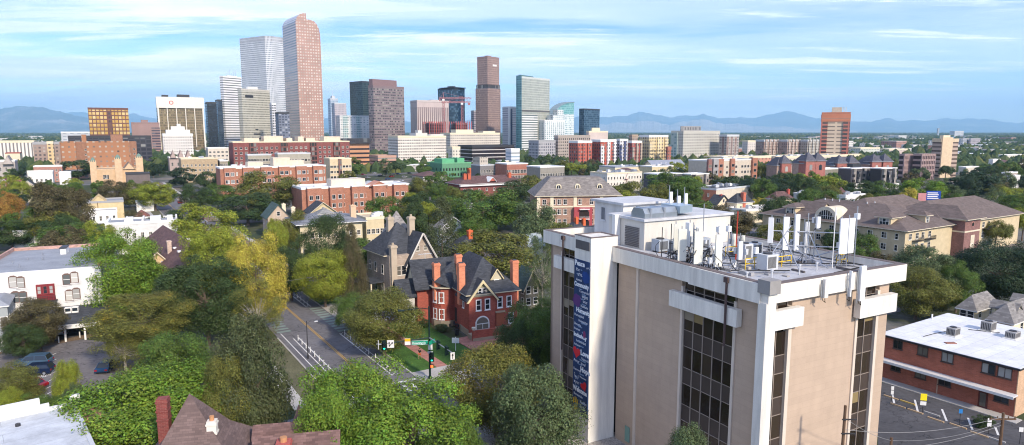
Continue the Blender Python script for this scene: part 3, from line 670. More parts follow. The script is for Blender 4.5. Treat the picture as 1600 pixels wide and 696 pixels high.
for k in range(5):
 for j in range(5):
  b=MB();x=W*(.08+.19*k);z=3+j*3.6;b.box(x,-2.6,z,x+2.6,-1.31,z+.15)
  for q in range(7):b.box(x+q*.42,-2.6,z+.15,x+q*.42+.08,-2.5,z+1.1)
  b.box(x,-2.62,z+1.1,x+2.6,-2.5,z+1.2);b.build('balcony',[M['dmetal']],o)
mid('apartment_block','tan brown block between the yellow apartments and the big grey cream one',983,984,997,212,760,59,facade((.38,.30,.24),(.1,.08,.08),3,3.2,.5,.5),pl((.4,.3,.22)),wA=20)
mid('apartment_block','narrow red brown block right of the yellow apartments',1041,1041,1049,231,640,59,facade((.36,.14,.10),(.1,.08,.08),3,3.1,.5,.5),pl((.38,.15,.10)),wA=16)
o,W,D,H=mid('apartment_tower','big grey cream apartment block with a round dark penthouse on top',1049,1068,1125,206,740,52,facade((.50,.48,.42),(.12,.12,.12),3.0,3.1,.42,.5,(.35,.34,.3),.3),pl((.5,.48,.42)))
b=MB();b.box(-1.0,D*.45,0,-.02,D,H-1);b.build('green_glass_bay',[facade((.34,.42,.40),(.15,.24,.24),4,3.1,.6,.6,(.4,.48,.45),.4)],o)
b=MB();b.prism([(W*.35+W*.26*math.cos(a),D*.5+D*.3*math.sin(a)) for a in [2*math.pi*i/14 for i in range(14)]],H,H+6);b.build('penthouse',[facade((.30,.29,.28),(.12,.12,.12),3,6,.5,.5)],o)
mid('apartment_tower','brown and grey striped apartment wing right of the big grey cream block',1124,1126,1155,212,750,57,facade((.30,.20,.17),(.12,.10,.10),3.4,3.1,.55,.55,(.4,.36,.3),.35,wall2=(.40,.39,.36)),M['lgrey'],wA=26)
mid('office_block','pale cream low block left of the long mauve apartments',1160,1161,1184,221,900,58,facade((.62,.56,.50),(.3,.28,.26),4,3.4,.4,.4),M['cream'],wA=22)
for i,(l,r,c1,c2,lb) in enumerate([(1181,1218,(.34,.24,.20),(.46,.38,.32),'left third of the long mauve apartment row'),(1217,1252,(.38,.28,.24),(.5,.42,.36),'middle third of the long mauve apartment row'),(1251,1284,(.42,.38,.33),(.44,.43,.38),'pale grey right third of the long mauve apartment row, beside the orange tower')]):
 o,W,D,H=mid('apartment_block',lb,l,l,r,220,800,60,facade(c1,(.14,.11,.10),2.8,3.2,.45,.5,(.45,.4,.34),.35),M['lgrey'],wA=24)
 for k in range(4):b=MB();b.box(W*(.06+k*.25),-1.2,2,W*(.17+k*.25),-.02,H+1.6);b.build('balcony_stack',[facade(c2,(.16,.13,.12),2.4,3.2,.6,.5,(.5,.45,.4),.3)],o)
# orange tower
o,W,D,H=tower('apartment_tower','lone orange brick tower with open dark balconies on the right of the skyline',1284,1285,1329,177,720,113,facade((.55,.44,.32),(.14,.11,.09),14,3.9,.86,.28,(.25,.2,.15),.2),pl((.42,.17,.10)),wA=17,par=.8)
b=MB();b.box(-.5,-.5,H-9,W+.5,17,H-1.3);b.build('orange_crown',[facade((.46,.18,.10),(.3,.18,.12),50,9,1,.05)],o)
for sx,nm in ((0,'a'),(1,'b')):
 b=MB();x0=-.6 if sx==0 else W*.77;b.box(x0,-1.1,0,x0+W*.24,-.02,H-9.2);b.build('balcony_stack',[facade((.42,.15,.11),(.05,.04,.04),W*.24,3.9,.8,.6,(.1,.06,.05),.3)],o)
b=MB();b.box(W*.35,3,H+.4,W*.7,12,H+6);b.build('penthouse',[pl((.5,.42,.33))],o)
for k in range(3):b=MB();b.tube((W*(.75+.05*k),4,H+.3),(W*(.75+.05*k),4,H+6),.3,6);b.build('aerial',[M['lgrey']],o)
# long pale rows beyond
mid('office_block','long low greenish cream building in the distance right of the orange tower',1329,1330,1375,232,1000,60,facade((.52,.54,.47),(.25,.27,.25),4,3.4,.5,.4),M['cream'],wA=20)
mid('office_block','long low cream and pink building in the distance left of the parking decks',1374,1375,1418,234,1050,60,facade((.55,.46,.40),(.25,.2,.18),4,3.4,.5,.4),M['cream'],wA=20)
mid('apartment_tower','distant grey tower with white stripes, left one of the two beyond the tan tower',1496,1505,1516,217,1500,45,facade((.30,.33,.38),(.14,.18,.24),4,3.6,.6,.6,wall2=(.6,.6,.6)),M['grey'])
mid('apartment_tower','distant mauve grey tower, right one of the two beyond the tan tower',1514,1517,1532,217,1520,50,facade((.40,.36,.38),(.2,.19,.22),4,3.6,.6,.6),M['grey'])
mid('office_tower','very distant slim grey tower on the plain under the mountains',1464,1464,1468,201,4200,60,facade((.35,.38,.42),(.2,.25,.3),5,4,.6,.6),M['grey'],wA=18)
mid('office_block','very distant long pale block on the plain right of the slim grey tower',1484,1484,1506,205.2,4300,60,facade((.55,.55,.55),(.3,.33,.36),6,4,.6,.5),M['white'],wA=30)
# tan tower and parking decks
o,W,D,H=tower('apartment_tower','tan tower with a blank beige flank beside the open parking decks',1457,1471,1498,220,520,70,facade((.42,.32,.26),(.10,.07,.06),40,3.2,1,.4,(.2,.16,.13),.2),pl((.6,.48,.33)))
b=MB();b.box(W*.02,-.8,0,W*.62,-.02,H+2.5);b.build('blank_flank',[pl((.62,.48,.32),name='beige stucco')],o)
b=MB();b.box(W*.2,D*.2,H,W*.6,D*.6,H+4);b.build('penthouse',[M['cream']],o)
b=MB();b.tube((W*.8,D*.4,H+.3),(W*.8,D*.4,H+3),1.6,12);b.build('water_tank',[pl((.12,.25,.40))],o)
def decks(label,l,r,py,Y):
 o,W,D,H=bld('parking_garage',label,'parking garage',l,l+1,r,py,Y,62,wA=26)
 n=max(3,int(H/3.3));fl=H/n
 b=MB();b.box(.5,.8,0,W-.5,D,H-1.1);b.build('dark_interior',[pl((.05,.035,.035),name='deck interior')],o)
 for j in range(n):b=MB();z=(j+1)*fl;b.box(0,0,z-1.5,W,D,z);b.build('deck_parapet',[pl((.36,.26,.24),name='mauve precast')],o)
 for i in range(9):b=MB();x=W*i/8;b.box(x-.4,-.15,0,x+.4,.7,H);b.build('pier',[pl((.34,.24,.22))],o)
decks('open mauve parking garage, lower left section with dark decks',1408,1428,241,500)
decks('open mauve parking garage, longer section against the tan tower',1427,1462,241,495)
# ------------------------------------------------------------------ middle ground
def low(name,label,l,m,r,py,Y=None,h=None,th=59,wall=None,cap=None,roof=None,nB=0,nA=0,fl=3.3,win=(1.2,1.6),fcol=(.7,.68,.62),par=.6,cat='building',wA=None,wB=None,z0=1.0,cornice=True,floors=None,mull=2,trans=2,group=None,clut=0,skip=None,gl=None,pad=0):
 o,W,D,H=bld(name,label,cat,l,m,r,py,Y,th,h=h,wA=wA,wB=wB,group=group,pad=pad)
 b=MB();b.box(0,0,0,W,D,H,0,bottom=False);b.build('wall',[wall],o)
 b=MB();b.box(.3,.3,H+.003,W-.3,D-.3,H+.12);b.build('roof',[roof or M['gravelroof']],o)
 b=MB();b.ring(-.12,-.12,W+.12,D+.12,H-.25,H+par,.38);b.build('parapet',[cap or M['white']],o)
 n=floors or max(1,int((H-z0)/fl));me=win_mesh(win[0],win[1],fcol,gl,mull,trans)
 if nB:grid(o,me,'B',W,D,nB,n,z0,fl,skip=skip)
 if nA:grid(o,me,'A',W,D,nA,n,z0,fl)
 if clut:clutter(o,W,D,H,clut,int(l)+3)
 return o,W,D,H
redb=brick((.36,.14,.09));orangeb=brick((.38,.165,.10));brownb=brick((.31,.155,.09));mauveb=brick((.26,.12,.10));tanb=brick((.44,.33,.20));darkredb=brick((.22,.065,.055))
# --- far left
o,W,D,H=low('apartment_block','large brown brick block with projecting wings on the left',93,93,213,224,560,wall=brownb,cap=brownb,fl=4.2,win=(1.6,1.5),nB=14,wA=30,z0=3,roof=M['greyroof'],skip=(3,8),par=.8)
for x0,x1,hh in ((.02,.2,1),(.28,.34,6),(.34,.62,0),(.62,.9,0)):
 b=MB();b.box(W*x0,-5 if x0!=.28 else 2,0 if x0!=.28 else H+.2,W*x1,-.02 if x0!=.28 else 12,H+(1.5 if x0!=.28 else 7));b.build('wing',[facade((.38,.18,.09),(.4,.33,.26),4.4,4.2,.36,.34,(.1,.07,.06),.3)],o)
b=MB();b.box(W*.66,4,H+.2,W*.82,16,H+7);b.build('penthouse',[brownb],o)
mid('office_block','black low block showing behind the right end of the brown brick block',106,106,236,214,640,60,facade((.05,.05,.06),(.03,.03,.04),5,4,.8,.6),M['dmetal'],wA=20)
mid('office_block','distant pale grey shed roofs above the brown brick block',95,95,140,207,1100,60,facade((.50,.52,.54),(.3,.33,.36),10,5,.5,.3),M['white'],wA=30)
mid('civic_building','long white building with tall narrow window slots at the far left',-30,-30,53,222,700,60,facade((.72,.68,.60),(.20,.18,.17),3.2,40,.4,.85,(.25,.22,.2),.2),M['cream'],wA=25)
mid('apartment_block','mottled brown apartment block with a yellow bay left of the brown brick block',51,51,95,224,600,60,facade((.32,.24,.20),(.12,.10,.10),3.2,3.3,.5,.5,(.45,.4,.35),.4),M['grey'],wA=22)
o,W,D,H=mid('apartment_block','narrow yellow fronted apartment block on the mottled brown one',73,73,83,223,592,60,facade((.62,.48,.26),(.16,.12,.10),3.4,3.3,.5,.5),M['cream'],wA=6)
# pinkish gothic church and cream block near bronze tower foot
o,W,D,H=low('church','grey pink gothic church with steep gables below the white stepped block',262,262,300,247,560,wall=plain((.42,.33,.29)),nB=4,win=(1.5,3),fl=6,wA=16,cat='church')
for k in range(3):b=MB();b.gable(W*(.05+.33*k),-2,W*(.3+.33*k),6,H,6,.3,'y',0,1);b.build('roof_gable',[shingle((.28,.18,.17)),plain((.42,.33,.29))],o)
o,W,D,H=low('apartment_block','small cream flat block right of the gothic church',321,321,357,232,640,wall=plain((.62,.55,.45)),nB=5,wA=18,win=(2.2,1.6),fl=3.6,mull=2)
o,W,D,H=low('apartment_block','tan three storey apartment block with small white framed windows beside the far street',279,279,340,249,470,wall=tanb,cap=M['cream'],nB=9,wA=18,fl=3.4,clut=3)
low('apartment_block','dim olive apartment block between the tan block and the red brick complex',338,338,356,252,480,wall=plain((.30,.27,.2)),nB=4,wA=18,fl=3.4)
# castle like church
o,W,D,H=low('castle_church','tan castle like church with crenellated towers and green domes',141,141,224,266,420,wall=plain((.60,.42,.25),name='sandstone'),cap=plain((.60,.44,.28)),roof=shingle((.33,.24,.17)),cat='church',wA=20)
for x,w,hh,dome in ((0,.12,5,1),(.46,.13,6.5,1),(.86,.14,7,1)):
 b=MB();b.box(W*x,-2.2,0,W*(x+w),4,H+hh)
 for q in range(4):xx=W*x+W*w*q/3.6;b.box(xx,-2.2,H+hh,xx+W*w*.14,-1.6,H+hh+1)
 b.build('crenellated_tower',[plain((.62,.44,.27))],o)
 b=MB();cx,cy,rr=W*(x+w/2),1,W*w*.42
 b.tube((cx,cy,H+hh),(cx,cy,H+hh+1),rr,10)
 b.tube((cx,cy,H+hh+1),(cx,cy,H+hh+2.2),rr,10,r2=rr*.6);b.tube((cx,cy,H+hh+2.2),(cx,cy,H+hh+3),rr*.6,10,r2=.1);b.build('dome',[plain((.16,.24,.2),name='verdigris')],o)
b=MB();b.gable(W*.62,-1,W*.84,D,H,4,.2,'y',0,1);b.build('roof_gable',[shingle((.3,.22,.16)),plain((.62,.44,.27))],o)
me=win_mesh(3.2,2.6,(.4,.34,.26),M['glassl'],4,3)
for u in (.28,.74):put(o,me,'B',W*u,H-6,W,D)
low('house','square dark roofed hall in front of the castle like church',196,196,234,273,380,wall=plain((.16,.13,.12)),cap=M['dmetal'],roof=M['darkroof'],wA=14,cat='building')
# stone church at the far left edge
o,W,D,H=low('church','pale stone church with gables at the left edge',-25,-25,23,253,480,wall=plain((.42,.38,.34)),cat='church',wA=18,nB=5,win=(1.3,3),fl=6)
b=MB();b.gable(W*.62,-3,W*.95,10,H-2,6,.2,'y',0,1);b.build('roof_gable',[shingle((.3,.28,.26)),plain((.45,.4,.36))],o)
low('house','low building with a dull red roof left of the mottled brown block',8,8,31,240,620,wall=M['cream'],roof=plain((.35,.10,.08)),cap=plain((.35,.1,.08)),wA=16,cat='building')
low('shop_row','row of low brick shops with pink roofs below the mottled brown block',52,52,97,261,470,wall=brick((.4,.2,.15)),roof=plain((.45,.25,.2)),wA=12,nB=7,cat='building')
low('shop_row','long white low building among trees at the left',38,38,82,270,420,wall=M['white'],roof=plain((.5,.42,.35)),wA=12,nB=6,cat='building')
low('garage','small white walled building beside the round dark tree at the left',92,92,110,271,400,wall=M['white'],roof=M['whiteroof'],wA=10,cat='garage')
# houses left
def house(label,l,m,r,pe,th,wall,roofm,hw=6.5,rh=3.5,wA=None,wB=None,ridge='x',nB=2,nA=2,chim=None,dorm=0,kind='gable',trim=None,name='house',fcol=(.72,.7,.66),ov=.6,group=None,floors=2,wn=(1.1,1.5),porch=False,wallu=None,pad=0):
 o,W,D,H=bld(name,label,'house',l,m,r,pe,None,th,h=hw,wA=wA,wB=wB,z=hw,group=group,pad=pad)
 b=MB();b.box(0,0,0,W,D,H,0,bottom=False);b.build('wall',[wall],o)
 b=MB()
 if kind=='gable':b.gable(0,0,W,D,H,rh,ov,ridge,0,1)
 else:b.hip(0,0,W,D,H+.18,rh,ov,0,2)
 b.build('roof',[roofm,wallu or wall,trim or M['white']],o)
 if kind=='gable' and trim:
  b=MB()
  if ridge=='y':
   for yy in (-ov-.05,):
    e=H-rh/(W/2)*ov
    b.tube((-ov,yy,e+.1),(W/2,yy,H+rh+.15),.12,4);b.tube((W+ov,yy,e+.1),(W/2,yy,H+rh+.15),.12,4)
  else:
   e=H-rh/(D/2)*ov
   b.tube((-ov-.05,-ov,e+.1),(-ov-.05,D/2,H+rh+.15),.12,4);b.tube((-ov-.05,D+ov,e+.1),(-ov-.05,D/2,H+rh+.15),.12,4)
  b.build('bargeboard',[trim],o)
 me=win_mesh(wn[0],wn[1],fcol,None,1,2)
 if nB:grid(o,me,'B',W,D,nB,floors,.9,(H-.3)/floors)
 if nA:grid(o,me,'A',W,D,nA,floors,.9,(H-.3)/floors)
 if kind=='gable' and ridge=='y' and W>5:put(o,me,'B',W/2,H+.3,W,D)
 if kind=='gable' and ridge=='x' and D>5:put(o,me,'A',D/2,H+.3,W,D)
 for c in (chim or []):
  b=MB();x,y=W*c[0],D*c[1];s=c[3] if len(c)>3 else.45
  b.box(x-s,y-s,H*.6,x+s,y+s,H+rh+c[2]);b.box(x-s-.08,y-s-.08,H+rh+c[2]-.35,x+s+.08,y+s+.08,H+rh+c[2]-.1)
  b.tube((x,y,H+rh+c[2]),(x,y,H+rh+c[2]+.3),.18,8);b.build('chimney',[c[4] if len(c)>4 else orangeb],o)
 for k in range(dorm):
  x=W*(k+.5)/dorm;b=MB();b.box(x-1,.6,H-.2,x+1,3.4,H+1.6,1);b.gable(x-1,.6,x+1,4.2,H+1.6,.9,.25,'y',0,1);d=b.build('dormer',[roofm,wall],o)
  w_=inst('window',me,d,(x,.6,H+.1));w_.scale=(.9,1,.8)
 return o,W,D,H
sh_dark=shingle((.055,.06,.07));sh_brown=shingle((.16,.11,.10));sh_grey=shingle((.22,.21,.20));sh_green=shingle((.07,.11,.10));sh_red=shingle((.24,.10,.08));sh_dr=shingle((.13,.075,.07))
house('cream house with a dark slate roof and a steep front gable, left among trees',28,28,60,296,59,M['cream'],sh_dark,7,4,wA=10,ridge='y',trim=M['white'])
house('brick red roofed house at the left edge below the stone church',-6,-6,20,293,59,redb,sh_red,6.5,4,wA=9,ridge='y',trim=M['white'])
house('pale pink house beside the cream gabled house',15,15,32,293,60,plain((.55,.4,.36)),sh_red,6,3.4,wA=9)
# yellow hall and its white annex
o,W,D,H=low('hall','pale yellow long hall with a grey flat roof and small yellow gable',128,128,193,318,None,7,wall=plain((.62,.50,.28),name='yellow stucco'),cap=M['grey'],roof=M['greyroof'],wA=14,cat='building')
b=MB();b.gable(W*.22,2,W*.58,12,H+.1,2.4,.3,'y',0,1);b.build('roof_gable',[plain((.6,.45,.22)),plain((.62,.50,.28))],o)
b=MB();b.tube((W*.37,-.15,0),(W*.37,-.15,H),.12,6);b.build('downpipe',[M['wood']],o)
low('building_annex','white flat roofed annex in front of the pale yellow hall',130,130,183,333,None,4.5,wall=M['white'],roof=M['gravelroof'],wA=9,nB=5,win=(.9,1.9),cat='building')
low('shed','white box shaped building right of the pale yellow hall',196,196,222,303,None,6,wall=M['white'],roof=M['whiteroof'],wA=8,cat='building')
low('shed','small white building half hidden by trees near the street, left side',212,212,240,318,None,4,wall=M['white'],roof=M['whiteroof'],wA=8,cat='building')
house('house with a small brick red hip roof above the white parapet building',212,212,232,341,60,M['cream'],sh_red,5,2.2,wA=8,kind='hip')
o,W,D,H=low('apartment_block','long white building with grey roof and white firewalls behind the bright green tree',164,164,277,352,None,9,th=63,wall=plain((.68,.68,.66),name='white brick'),roof=M['greyroof'],wA=11,nB=9,win=(.9,1.7),fl=3.6,cat='building')
for k in range(5):b=MB();b.box(W*(.02+.24*k),0,H,W*(.02+.24*k)+.5,D,H+1.0);b.build('firewall',[M['white']],o)
for x,w in ((.28,.1),(.62,.14),(.86,.08)):b=MB();b.box(W*x,1.5,H+.1,W*(x+w),4.5,H+1.6);b.build('roof_unit',[M['white']],o)
low('shed','long low white roofed shed behind the grey roofed white brick building',20,20,65,364,None,5,th=62,wall=M['white'],roof=M['whiteroof'],wA=10,cat='building')
low('terrace','white balustraded flat roof between the yellow tree and the brown roofed house',232,232,300,380,None,6,th=66,wall=M['cream'],roof=M['gravelroof'],wA=7,cat='building',nB=4)
# --- near left: white brick apartment house with carport
loc,rz,W,D,H,pts=frame_of(-45,-45,158,432,None,66,h=11.5,wA=26)
reg(pts);wb=thing('apartment_house','three storey white painted brick apartment house with grey flat roof and red bay','apartment house',loc,rz)
wbrick=brick((.74,.73,.70),(.62,.61,.58),var=.04)
b=MB();b.box(0,0,0,W,D,H,0,bottom=False);b.build('wall',[wbrick],wb)
b=MB();b.box(.35,.35,H+.003,W-.35,D-.35,H+.1);b.build('roof',[M['greyroof']],wb)
b=MB();b.box(0,.02,H,.4,D,H+.8);b.box(W-.4,.02,H,W,D,H+.8);b.box(.4,D-.4,H,W-.4,D,H+.7);b.build('parapet',[brick((.5,.3,.24))],wb)
b=MB();b.box(0,0,H,W,.35,H+.18);b.build('coping',[M['white']],wb)
def on_B(px,py):
 ux=(math.cos(rz),math.sin(rz));uy=(-math.sin(rz),math.cos(rz));X_,Y_,Z_=ray(px,py)
 t=(loc[0]*uy[0]+loc[1]*uy[1])/(X_*uy[0]+Y_*uy[1]);return (t*X_-loc[0])*ux[0]+(t*Y_-loc[1])*ux[1],CAMH+t*Z_
def win_arch(w,h,fc,gl):
 b=MB();b.extr([(-w/2-.14,-.05),(w/2+.14,-.05),(w/2+.14,h-.1),(w/4,h+.16),(-w/4,h+.16),(-w/2-.14,h-.1)],-.10,-.02,0)
 b.poly([(-w/2,-.12,.05),(w/2,-.12,.05),(w/2,-.12,h-.12),(-w/2,-.12,h-.12)],1)
 b.box(-w/2,-.15,h/2-.04,w/2,-.101,h/2+.04,2);b.box(-w/2-.2,-.2,-.16,w/2+.2,-.02,-.052,2)
 return b.mesh('window',[plain((.16,.10,.08)),gl,M['white']])
wa=win_arch(1.0,1.9,0,glass((.12,.13,.13),(.55,.53,.48),.6))
for px,py in ((21,449),(33,450),(105,445),(117,442),(25,473),(37,473),(109,470),(120,467)):
 u,z=on_B(px,py);inst('window',wa,wb,(u,0,z))
u0,z0=on_B(59,470);u1,z1=on_B(85,443)
b=MB();b.box(u0,-.5,z0,u1,-.02,z1);bay=b.build('red_bay',[plain((.22,.03,.035),name='dark red paint')],wb)
me=win_mesh((u1-u0)*.24,(z1-z0)*.5,(.25,.05,.05),M['glassl'],1,2)
for k in (.17,.5,.83):inst('window',me,bay,(u0+(u1-u0)*k,-.5,z0+(z1-z0)*.42))
b=MB();b.box(u0-.3,-1.3,z0-.15,u1+.3,-.02,z0)
for i in range(14):b.tube((u0-.25+(u1-u0+.5)*i/13,-1.25,z0),(u0-.25+(u1-u0+.5)*i/13,-1.25,z0+.9),.025,4)
b.tube((u0-.25,-1.25,z0+.9),(u1+.25,-1.25,z0+.9),.03,4);b.build('balcony',[M['dmetal']],wb)
for px in (68,80):u,z=on_B(px,479);b=MB();b.box(u-.35,-.06,z,u+.35,-.02,z+.7);b.build('vent',[M['dmetal']],wb)
b=MB();b.box(W*.52,D*.66,H+.1,W*.57,D*.78,H+1.3,0,1);b.box(W*.515,D*.65,H+1.3,W*.575,D*.79,H+1.5,1);b.build('roof_unit',[M['white'],M['dmetal']],wb)
for fx,fy in ((.2,.35),(.28,.5),(.3,.2),(.42,.45),(.75,.6),(.85,.3),(.36,.68)):b=MB();b.tube((W*fx,D*fy,H+.1),(W*fx,D*fy,H+.7),.12,8);b.build('vent_pipe',[M['metal']],wb)
# lean-to carport roof in dark shingles along the front
zc=on_B(80,481)[1]
b=MB();b.extx([(-.02,zc),(-6.5,zc-1.8),(-6.5,zc-2.0),(-.02,zc-.2)],2,W+1);cr=b.build('carport_roof',[sh_dark],wb)
b=MB();b.box(2,-6.7,zc-2.5,W+1,-6.5,zc-1.78);b.build('fascia',[M['white']],wb)
for k in range(7):b=MB();x=2.3+(W-1.6)*k/6;b.box(x-.14,-6.5,0,x+.14,-6.2,zc-2.0);b.build('carport_post',[M['white']],wb)
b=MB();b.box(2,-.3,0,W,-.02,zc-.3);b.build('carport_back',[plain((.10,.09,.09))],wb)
for px in (111,122):u,z=on_B(px,487);b=MB();b.box(u-.5,-2.6,zc-.75,u+.5,-1.6,zc+.25);b.poly([(u-.4,-2.62,zc-.4),(u+.4,-2.62,zc-.4),(u+.4,-2.62,zc+.15),(u-.4,-2.62,zc+.15)],1);b.build('skylight',[M['white'],M['glassl']],wb)
WBF=(loc,rz,W,D)
# grey house corner at left edge
o,W,D,H=bld('house','grey clapboard house corner cut by the left picture edge','house',-60,-60,12,487,None,59,h=7.5,wA=8)
b=MB();b.box(0,0,0,W,D,H);b.build('wall',[plain((.35,.38,.38))],o);b=MB();b.hip(0,0,W,D,H+.2,.8,.3,0,1,flat=.6);b.build('roof',[M['greyroof'],M['white']],o)
me=win_mesh(1.1,1.7);grid(o,me,'B',W,D,5,2,1,3.2);grid(o,me,'C',W,D,3,2,1,3.2)
# brown roofed house with balcony
o,W,D,H=bld('house','house with a long plum brown roof and a tan balcony gable','house',226,284,340,440,None,54,h=6.2,wB=11)
b=MB();b.box(0,0,0,W,D,H);b.build('wall',[tanb],o)
b=MB();b.gable(0,0,W,D,H,4.2,.7,'y',0,1);b.build('roof',[sh_dr,tanb,M['cream']],o)
y0=D*.42
b=MB();b.box(-3.4,y0,0,1.5,y0+5,H-.3,0);b.gable(-3.4,y0,1.5,y0+5.2,H-.3,2.6,.4,'y',1,0,gov=.3);g_=b.build('gable_wing',[plain((.60,.44,.24)),sh_dr],o)
b=MB();b.tube((-3.8,y0-.4,H-.6),(-.95,y0-.4,H+2.5),.14,4);b.tube((1.9,y0-.4,H-.6),(-.95,y0-.4,H+2.5),.14,4);b.build('bargeboard',[M['cream']],o)
me=win_mesh(.9,1.3,(.75,.75,.72),None,2,3)
for x in (-2.1,.2):inst('window',me,g_,(x,y0,H-.9))
b=MB();b.box(-3.8,y0-1.6,H-2.6,1.6,y0-.02,H-2.4)
for i in range(15):b.box(-3.75+5.2*i/14,y0-1.58,H-2.4,-3.67+5.2*i/14,y0-1.5,H-1.5)
b.box(-3.8,y0-1.6,H-1.5,1.6,y0-1.48,H-1.4);b.build('balcony',[plain((.55,.4,.22))],o)
b=MB();b.box(1.6,y0+2,H,2.5,y0+2.9,H+4.6);b.box(1.5,y0+1.9,H+4.3,2.6,y0+3,H+4.5);b.build('chimney',[brick((.55,.42,.33))],o)
for y in (D*.35,D*.45):b=MB();xx=W*.3;zz=H+4.2*xx/(W/2)+.3;b.box(xx-.5,y,zz-.2,xx+.5,y+1.2,zz+.1);b.build('skylight',[M['white']],o)
# bottom left pale roof with firewalls
zr=8.2
A0=G(0,658,zr);A1=G(118,632,zr);A2=G(145,640,zr)
rz=math.atan2(A1[1]-A0[1],A1[0]-A0[0]);Lb=math.hypot(A1[0]-A0[0],A1[1]-A0[1])
o=thing('flat_roofed_building','pale blue grey flat roof with stepped white parapet at the bottom left corner','building',(A0[0],A0[1],0),rz)
reg([(A0[0]-10,A0[1]-14),(A2[0],A2[1]-16),A2,A1,A0,(A0[0]-10,A0[1]-5)],1)
b=MB();b.box(-12,-16,0,Lb,0,zr);b.build('wall',[brick((.45,.25,.19))],o)
b=MB();b.box(-12,-16,zr+.003,Lb-.35,-.45,zr+.1);b.build('roof',[brick((.52,.55,.58),(.36,.38,.40),var=.03,bw=16,bh=2.1,msz=.03,mot=.26,name='coated roof')],o)
b=MB();b.box(-12,-.45,zr,Lb*.52,0,zr+1.5);b.box(Lb*.52,-.45,zr,Lb*.64,0,zr+.8);b.box(Lb*.64,-.45,zr,Lb*.92,0,zr+.35);b.box(Lb*.92,-.45,zr,Lb*1.06,0,zr+1.1);b.build('parapet',[M['white']],o)
b=MB();b.box(Lb-.35,-16,zr,Lb,-.45,zr+.3);b.build('coping',[M['lgrey']],o)
b=MB();b.box(Lb+.01,-3.6,0,Lb+1.6,-.8,zr-.6);b.box(Lb+.01,-3.9,zr-.6,Lb+2.0,-.5,zr-.3);b.build('brick_bay',[brick((.45,.22,.14),(.6,.5,.42))],o)
b=MB();b.tube((Lb*.2,-2.8,zr+.1),(Lb*.2,-2.8,zr+.35),.22,10);b.build('vent',[M['dmetal']],o)
# bottom house with a pyramid roofed tower (only roofs in view)
X0,Y0=G(330,690,9.0)
o=thing('turreted_house','house with a steep plum brown pyramid roof and brick chimneys at the bottom edge','house',(X0,Y0,0),R(12));reg([(X0-8,Y0-8),(X0+14,Y0-8),(X0+14,Y0+5),(X0-8,Y0+5)],0)
zt=AT(310,606,Y0+1)[2]
b=MB();b.prism([(-5.2,-5),(4.2,-5),(4.2,4),(-5.2,4)],0,7.5);b.box(4.2,-5,0,10.6,1,6.5);b.build('wall',[brick((.30,.07,.055))],o)
b=MB();ap=(-1.5,0,zt)
c8=[(-5.8,-5.6,7.3),(4.6,-5.6,7.3),(4.6,4.4,7.3),(-5.8,4.4,7.3)];c8m=[(ap[0]+(q[0]-ap[0])*.45,ap[1]+(q[1]-ap[1])*.45,7.3+(zt-7.3)*.43) for q in c8]
for i in range(4):j=(i+1)%4;b.poly([c8[i],c8[j],c8m[j],c8m[i]]);b.poly([c8m[i],c8m[j],ap])
b.build('tower_roof',[shingle((.15,.105,.095),.2,.5,.2)],o)
b=MB();b.gable(4.3,-5,10.6,1,6.5,3.2,.5,'x',0,1);b.gable(3.6,-1.0,8.8,3.4,7.8,1.6,.3,'x',0,1);b.build('roof',[shingle((.165,.10,.09),.3,.5,.22),brick((.30,.07,.055))],o)
def chim(px0,px1,top,zt2,mat,pots=True,base=5,d=1.0):
 c0=G(px0,top,zt2);c1=G(px1,top,zt2);dx,dy=(c0[0]+c1[0])/2-X0,(c0[1]+c1[1])/2-Y0;q=-R(12)
 x,y=dx*math.cos(q)-dy*math.sin(q),dx*math.sin(q)+dy*math.cos(q);s=abs(c1[0]-c0[0])/2
 b=MB();b.box(x-s,y-s*d,base,x+s,y+s*d,zt2)
 for k in range(3):b.box(x-s-.06,y-s*d-.06,zt2-.35-k*.8,x+s+.06,y+s*d+.06,zt2-.2-k*.8)
 b.build('chimney',[mat],o)
 if pots:
  b=MB();b.tube((x,y,zt2),(x,y,zt2+.4),s*.5,10);b.build('chimney_pot',[plain((.5,.25,.12))],o)
 return x,y
chim(246,262,622,13.0,brick((.20,.05,.042),(.28,.13,.11),bw=.4,bh=.13),False,0)
x,y=chim(324,338,657,11.6,plain((.7,.66,.58),name='rendered chimney'),True,7)
chim(432,454,690,9.8,brick((.42,.10,.08)),True,6)
b=MB();b.tube((7,4.2,4),(7,4.2,7.2),.5,8,r2=1.1);b.tube((7,4.2,7.2),(7,4.2,10),1.1,10,r2=.05);b.build('turret',[shingle((.2,.12,.11))],o)
# ------------------------------------------------------------------ centre, middle ground
o,W,D,H=low('apartment_complex','long dark red apartment complex under the pink and beige towers',357,357,546,223,480,wall=darkredb,cap=M['cream'],nB=24,wA=20,win=(1.7,1.7),fl=3.5,floors=7,z0=2,mull=2,trans=1,skip=(3,9,15,20),roof=M['cream'])
for k,x in enumerate((.13,.39,.64,.85)):
 b=MB();b.box(W*x,-1.4,3,W*x+4.6,-.02,H-.5);b.build('balcony_stack',[facade((.16,.07,.06),(.03,.03,.03),2.3,3.5,.8,.7,(.3,.28,.25),.35)],o)
for x0,x1,hh in ((.1,.22,3),(.26,.42,4.5),(.45,.5,3),(.55,.6,4),(.62,.7,3),(.78,.93,4)):b=MB();b.box(W*x0,4,H+.1,W*x1,15,H+hh);b.build('penthouse',[pl((.66,.55,.42),name='cream render')],o)
o,W,D,H=low('apartment_block','grey rendered apartment block, left one in front of the dark red complex',383,383,424,243,455,wall=plain((.36,.33,.26),name='grey render'),cap=M['lgrey'],nB=8,wA=10,win=(1.8,1.7),fl=3.4,z0=2,mull=2,trans=1)
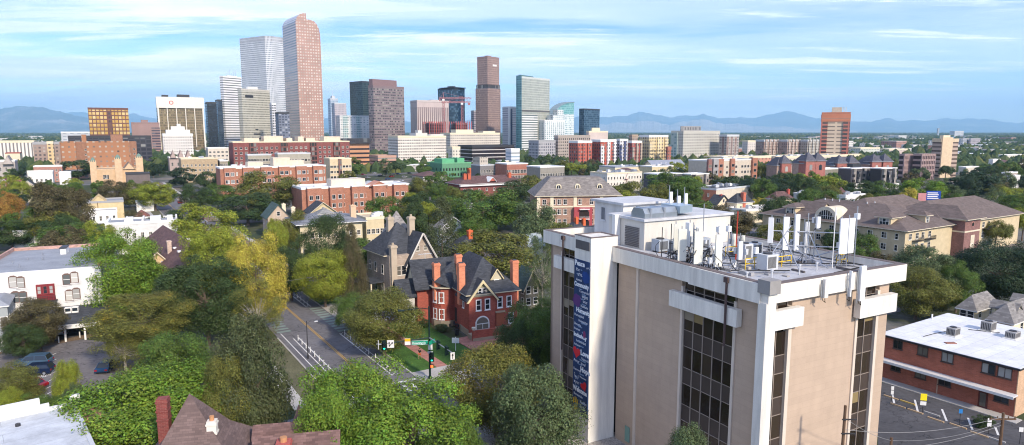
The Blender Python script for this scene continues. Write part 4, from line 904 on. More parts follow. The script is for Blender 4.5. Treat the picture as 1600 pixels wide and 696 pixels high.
o,W,D,H=low('apartment_block','grey rendered apartment block, right one in front of the dark red complex',429,429,485,241,452,wall=plain((.38,.35,.28),name='grey render'),cap=M['lgrey'],nB=10,wA=10,win=(1.8,1.7),fl=3.4,z0=2,mull=2,trans=1)
o,W,D,H=low('apartment_block','cream apartment block with square dark windows at the right end of the red complex',506,506,549,249,440,wall=plain((.62,.50,.32),name='cream render'),cap=M['cream'],nB=7,wA=14,win=(1.8,1.6),fl=3.5,z0=1.5,mull=2,trans=1)
b=MB();b.box(W*.38,-1.2,1,W*.52,-.02,H);b.build('balcony_stack',[facade((.20,.10,.08),(.04,.03,.03),3,3.5,.8,.7)],o)
# orange brick complex with stepped bays
def bays(o,W,H,n,wall,me,fl,nf,dep=1.8,z0=1.2,frac=.62):
 for k in range(n):
  b=MB();x0=W*(k+(1-frac)/2)/n;x1=W*(k+1-(1-frac)/2)/n
  b.box(x0,-dep,0,x1,-.02,H+.3);b.box(x0-.1,-dep-.1,H+.3,x1+.1,.4,H+.7,1);bb=b.build('bay',[wall,M['white']],o)
  for j in range(nf):
   for q in (.25,.7):inst('window',me,bb,(x0+(x1-x0)*q,-dep,z0+fl*j))
o,W,D,H=low('apartment_complex','orange brick apartment building with white cornice and projecting bays, the taller left one',337,337,509,264,345,wall=orangeb,cap=M['white'],roof=M['whiteroof'],nB=0,wA=16,z0=1.2,fl=3.6)
me=win_mesh(1.9,1.9,(.75,.73,.68),M['glassl'],2,1)
bays(o,W,H,6,orangeb,me,3.9,4)
grid(o,me,'B',W,D,18,4,1.2,3.9,skip=(0,1,3,4,6,7,9,10,12,13,15,16))
b=MB();b.box(W*.26,3,H+.1,W*.4,11,H+2.8);b.box(W*.5,3,H+.1,W*.66,12,H+5);b.box(W*.66,4,H+.1,W*.8,12,H+3.4);b.build('penthouse',[pl((.66,.56,.42))],o)
clutter(o,W,D,H,7,5)
o,W,D,H=low('apartment_complex','orange brick apartment building with white flat roofs, the lower right one',455,455,638,296,270,wall=orangeb,cap=M['white'],roof=M['whiteroof'],nB=0,wA=18,z0=1,fl=3.6)
me=win_mesh(1.5,1.8,(.75,.73,.68),None,2,1)
bays(o,W,H,5,orangeb,me,3.5,3,2.2)
grid(o,me,'B',W,D,15,3,1,3.5,skip=(0,1,3,4,6,7,9,10,12,13))
b=MB();b.box(W*.3,6,H+.1,W*.62,13,H+3);b.build('penthouse',[pl((.64,.56,.45))],o)
b=MB();b.gable(W*.62,-1.5,W*.78,5,H+.1,1.8,.3,'y',0,1);b.build('roof_gable',[plain((.5,.25,.18)),orangeb],o)
clutter(o,W,D,H,6,9)
low('shed','long low cream flat roofed building above the orange brick roofs',562,562,640,291,330,wall=M['cream'],roof=M['gravelroof'],wA=14,cat='building',clut=4)
low('shop_row','small cream and brick shops above the orange brick building',545,545,566,281,360,wall=M['cream'],roof=M['whiteroof'],wA=10,nB=4,cat='building')
# green sheathed construction
o,W,D,H=low('construction_building','unfinished building sheathed in bright green boards',668,676,736,256,520,None,57,plain((.12,.28,.16),name='green sheathing board'),plain((.16,.42,.22)),plain((.3,.36,.32)),10,4,4.2,(1.5,2.2),(.06,.2,.1),mull=1,trans=1,gl=plain((.02,.02,.02),name='empty opening'),wA=26)
b=MB();b.box(W*.08,4,H+.1,W*.5,18,H+3.4);b.box(W*.6,4,H+.1,W*.85,18,H+3.8);b.build('upper_storey',[plain((.12,.40,.2))],o)
b=MB();b.box(W*.86,-2.5,1,W*.97,-.1,H-4);b.build('orange_shaft',[plain((.6,.15,.06))],o)
o,W,D,H=low('apartment_block','dark grey apartment wing beside the arched orange brick block',736,738,776,259,500,th=58,wall=plain((.20,.19,.19)),cap=M['lgrey'],roof=M['whiteroof'],nB=6,wA=22,fl=4,win=(1.6,2.2))
b=MB();b.box(W*.1,3,H+.1,W*.6,14,H+6);b.build('penthouse',[facade((.45,.40,.33),(.2,.18,.16),2,3,.5,.5)],o)
o,W,D,H=low('apartment_block','orange brick block with rows of tall arched windows under a curved white roof',774,775,825,257,490,th=60,wall=redb,cap=M['white'],roof=M['whiteroof'],nB=14,wA=22,fl=4.2,win=(1.2,2.6),mull=1)
low('apartment_block','grey olive apartment block with dark balconies right of the arched brick block',823,824,882,262,460,th=60,wall=plain((.28,.26,.22)),cap=M['white'],roof=M['whiteroof'],nB=10,wA=18,fl=3.8,win=(1.8,2.2))
low('shop_row','long low red brick building behind the grey olive apartments',825,826,894,254,640,th=60,wall=redb,roof=plain((.35,.2,.17)),nB=0,wA=22,cat='building',clut=4)
low('office_block','cream roofed box among the low brick buildings, centre',776,776,800,252,640,wall=M['cream'],wA=18,nB=0,cat='building')
# dark red mansion with wide brown roof
o,W,D,H=house('wide dark red brick mansion with a brown hip roof and pair of orange chimneys',700,706,822,289,60,darkredb,sh_dr,9,3.6,wA=15,kind='hip',nB=9,nA=3,chim=[(.12,.3,1.6,.8,plain((.5,.12,.06))),(.18,.3,1.6,.8,plain((.5,.12,.06))),(.8,.3,1.4,.8,plain((.5,.12,.06)))],name='mansion',ov=1.2)
b=MB();b.gable(W*.42,-.5,W*.52,5,H+1.2,2,.4,'y',1,0);b.build('roof_gable',[plain((.45,.12,.08)),M['white']],o)
b=MB();b.box(-.6,-1.4,H-.9,W+.6,-.02,H-.3);b.build('eaves',[M['white']],o)
# slate mansard apartment
loc,rz,W,D,H,pts=frame_of(828,829,968,308,225,84,wA=18);reg(pts,2)
o=thing('apartment_house','red brick and cream apartment house with a grey mansard roof and three arched dormers','apartment building',loc,rz)
b=MB();b.box(0,0,0,W,D,H);b.build('wall',[brick((.36,.22,.155))],o)
b=MB();b.hip(0,0,W,D,H+.3,6.0,.9,0,1,flat=.35);b.build('roof',[shingle((.21,.19,.175)),M['cream']],o)
b=MB()
for z in (H-3.7,):b.box(-.1,-.12,z,W+.1,-.02,z+.5)
for k in (0,.16,.44,.76,.97):b.box(W*k,-.22,0,W*k+W*.04,-.02,H-.02)
b.build('cream_trim',[M['cream']],o)
me=win_mesh(1.3,1.9,(.78,.76,.7),None,2,2)
for j in range(4):
 for u in (.09,.2,.27,.34,.52,.66,.72,.82,.9):put(o,me,'B',W*u,1+3.4*j,W,D)
b=MB();b.box(W*.44,-1.6,0,W*.66,-.24,H-3.6);cb=b.build('entrance_bay',[plain((.38,.07,.08),name='dark red cladding')],o)
for j in range(3):
 b=MB();b.box(W*.5,-2.6,3.0+3.3*j,W*.62,-1.62,3.15+3.3*j)
 for q in range(12):b.box(W*.5+(W*.12-.05)*q/11,-2.6,3.15+3.3*j,W*.5+(W*.12-.05)*q/11+.05,-2.55,4.1+3.3*j)
 b.build('balcony',[M['white']],cb)
 b=MB();zz=.2+3.3*j;b.extr([(W*.5,zz),(W*.62,zz),(W*.62,zz+2),(W*.595,zz+2.6),(W*.56,zz+2.8),(W*.525,zz+2.6),(W*.5,zz+2)],-1.66,-1.61);b.build('loggia',[plain((.03,.02,.02))],cb)
def dormer_arch(parent,x,y,z,w=1.9,h=3.0,mat=None):
 mat=mat or M['cream'];b=MB()
 arc=[(x+w/2*math.cos(a),z+h-w/2+w/2*math.sin(a)) for a in [math.pi*i/8 for i in range(9)]]
 b.extr([(x-w/2,z),(x+w/2,z)]+arc,y,y+4.5);d=b.build('dormer',[mat],parent);b=MB();w*=.68;h2=h*.88
 arc=[(x+w/2*math.cos(a),z+h2-w/2+w/2*math.sin(a)) for a in [math.pi*i/8 for i in range(9)]]
 b.extr([(x-w/2,z+.3),(x+w/2,z+.3)]+arc,y-.06,y-.01,0)
 b.box(x-.06,y-.1,z+.3,x+.06,y-.061,z+h2,1);b.box(x-w/2,y-.1,z+1.3,x-.061,y-.061,z+1.4,1);b.box(x+.061,y-.1,z+1.3,x+w/2,y-.061,z+1.4,1);b.build('window',[M['glassd'],M['white']],d)
for u in (.27,.5,.77):dormer_arch(o,W*u,1.6,H+1.2)
# grey house with blue gable
o,W,D,H=house('small grey roofed house with a white framed bright blue gable window',697,722,736,337,72,plain((.5,.5,.48)),sh_grey,6.5,4.2,wA=9,wB=7,ridge='y',trim=M['white'],wallu=plain((.70,.72,.72)))
b=MB();b.poly([(W*.3,-.08,H+.2),(W*.7,-.08,H+.2),(W*.5,-.08,H+2.6)]);b.build('blue_window',[plain((.08,.28,.42),rough=.3)],o)
house('house with a pale steel blue metal roof beside the green cottonwood',800,815,836,385,50,plain((.4,.42,.42)),plain((.32,.38,.42),.5,name='steel roof'),5.5,2.5,wA=9,wB=8,ridge='x')
house('dark roofed low house with an orange chimney behind the red brick house',700,700,757,392,60,plain((.2,.17,.15)),sh_dark,6,3,wA=10,kind='hip',chim=[(.58,.35,1.6,.6,plain((.62,.14,.05)))])
house('dark slate roofed house with two orange chimneys behind the office roof',870,872,930,366,60,plain((.2,.17,.15)),sh_dark,5.5,3,wA=10,kind='hip',chim=[(.45,.4,1.4,.45,plain((.62,.14,.05))),(.7,.3,1.0,.45,plain((.62,.14,.05)))])
house('house with a dark roof and small white gable beyond the conifer',680,684,708,356,58,M['lgrey'],sh_grey,6,3,wA=9,wB=8,ridge='y',trim=M['white'])
house('green roofed house right of the red brick mansion',806,809,842,447,60,plain((.22,.2,.15)),sh_green,5,3.2,wA=9,kind='gable',ridge='y',trim=M['cream'],chim=[(.75,.4,.4,.45,brick((.3,.12,.1)))])
house('house with dark green roof and pale chimney beside the yellow mansion',410,412,452,340,60,plain((.5,.4,.3)),sh_green,7.5,4,wA=10,ridge='y',chim=[(.78,.1,.2,.6,M['cream'])])
# yellow mansion with hipped grey roof
o,W,D,H=house('broad pale yellow mansion with a low blue grey hip roof and tall cream chimneys',452,457,566,352,62,plain((.62,.54,.36),name='yellow stone'),shingle((.20,.21,.23)),9.5,2.4,wA=17,kind='hip',nB=8,nA=3,chim=[(.02,.7,1.6,.55,M['cream']),(.90,.2,2.2,.8,plain((.65,.46,.3)))],name='mansion',ov=1.3)
b=MB();b.hip(W*.38,D*.38,W*.62,D*.66,H+2.0,1.7,.6,0,1);b.box(W*.38,D*.38,H+1,W*.62,D*.66,H+1.9,1);b.build('lantern_roof',[shingle((.24,.24,.23)),M['cream']],o)
o,W,D,H=low('building_wing','yellow stone flat roofed wing right of the hip roofed mansion',553,553,600,343,None,9,wall=plain((.62,.52,.33)),cap=M['cream'],roof=plain((.55,.45,.3)),wA=12,nB=4,cat='building',clut=3)
house('small slate roofed house with yellow gable and skylight left of the hip roofed mansion',476,480,502,333,58,plain((.6,.5,.3)),sh_dark,7,3.4,wA=10,wB=9,ridge='y',trim=M['cream'])
# --- grey stone mansion (steep dark roofs, front gable)
def Rot(rz):return (math.cos(rz),math.sin(rz)),(-math.sin(rz),math.cos(rz))
loc,rz,W,D,H,pts=frame_of(572,612,674,400,None,47,h=9.6);reg(pts,1)
loc,rz,W,D,H,pts=frame_of(573,598,676,401,None,55,h=9.6,wA=19)
o=thing('stone_mansion','grey brown brick mansion with steep black roofs, tall chimneys and a wide front gable','mansion',loc,rz);stone=brick((.40,.32,.25),(.45,.38,.3),var=.12,bw=.6,bh=.2)
b=MB();b.box(0,0,0,W,D,H,bottom=False);b.build('wall',[stone],o)
b=MB();b.hip(0,2,W*1.0,D,H,6.2,.8,0,1);b.gable(W*.40,-.6,W*1.02,D*.5,H-1.2,5.6,.9,'y',0,2);b.build('roof',[sh_dark,M['cream'],stone],o)
b=MB();b.box(W*.40,-.6,0,W*1.02,-.02,H-1.2);b.build('gable_wing',[stone],o)
b=MB();e=H-1.2-5.6/(W*.31)*.9;b.tube((W*.40-.9,-1.55,e+.1),(W*.71,-1.55,H+4.5),.2,4);b.tube((W*1.02+.9,-1.55,e+.1),(W*.71,-1.55,H+4.5),.2,4);b.build('bargeboard',[plain((.62,.58,.5))],o)
b=MB();b.tube((W*.62,D*.8,H+2),(W*.62,D*.8,H+8.4),4.6,8,0,r2=.1);b.build('turret_roof',[shingle((.26,.24,.22))],o)
me=win_mesh(1.15,2.1,(.62,.58,.5),None,1,2)
for u,z in ((.52,1),(.9,1),(.52,5),(.74,1),(.74,5),(.9,5)):inst('window',me,o,(W*u,-.6,z))
me2=win_mesh(.9,1.2,(.62,.58,.5),None,1,2)
for u in (.62,.8):inst('window',me2,o,(W*u,-.6,H+.6))
for u,z in ((.2,1),(.2,5.2),(.06,5.2),(.32,5.2)):inst('window',me,o,(W*u,0,z))
for u in (.3,.6,.85):
 for z in (1,5.2):put(o,me,'A',D*u,z,W,D)
for fx,fy,z0,zt in ((.07,-.02,3,H+2.4),(.70,.34,H,H+7.6),(.36,.62,H+3,H+7.4)):
 b=MB();x,y=W*fx,D*fy;b.box(x-.65,y-.6,z0,x+.65,y+.6,zt);b.box(x-.8,y-.75,zt-.6,x+.8,y+.75,zt-.15);b.tube((x,y,zt),(x,y,zt+.5),.25,8);b.build('chimney',[plain((.46,.38,.28))],o)
b=MB();b.box(-3.2,3,3.4,-.02,8.5,3.7,1)
for y in (3.3,5.7,8.2):b.box(-3.1,y-.15,0,-2.8,y+.15,3.4)
b.build('porch',[M['cream'],sh_dark],o)
b=MB();ex=W*.72
for k in range(9):b.box(ex+2.2+k*.32,-1.9,1+.42*k,ex+2.5+k*.32,-.75,1.05+.42*k)
b.tube((ex+2,-1.9,2),(ex+5,-1.9,5.8),.05,4);b.box(ex+4.6,-2.1,4.9,ex+7,-.65,5.0);b.build('fire_stairs',[M['dmetal']],o)
# --- grey garage
o,W,D,H=bld('garage','low grey rendered garage with a dark flat roof between the stone and red mansions','garage',634,640,676,459,None,60,h=3.6,wA=7)
b=MB();b.box(0,0,0,W,D,H);b.build('wall',[plain((.36,.36,.36))],o);b=MB();b.box(-.4,-.4,H,W+.4,D+.4,H+.3,0);b.build('roof',[sh_dark],o)
b=MB();b.tube((W*.45,3,H+.3),(W*.45,3,H+1.6),.15,8);b.build('flue',[M['lgrey']],o)
# --- red brick mansion
zE=7.35
C0=G(731,462,zE)
rz=R(25);ux,uy=Rot(rz)
o=thing('red_brick_mansion','bright red painted brick mansion with black roof, orange chimneys and a cream gable','mansion',(C0[0],C0[1],0),rz)
Wm=hit(808,452,C0,ux);Wm=max(8.5,min(16,Wm));Dm=15;print('Wm',Wm)
reg([(C0[0]+ux[0]*a+uy[0]*c,C0[1]+ux[1]*a+uy[1]*c) for a,c in ((-2,-4),(Wm+2,-4),(Wm+2,Dm+2),(-8,Dm+2),(-4,6))],1)
rb=brick((.33,.075,.05),(.33,.14,.10),var=.18);base=plain((.34,.28,.2),name='foundation stone');wt=(.8,.79,.76)
b=MB();b.box(0,0,0,Wm,Dm,zE);b.box(-6.0,10.6,0,0,16.5,zE-.01)
b.build('wall',[rb],o)
b=MB();cx,cy,rr=-1.9,4.2,3.1
P8=[(cx+rr*math.cos(a),cy+rr*math.sin(a)) for a in [math.pi+math.pi/8+2*math.pi*i/8 for i in range(8)]]
cx,cy=-1.1,9.2;P8=[(cx+2.4*math.cos(a),cy+2.4*math.sin(a)) for a in [2*math.pi*(i+.5)/10 for i in range(10)]]
b.prism(P8,0,zE);tw=b.build('round_bay',[rb],o)
b=MB();P9=[(cx+2.55*math.cos(a),cy+2.55*math.sin(a)) for a in [2*math.pi*(i+.5)/10 for i in range(10)]]
b.prism(P9,0,1.1);b.box(-.12,-.12,0,Wm+.12,-.02,1.1);b.box(-.12,-.02,0,-.02,4,1.1);b.build('foundation',[base],o)
b=MB()
for z in (3.95,):b.box(-.08,-.08,z,Wm+.08,-.02,z+.16);b.prism([(cx+2.47*math.cos(a),cy+2.47*math.sin(a)) for a in [2*math.pi*(i+.5)/10 for i in range(10)]],z,z+.16)
b.build('string_course',[plain((.36,.08,.05))],o)
# roofs
b=MB();b.hip(0,0,Wm,Dm+1.5,zE+.15,5.6,.6,0,1);b.gable(-6.2,10.2,Wm*.5,16.6,zE,4.3,.5,'x',0,1);b.prism([(cx+2.9*math.cos(a),cy+2.9*math.sin(a)) for a in [2*math.pi*(i+.5)/10 for i in range(10)]],zE-.05,zE+.12,1);b.tube((cx,cy,zE+.13),(cx+1.8,cy,zE+4.2),2.95,12,0,r2=.3);b.build('roof',[shingle((.05,.055,.065),.3,.6,.22),plain((.5,.45,.33))],o)
b=MB();gx0,gx1=.05,Wm*.53;gm=(gx0+gx1)/2
b.box(gx0,-.35,0,gx1,-.02,zE-.4);gw=b.build('front_bay',[rb],o)
b=MB();b.gable(gx0,-.35,gx1,4.8,zE-.4,2.9,.6,'y',0,1,gov=.35);gr=b.build('front_gable',[shingle((.05,.055,.065),.3,.6,.22),plain((.35,.33,.22),name='sage shingles')],o)
b=MB();k=2.9/((gx1-gx0)/2);b.extr([(gx0-.6,zE-.4-k*.6-.15),(gx0-.25,zE-.4-k*.6-.15),(gm,zE+2.1),(gx1+.25,zE-.4-k*.6-.15),(gx1+.6,zE-.4-k*.6-.15),(gm,zE+2.72)],-.98,-.73);b.build('bargeboard',[plain((.66,.56,.33),name='cream paint')],o)
wS=win_mesh(1.05,2.05,wt,M['glassd'],1,2,.16);wG=win_mesh(.75,1.2,wt,M['glassd'],1,2,.12)
for u in (.36,.70):inst('window',wS,gw,(gx0+(gx1-gx0)*u,-.35,4.45))
for u in (-.42,.42):inst('window',wG,gr,(gm+u,-.35,zE+.0))
b=MB();r_=1.35;ca=[(gm+r_*math.cos(a),2.1+r_*math.sin(a)) for a in [math.pi*i/12 for i in range(13)]]
b.extr([(gm-r_,.9),(gm+r_,.9)]+ca,-.47,-.36,0)
r2_=1.12;ca=[(gm+r2_*math.cos(a),2.1+r2_*math.sin(a)) for a in [math.pi*i/12 for i in range(13)]]
b.extr([(gm-r2_,1.1),(gm+r2_,1.1)]+ca,-.51,-.48,1);b.box(gm-r2_,-.57,2.0,gm+r2_,-.52,2.12,0);b.box(gm-.04,-.57,1.1,gm+.04,-.52,1.99,0);b.build('arched_window',[plain(wt),M['glassd']],gw)
for u in (.64,.83):inst('window',wS,o,(Wm*u,0,4.45))
inst('window',wS,o,(Wm*.87,0,1.3))
b=MB();b.box(Wm*.56,-.12,.9,Wm*.72,-.02,3.6);b.box(Wm*.54,-.3,3.6,Wm*.74,-.02,3.9,1);b.build('door',[plain((.33,.10,.05),name='varnished wood'),plain((.4,.3,.2))],o)
b=MB();b.box(Wm*.80,-.35,2.6,Wm*.82,-.05,3.1);b.build('wall_lamp',[M['dmetal']],o)
# front terrace wall with planters
b=MB();b.box(gx0-.6,-3.6,0,Wm*.80,-3.2,1.9,0);b.box(gx0-.6,-3.65,0,Wm*.80,-3.61,.6,1);b.box(gx0-.6,-3.2,0,Wm*.80,-1.22,.9,1);b.build('porch_wall',[rb,base],o)
for u in (gx0-.3,Wm*.78):
 b=MB();b.tube((u,-3.4,1.9),(u,-3.4,2.2),.2,8,r2=.35);b.tube((u,-3.4,2.2),(u,-3.4,2.5),.42,8);b.build('planter',[plain((.6,.55,.45))],o)
for z,n_ in ((4.5,0),(1.35,1)):
 for ang in (-160,-124):
  a=R(ang);x,y=cx+2.30*math.cos(a),cy+2.30*math.sin(a);w_=inst('window',wS,tw,(x,y,z),a+math.pi/2)
for y,z in ((2.2,4.6),):put(o,win_mesh(.8,1.2,wt),'A',y,z,Wm,Dm)
b=MB();b.box(-.1,5.6,1.1,-.02,6.6,3.7);b.build('side_door',[plain((.06,.04,.035))],o)
def rchim(x,y,zt,s=.55):
 b=MB();b.box(x-s,y-s,5,x+s,y+s,zt);b.box(x-s-.1,y-s-.1,zt-.5,x+s+.1,y+s+.1,zt-.2);b.box(x-s*.6,y-s*.6,zt,x+s*.6,y+s*.6,zt+.12,1);b.build('chimney',[brick((.62,.22,.12),(.6,.3,.2),var=.1),M['dmetal']],o)
rchim(-2.9,8.6,11.9,.58);rchim(.0,3.3,12.6,.58);rchim(1.6,9.0,13.1,.55);rchim(Wm+.2,1.6,12.6,.58)
b=MB();dx=Wm*.63;b.box(dx-.95,1.2,zE,dx+.95,4,zE+2.4,1);b.gable(dx-.95,1.2,dx+.95,5,zE+2.4,1.5,.3,'y',0,1);d=b.build('dormer',[shingle((.05,.055,.065),.3,.6,.22),plain((.55,.5,.36))],o)
inst('window',win_mesh(1.0,1.6,wt,M['glassd'],1,2,.13),d,(dx,1.2,zE+.5))
b=MB();b.tube((dx-1.3,.85,zE+2.1),(dx,.85,zE+4.0),.1,4);b.tube((dx+1.3,.85,zE+2.1),(dx,.85,zE+4.0),.1,4);b.build('dormer_trim',[plain((.66,.56,.33))],d)
b=MB();b.tube((-3.5,13.4,11.4),(-3.5,13.4,13.0),.05,5)
for k in range(6):b.tube((-4.6+k*.4,12.9,12.8),(-4.4+k*.4,13.9,12.8),.04,4)
b.tube((-4.8,13.4,12.8),(-2.2,13.4,12.8),.05,4);b.build('tv_aerial',[M['lgrey']],o)
# fire stair behind at left
b=MB();b.box(-9.5,11,0,-6.4,Dm,5.6,0);b.gable(-9.5,11,-6.4,Dm,5.6,2.6,.3,'x',1,0);b.build('rear_wing',[plain((.5,.48,.42)),shingle((.05,.055,.065),.3,.6,.22)],o)
REDH=(C0,rz,Wm)
# ------------------------------------------------------------------ right, middle ground
low('shop_row','long blue grey standing seam roofs below the yellow apartments',936,938,1010,262,520,th=60,wall=M['cream'],roof=plain((.30,.33,.38),.5,name='seam metal roof'),cap=plain((.33,.36,.4)),wA=40,cat='building',clut=6)
o,W,D,H=bld('slate_roofed_hall','long hall with a sloping slate blue roof and small roof vents','building',1000,1003,1075,266,520,60,wA=30)
b=MB();b.box(0,0,0,W,D,H);b.build('wall',[facade((.35,.15,.12),(.1,.1,.1),4,4,.6,.5)],o);b=MB();b.gable(0,0,W,D,H,7,1,'x',0,1);b.build('roof',[plain((.26,.28,.33),.5),M['cream']],o)
for k in range(4):b=MB();x=W*(.3+.15*k);b.tube((x,6,H+2),(x,6,H+5.6),.3,6);b.build('vent_pipe',[M['white']],o)
o,W,D,H=low('apartment_block','four storey apartment row of brick towers and cream infill behind the trees',1076,1078,1181,252,430,th=60,wall=plain((.55,.48,.38)),cap=M['white'],roof=M['greyroof'],nB=16,wA=16,fl=3.6,win=(2.0,1.8),mull=2,trans=1,skip=(0,4,5,10,15),clut=5)
for x,w,c in ((0,.07,mauveb),(.1,.1,None),(.2,.1,orangeb),(.45,.08,orangeb),(.9,.1,orangeb)):
 b=MB();b.box(W*x,-1.6,0,W*(x+w),-.02,H+1.2);bb=b.build('brick_tower',[c or plain((.33,.32,.31))],o)
 for j in range(4):inst('window',win_mesh(2.6,1.8,(.3,.28,.26),None,2,1),bb,(W*(x+w/2),-1.6,1.2+3.9*j))
o,W,D,H=low('apartment_house','old white painted apartment house with a rusty outside stair',922,930,1003,272,390,th=58,wall=plain((.70,.66,.58)),cap=M['cream'],roof=M['gravelroof'],nB=12,nA=3,wA=16,fl=3.4,win=(1.0,1.6),mull=1,skip=(6,),clut=8)
b=MB()
for j in range(3):b.tube((W*.5,-.6,1+3.4*j),(W*.56,-.6,4.4+3.4*j),.12,4);b.box(W*.49,-1.2,.9+3.4*j,W*.58,-.02,1.05+3.4*j)
b.build('outside_stair',[plain((.28,.10,.07))],o)
low('shop_row','pale yellow low building right of the old white apartment house',1000,1002,1052,261,470,th=60,wall=plain((.62,.52,.32)),roof=M['gravelroof'],nB=5,wA=16,cat='building',clut=4)
def modern(label,l,r,py,Y,c1=(.045,.045,.05),nb=4,whitebase=False):
 o,W,D,H=low('modern_townhouses',label,l,l+2,r,py,Y,th=60,wall=plain(c1,name='dark cladding'),cap=M['white'],roof=M['whiteroof'],nB=nb*2,wA=14,fl=3.3,win=(1.6,1.8),fcol=(.2,.2,.2),par=.35)
 for k in range(nb):
  b=MB();b.box(W*(k+.1)/nb,-1.6,0 if not whitebase else 3.4,W*(k+.55)/nb,-.02,H-1.5*(k%2));b.build('bay',[facade((.10,.10,.11) if k%2 else (.30,.27,.24),(.03,.03,.03),2.6,3.3,.55,.55,(.5,.48,.42),.45)],o)
  if whitebase:b=MB();b.box(W*(k+.05)/nb,-2.6,0,W*(k+.8)/nb,-1.62,3.4);b.build('white_porch',[M['white']],o)
 return o
modern('dark grey modern townhouses with flat white roof, left row behind the big green tree',1006,1066,273,370,(.09,.09,.10))
modern('tan and grey modern townhouses under a flat white roof, right of the dark row',1062,1108,273,375,(.28,.25,.2),3)
modern('dark modern apartments with a black penthouse box and white porches',1310,1362,264,420,(.10,.09,.09),4,True)
modern('black modern townhouse with a tall white panel at its right end',1360,1402,264,415,(.05,.045,.045),3,True)
low('modern_townhouses','long olive grey low building with a white roof strip left of the black penthouse',1270,1272,1312,265,430,th=60,wall=plain((.24,.23,.19)),roof=M['whiteroof'],nB=6,wA=14)
o=low('penthouse_box','black box storey standing behind the dark modern apartments',1325,1326,1346,258,432,th=60,wall=M['dmetal'],roof=M['darkroof'],cap=M['dmetal'],wA=8,cat='building')
# brick turreted apartment rows with dark pyramid roofs
def turreted(label,l,r,py,Y,nt=3,seed=1):
 o,W,D,H=bld('turreted_apartments',label,'apartment building',l,l+2,r,py,Y,78,wA=12)
 b=MB();b.box(0,0,0,W,D,H);b.build('wall',[brick((.40,.28,.22))],o)
 b=MB();b.hip(0,0,W,D,H,5.5,.6,0,1,flat=.3);b.build('roof',[shingle((.10,.10,.12)),M['lgrey']],o)
 me=win_mesh(1.5,1.8,(.7,.66,.6),None,2,2);grid(o,me,'B',W,D,nt*4,max(2,int(H/3.6)),1,3.5)
 for k in range(nt):
  x=W*(k+.5)/nt;b=MB();b.box(x-3.6,-2.2,0,x+3.6,5,H+1.6,0);b.hip(x-3.6,-2.2,x+3.6,5,H+1.8,5.5,.6,1,2);bb=b.build('brick_turret',[brick((.36,.13,.10)),shingle((.10,.10,.12)),M['lgrey']],o)
  b=MB();b.extr([(x-1,H-4)]+[(x+1,H-4)]+[(x+math.cos(a),H-1.5+math.sin(a)) for a in [math.pi*i/6 for i in range(7)]],-2.3,-2.21,0);b.build('arched_window',[M['glassl']],bb)
turreted('brick apartments with dark pyramid turrets, left group right of the slate roofs',1198,1238,259,450,1)
turreted('brick apartments with dark pyramid turrets and arched bays, second group',1238,1286,256,420,2)
turreted('brick apartments with dark pyramid turrets, middle group behind the modern townhouses',1285,1340,259,455,2)
turreted('brick apartments with dark pyramid turrets, right group left of the parking decks',1338,1392,257,450,2)
mid('shop_row','very long cream flat roof behind the turreted apartments',1180,1181,1345,246,640,60,facade((.6,.53,.44),(.3,.25,.2),8,5,.4,.3),M['cream'],wA=24,nclut=8)
mid('shop_row','long low pale red walled building left of the turreted apartments',1100,1101,1205,247,610,60,facade((.5,.25,.18),(.2,.15,.12),5,4,.4,.3),M['cream'],wA=24,nclut=6)
house('small mission style yellow building with an orange red wall before the parking decks',1411,1412,1444,263,60,plain((.66,.45,.2)),plain((.5,.14,.06)),7,3,wA=10,wB=20)
# orange and cream two storey block with roof gear
o,W,D,H=low('apartment_house','flat roofed block with an orange brick left wall and cream balcony front',1080,1106,1178,297,None,8.6,th=50,wall=plain((.62,.56,.45)),cap=M['lgrey'],roof=M['darkroof'],nB=7,wA=14,fl=4,win=(1.8,1.9),clut=14)
b=MB();b.box(-.12,0,0,-.02,D,H-.3);bb=b.build('brick_flank',[brick((.5,.2,.12))],o)
me=win_mesh(1.0,1.7,(.7,.68,.62),M['glassl'])
for u in (.3,.55,.8):inst('window',me,bb,(-.12,D*u,5),-math.pi/2)
house('dark roofed house with a red brick chimney, left one below the cream balcony block',1107,1110,1140,319,58,M['cream'],sh_dark,6.5,3.2,wA=9,ridge='y',chim=[(.5,.3,.4,.6,brick((.4,.07,.05)))])
house('dark roofed house with a round orange red chimney, right below the cream balcony block',1136,1140,1176,318,60,M['cream'],sh_dark,7,3.6,wA=10,kind='hip',chim=[(.45,.1,.6,.75,brick((.5,.14,.08)))])
low('shed','large low building with a plain off white roof behind the yellow shrubs',1135,1140,1225,330,None,5,th=62,wall=M['cream'],roof=plain((.58,.56,.52)),wA=20,cat='building',clut=2)
house('house with a plum brown roof and red chimney among yellow trees behind the big roofs',1198,1202,1238,312,60,M['cream'],sh_dr,6.5,3.0,wA=10,kind='hip',chim=[(.9,.3,1.0,.5,brick((.5,.09,.06)))])
low('shed','low white roofed buildings with rooftop units, left of the conical brown roof',1240,1242,1268,304,None,5.5,wall=M['white'],roof=M['whiteroof'],wA=10,cat='building',clut=4)
o,W,D,H=low('shed','low white flat roofed building with a conical brown roof peak',1302,1304,1352,307,None,6.5,wall=M['white'],roof=M['whiteroof'],wA=12,cat='building',clut=7)
b=MB();b.tube((W*.35,6,H+.1),(W*.35,6,H+3.6),3.4,8,r2=.1);b.build('conical_roof',[sh_dr],o)
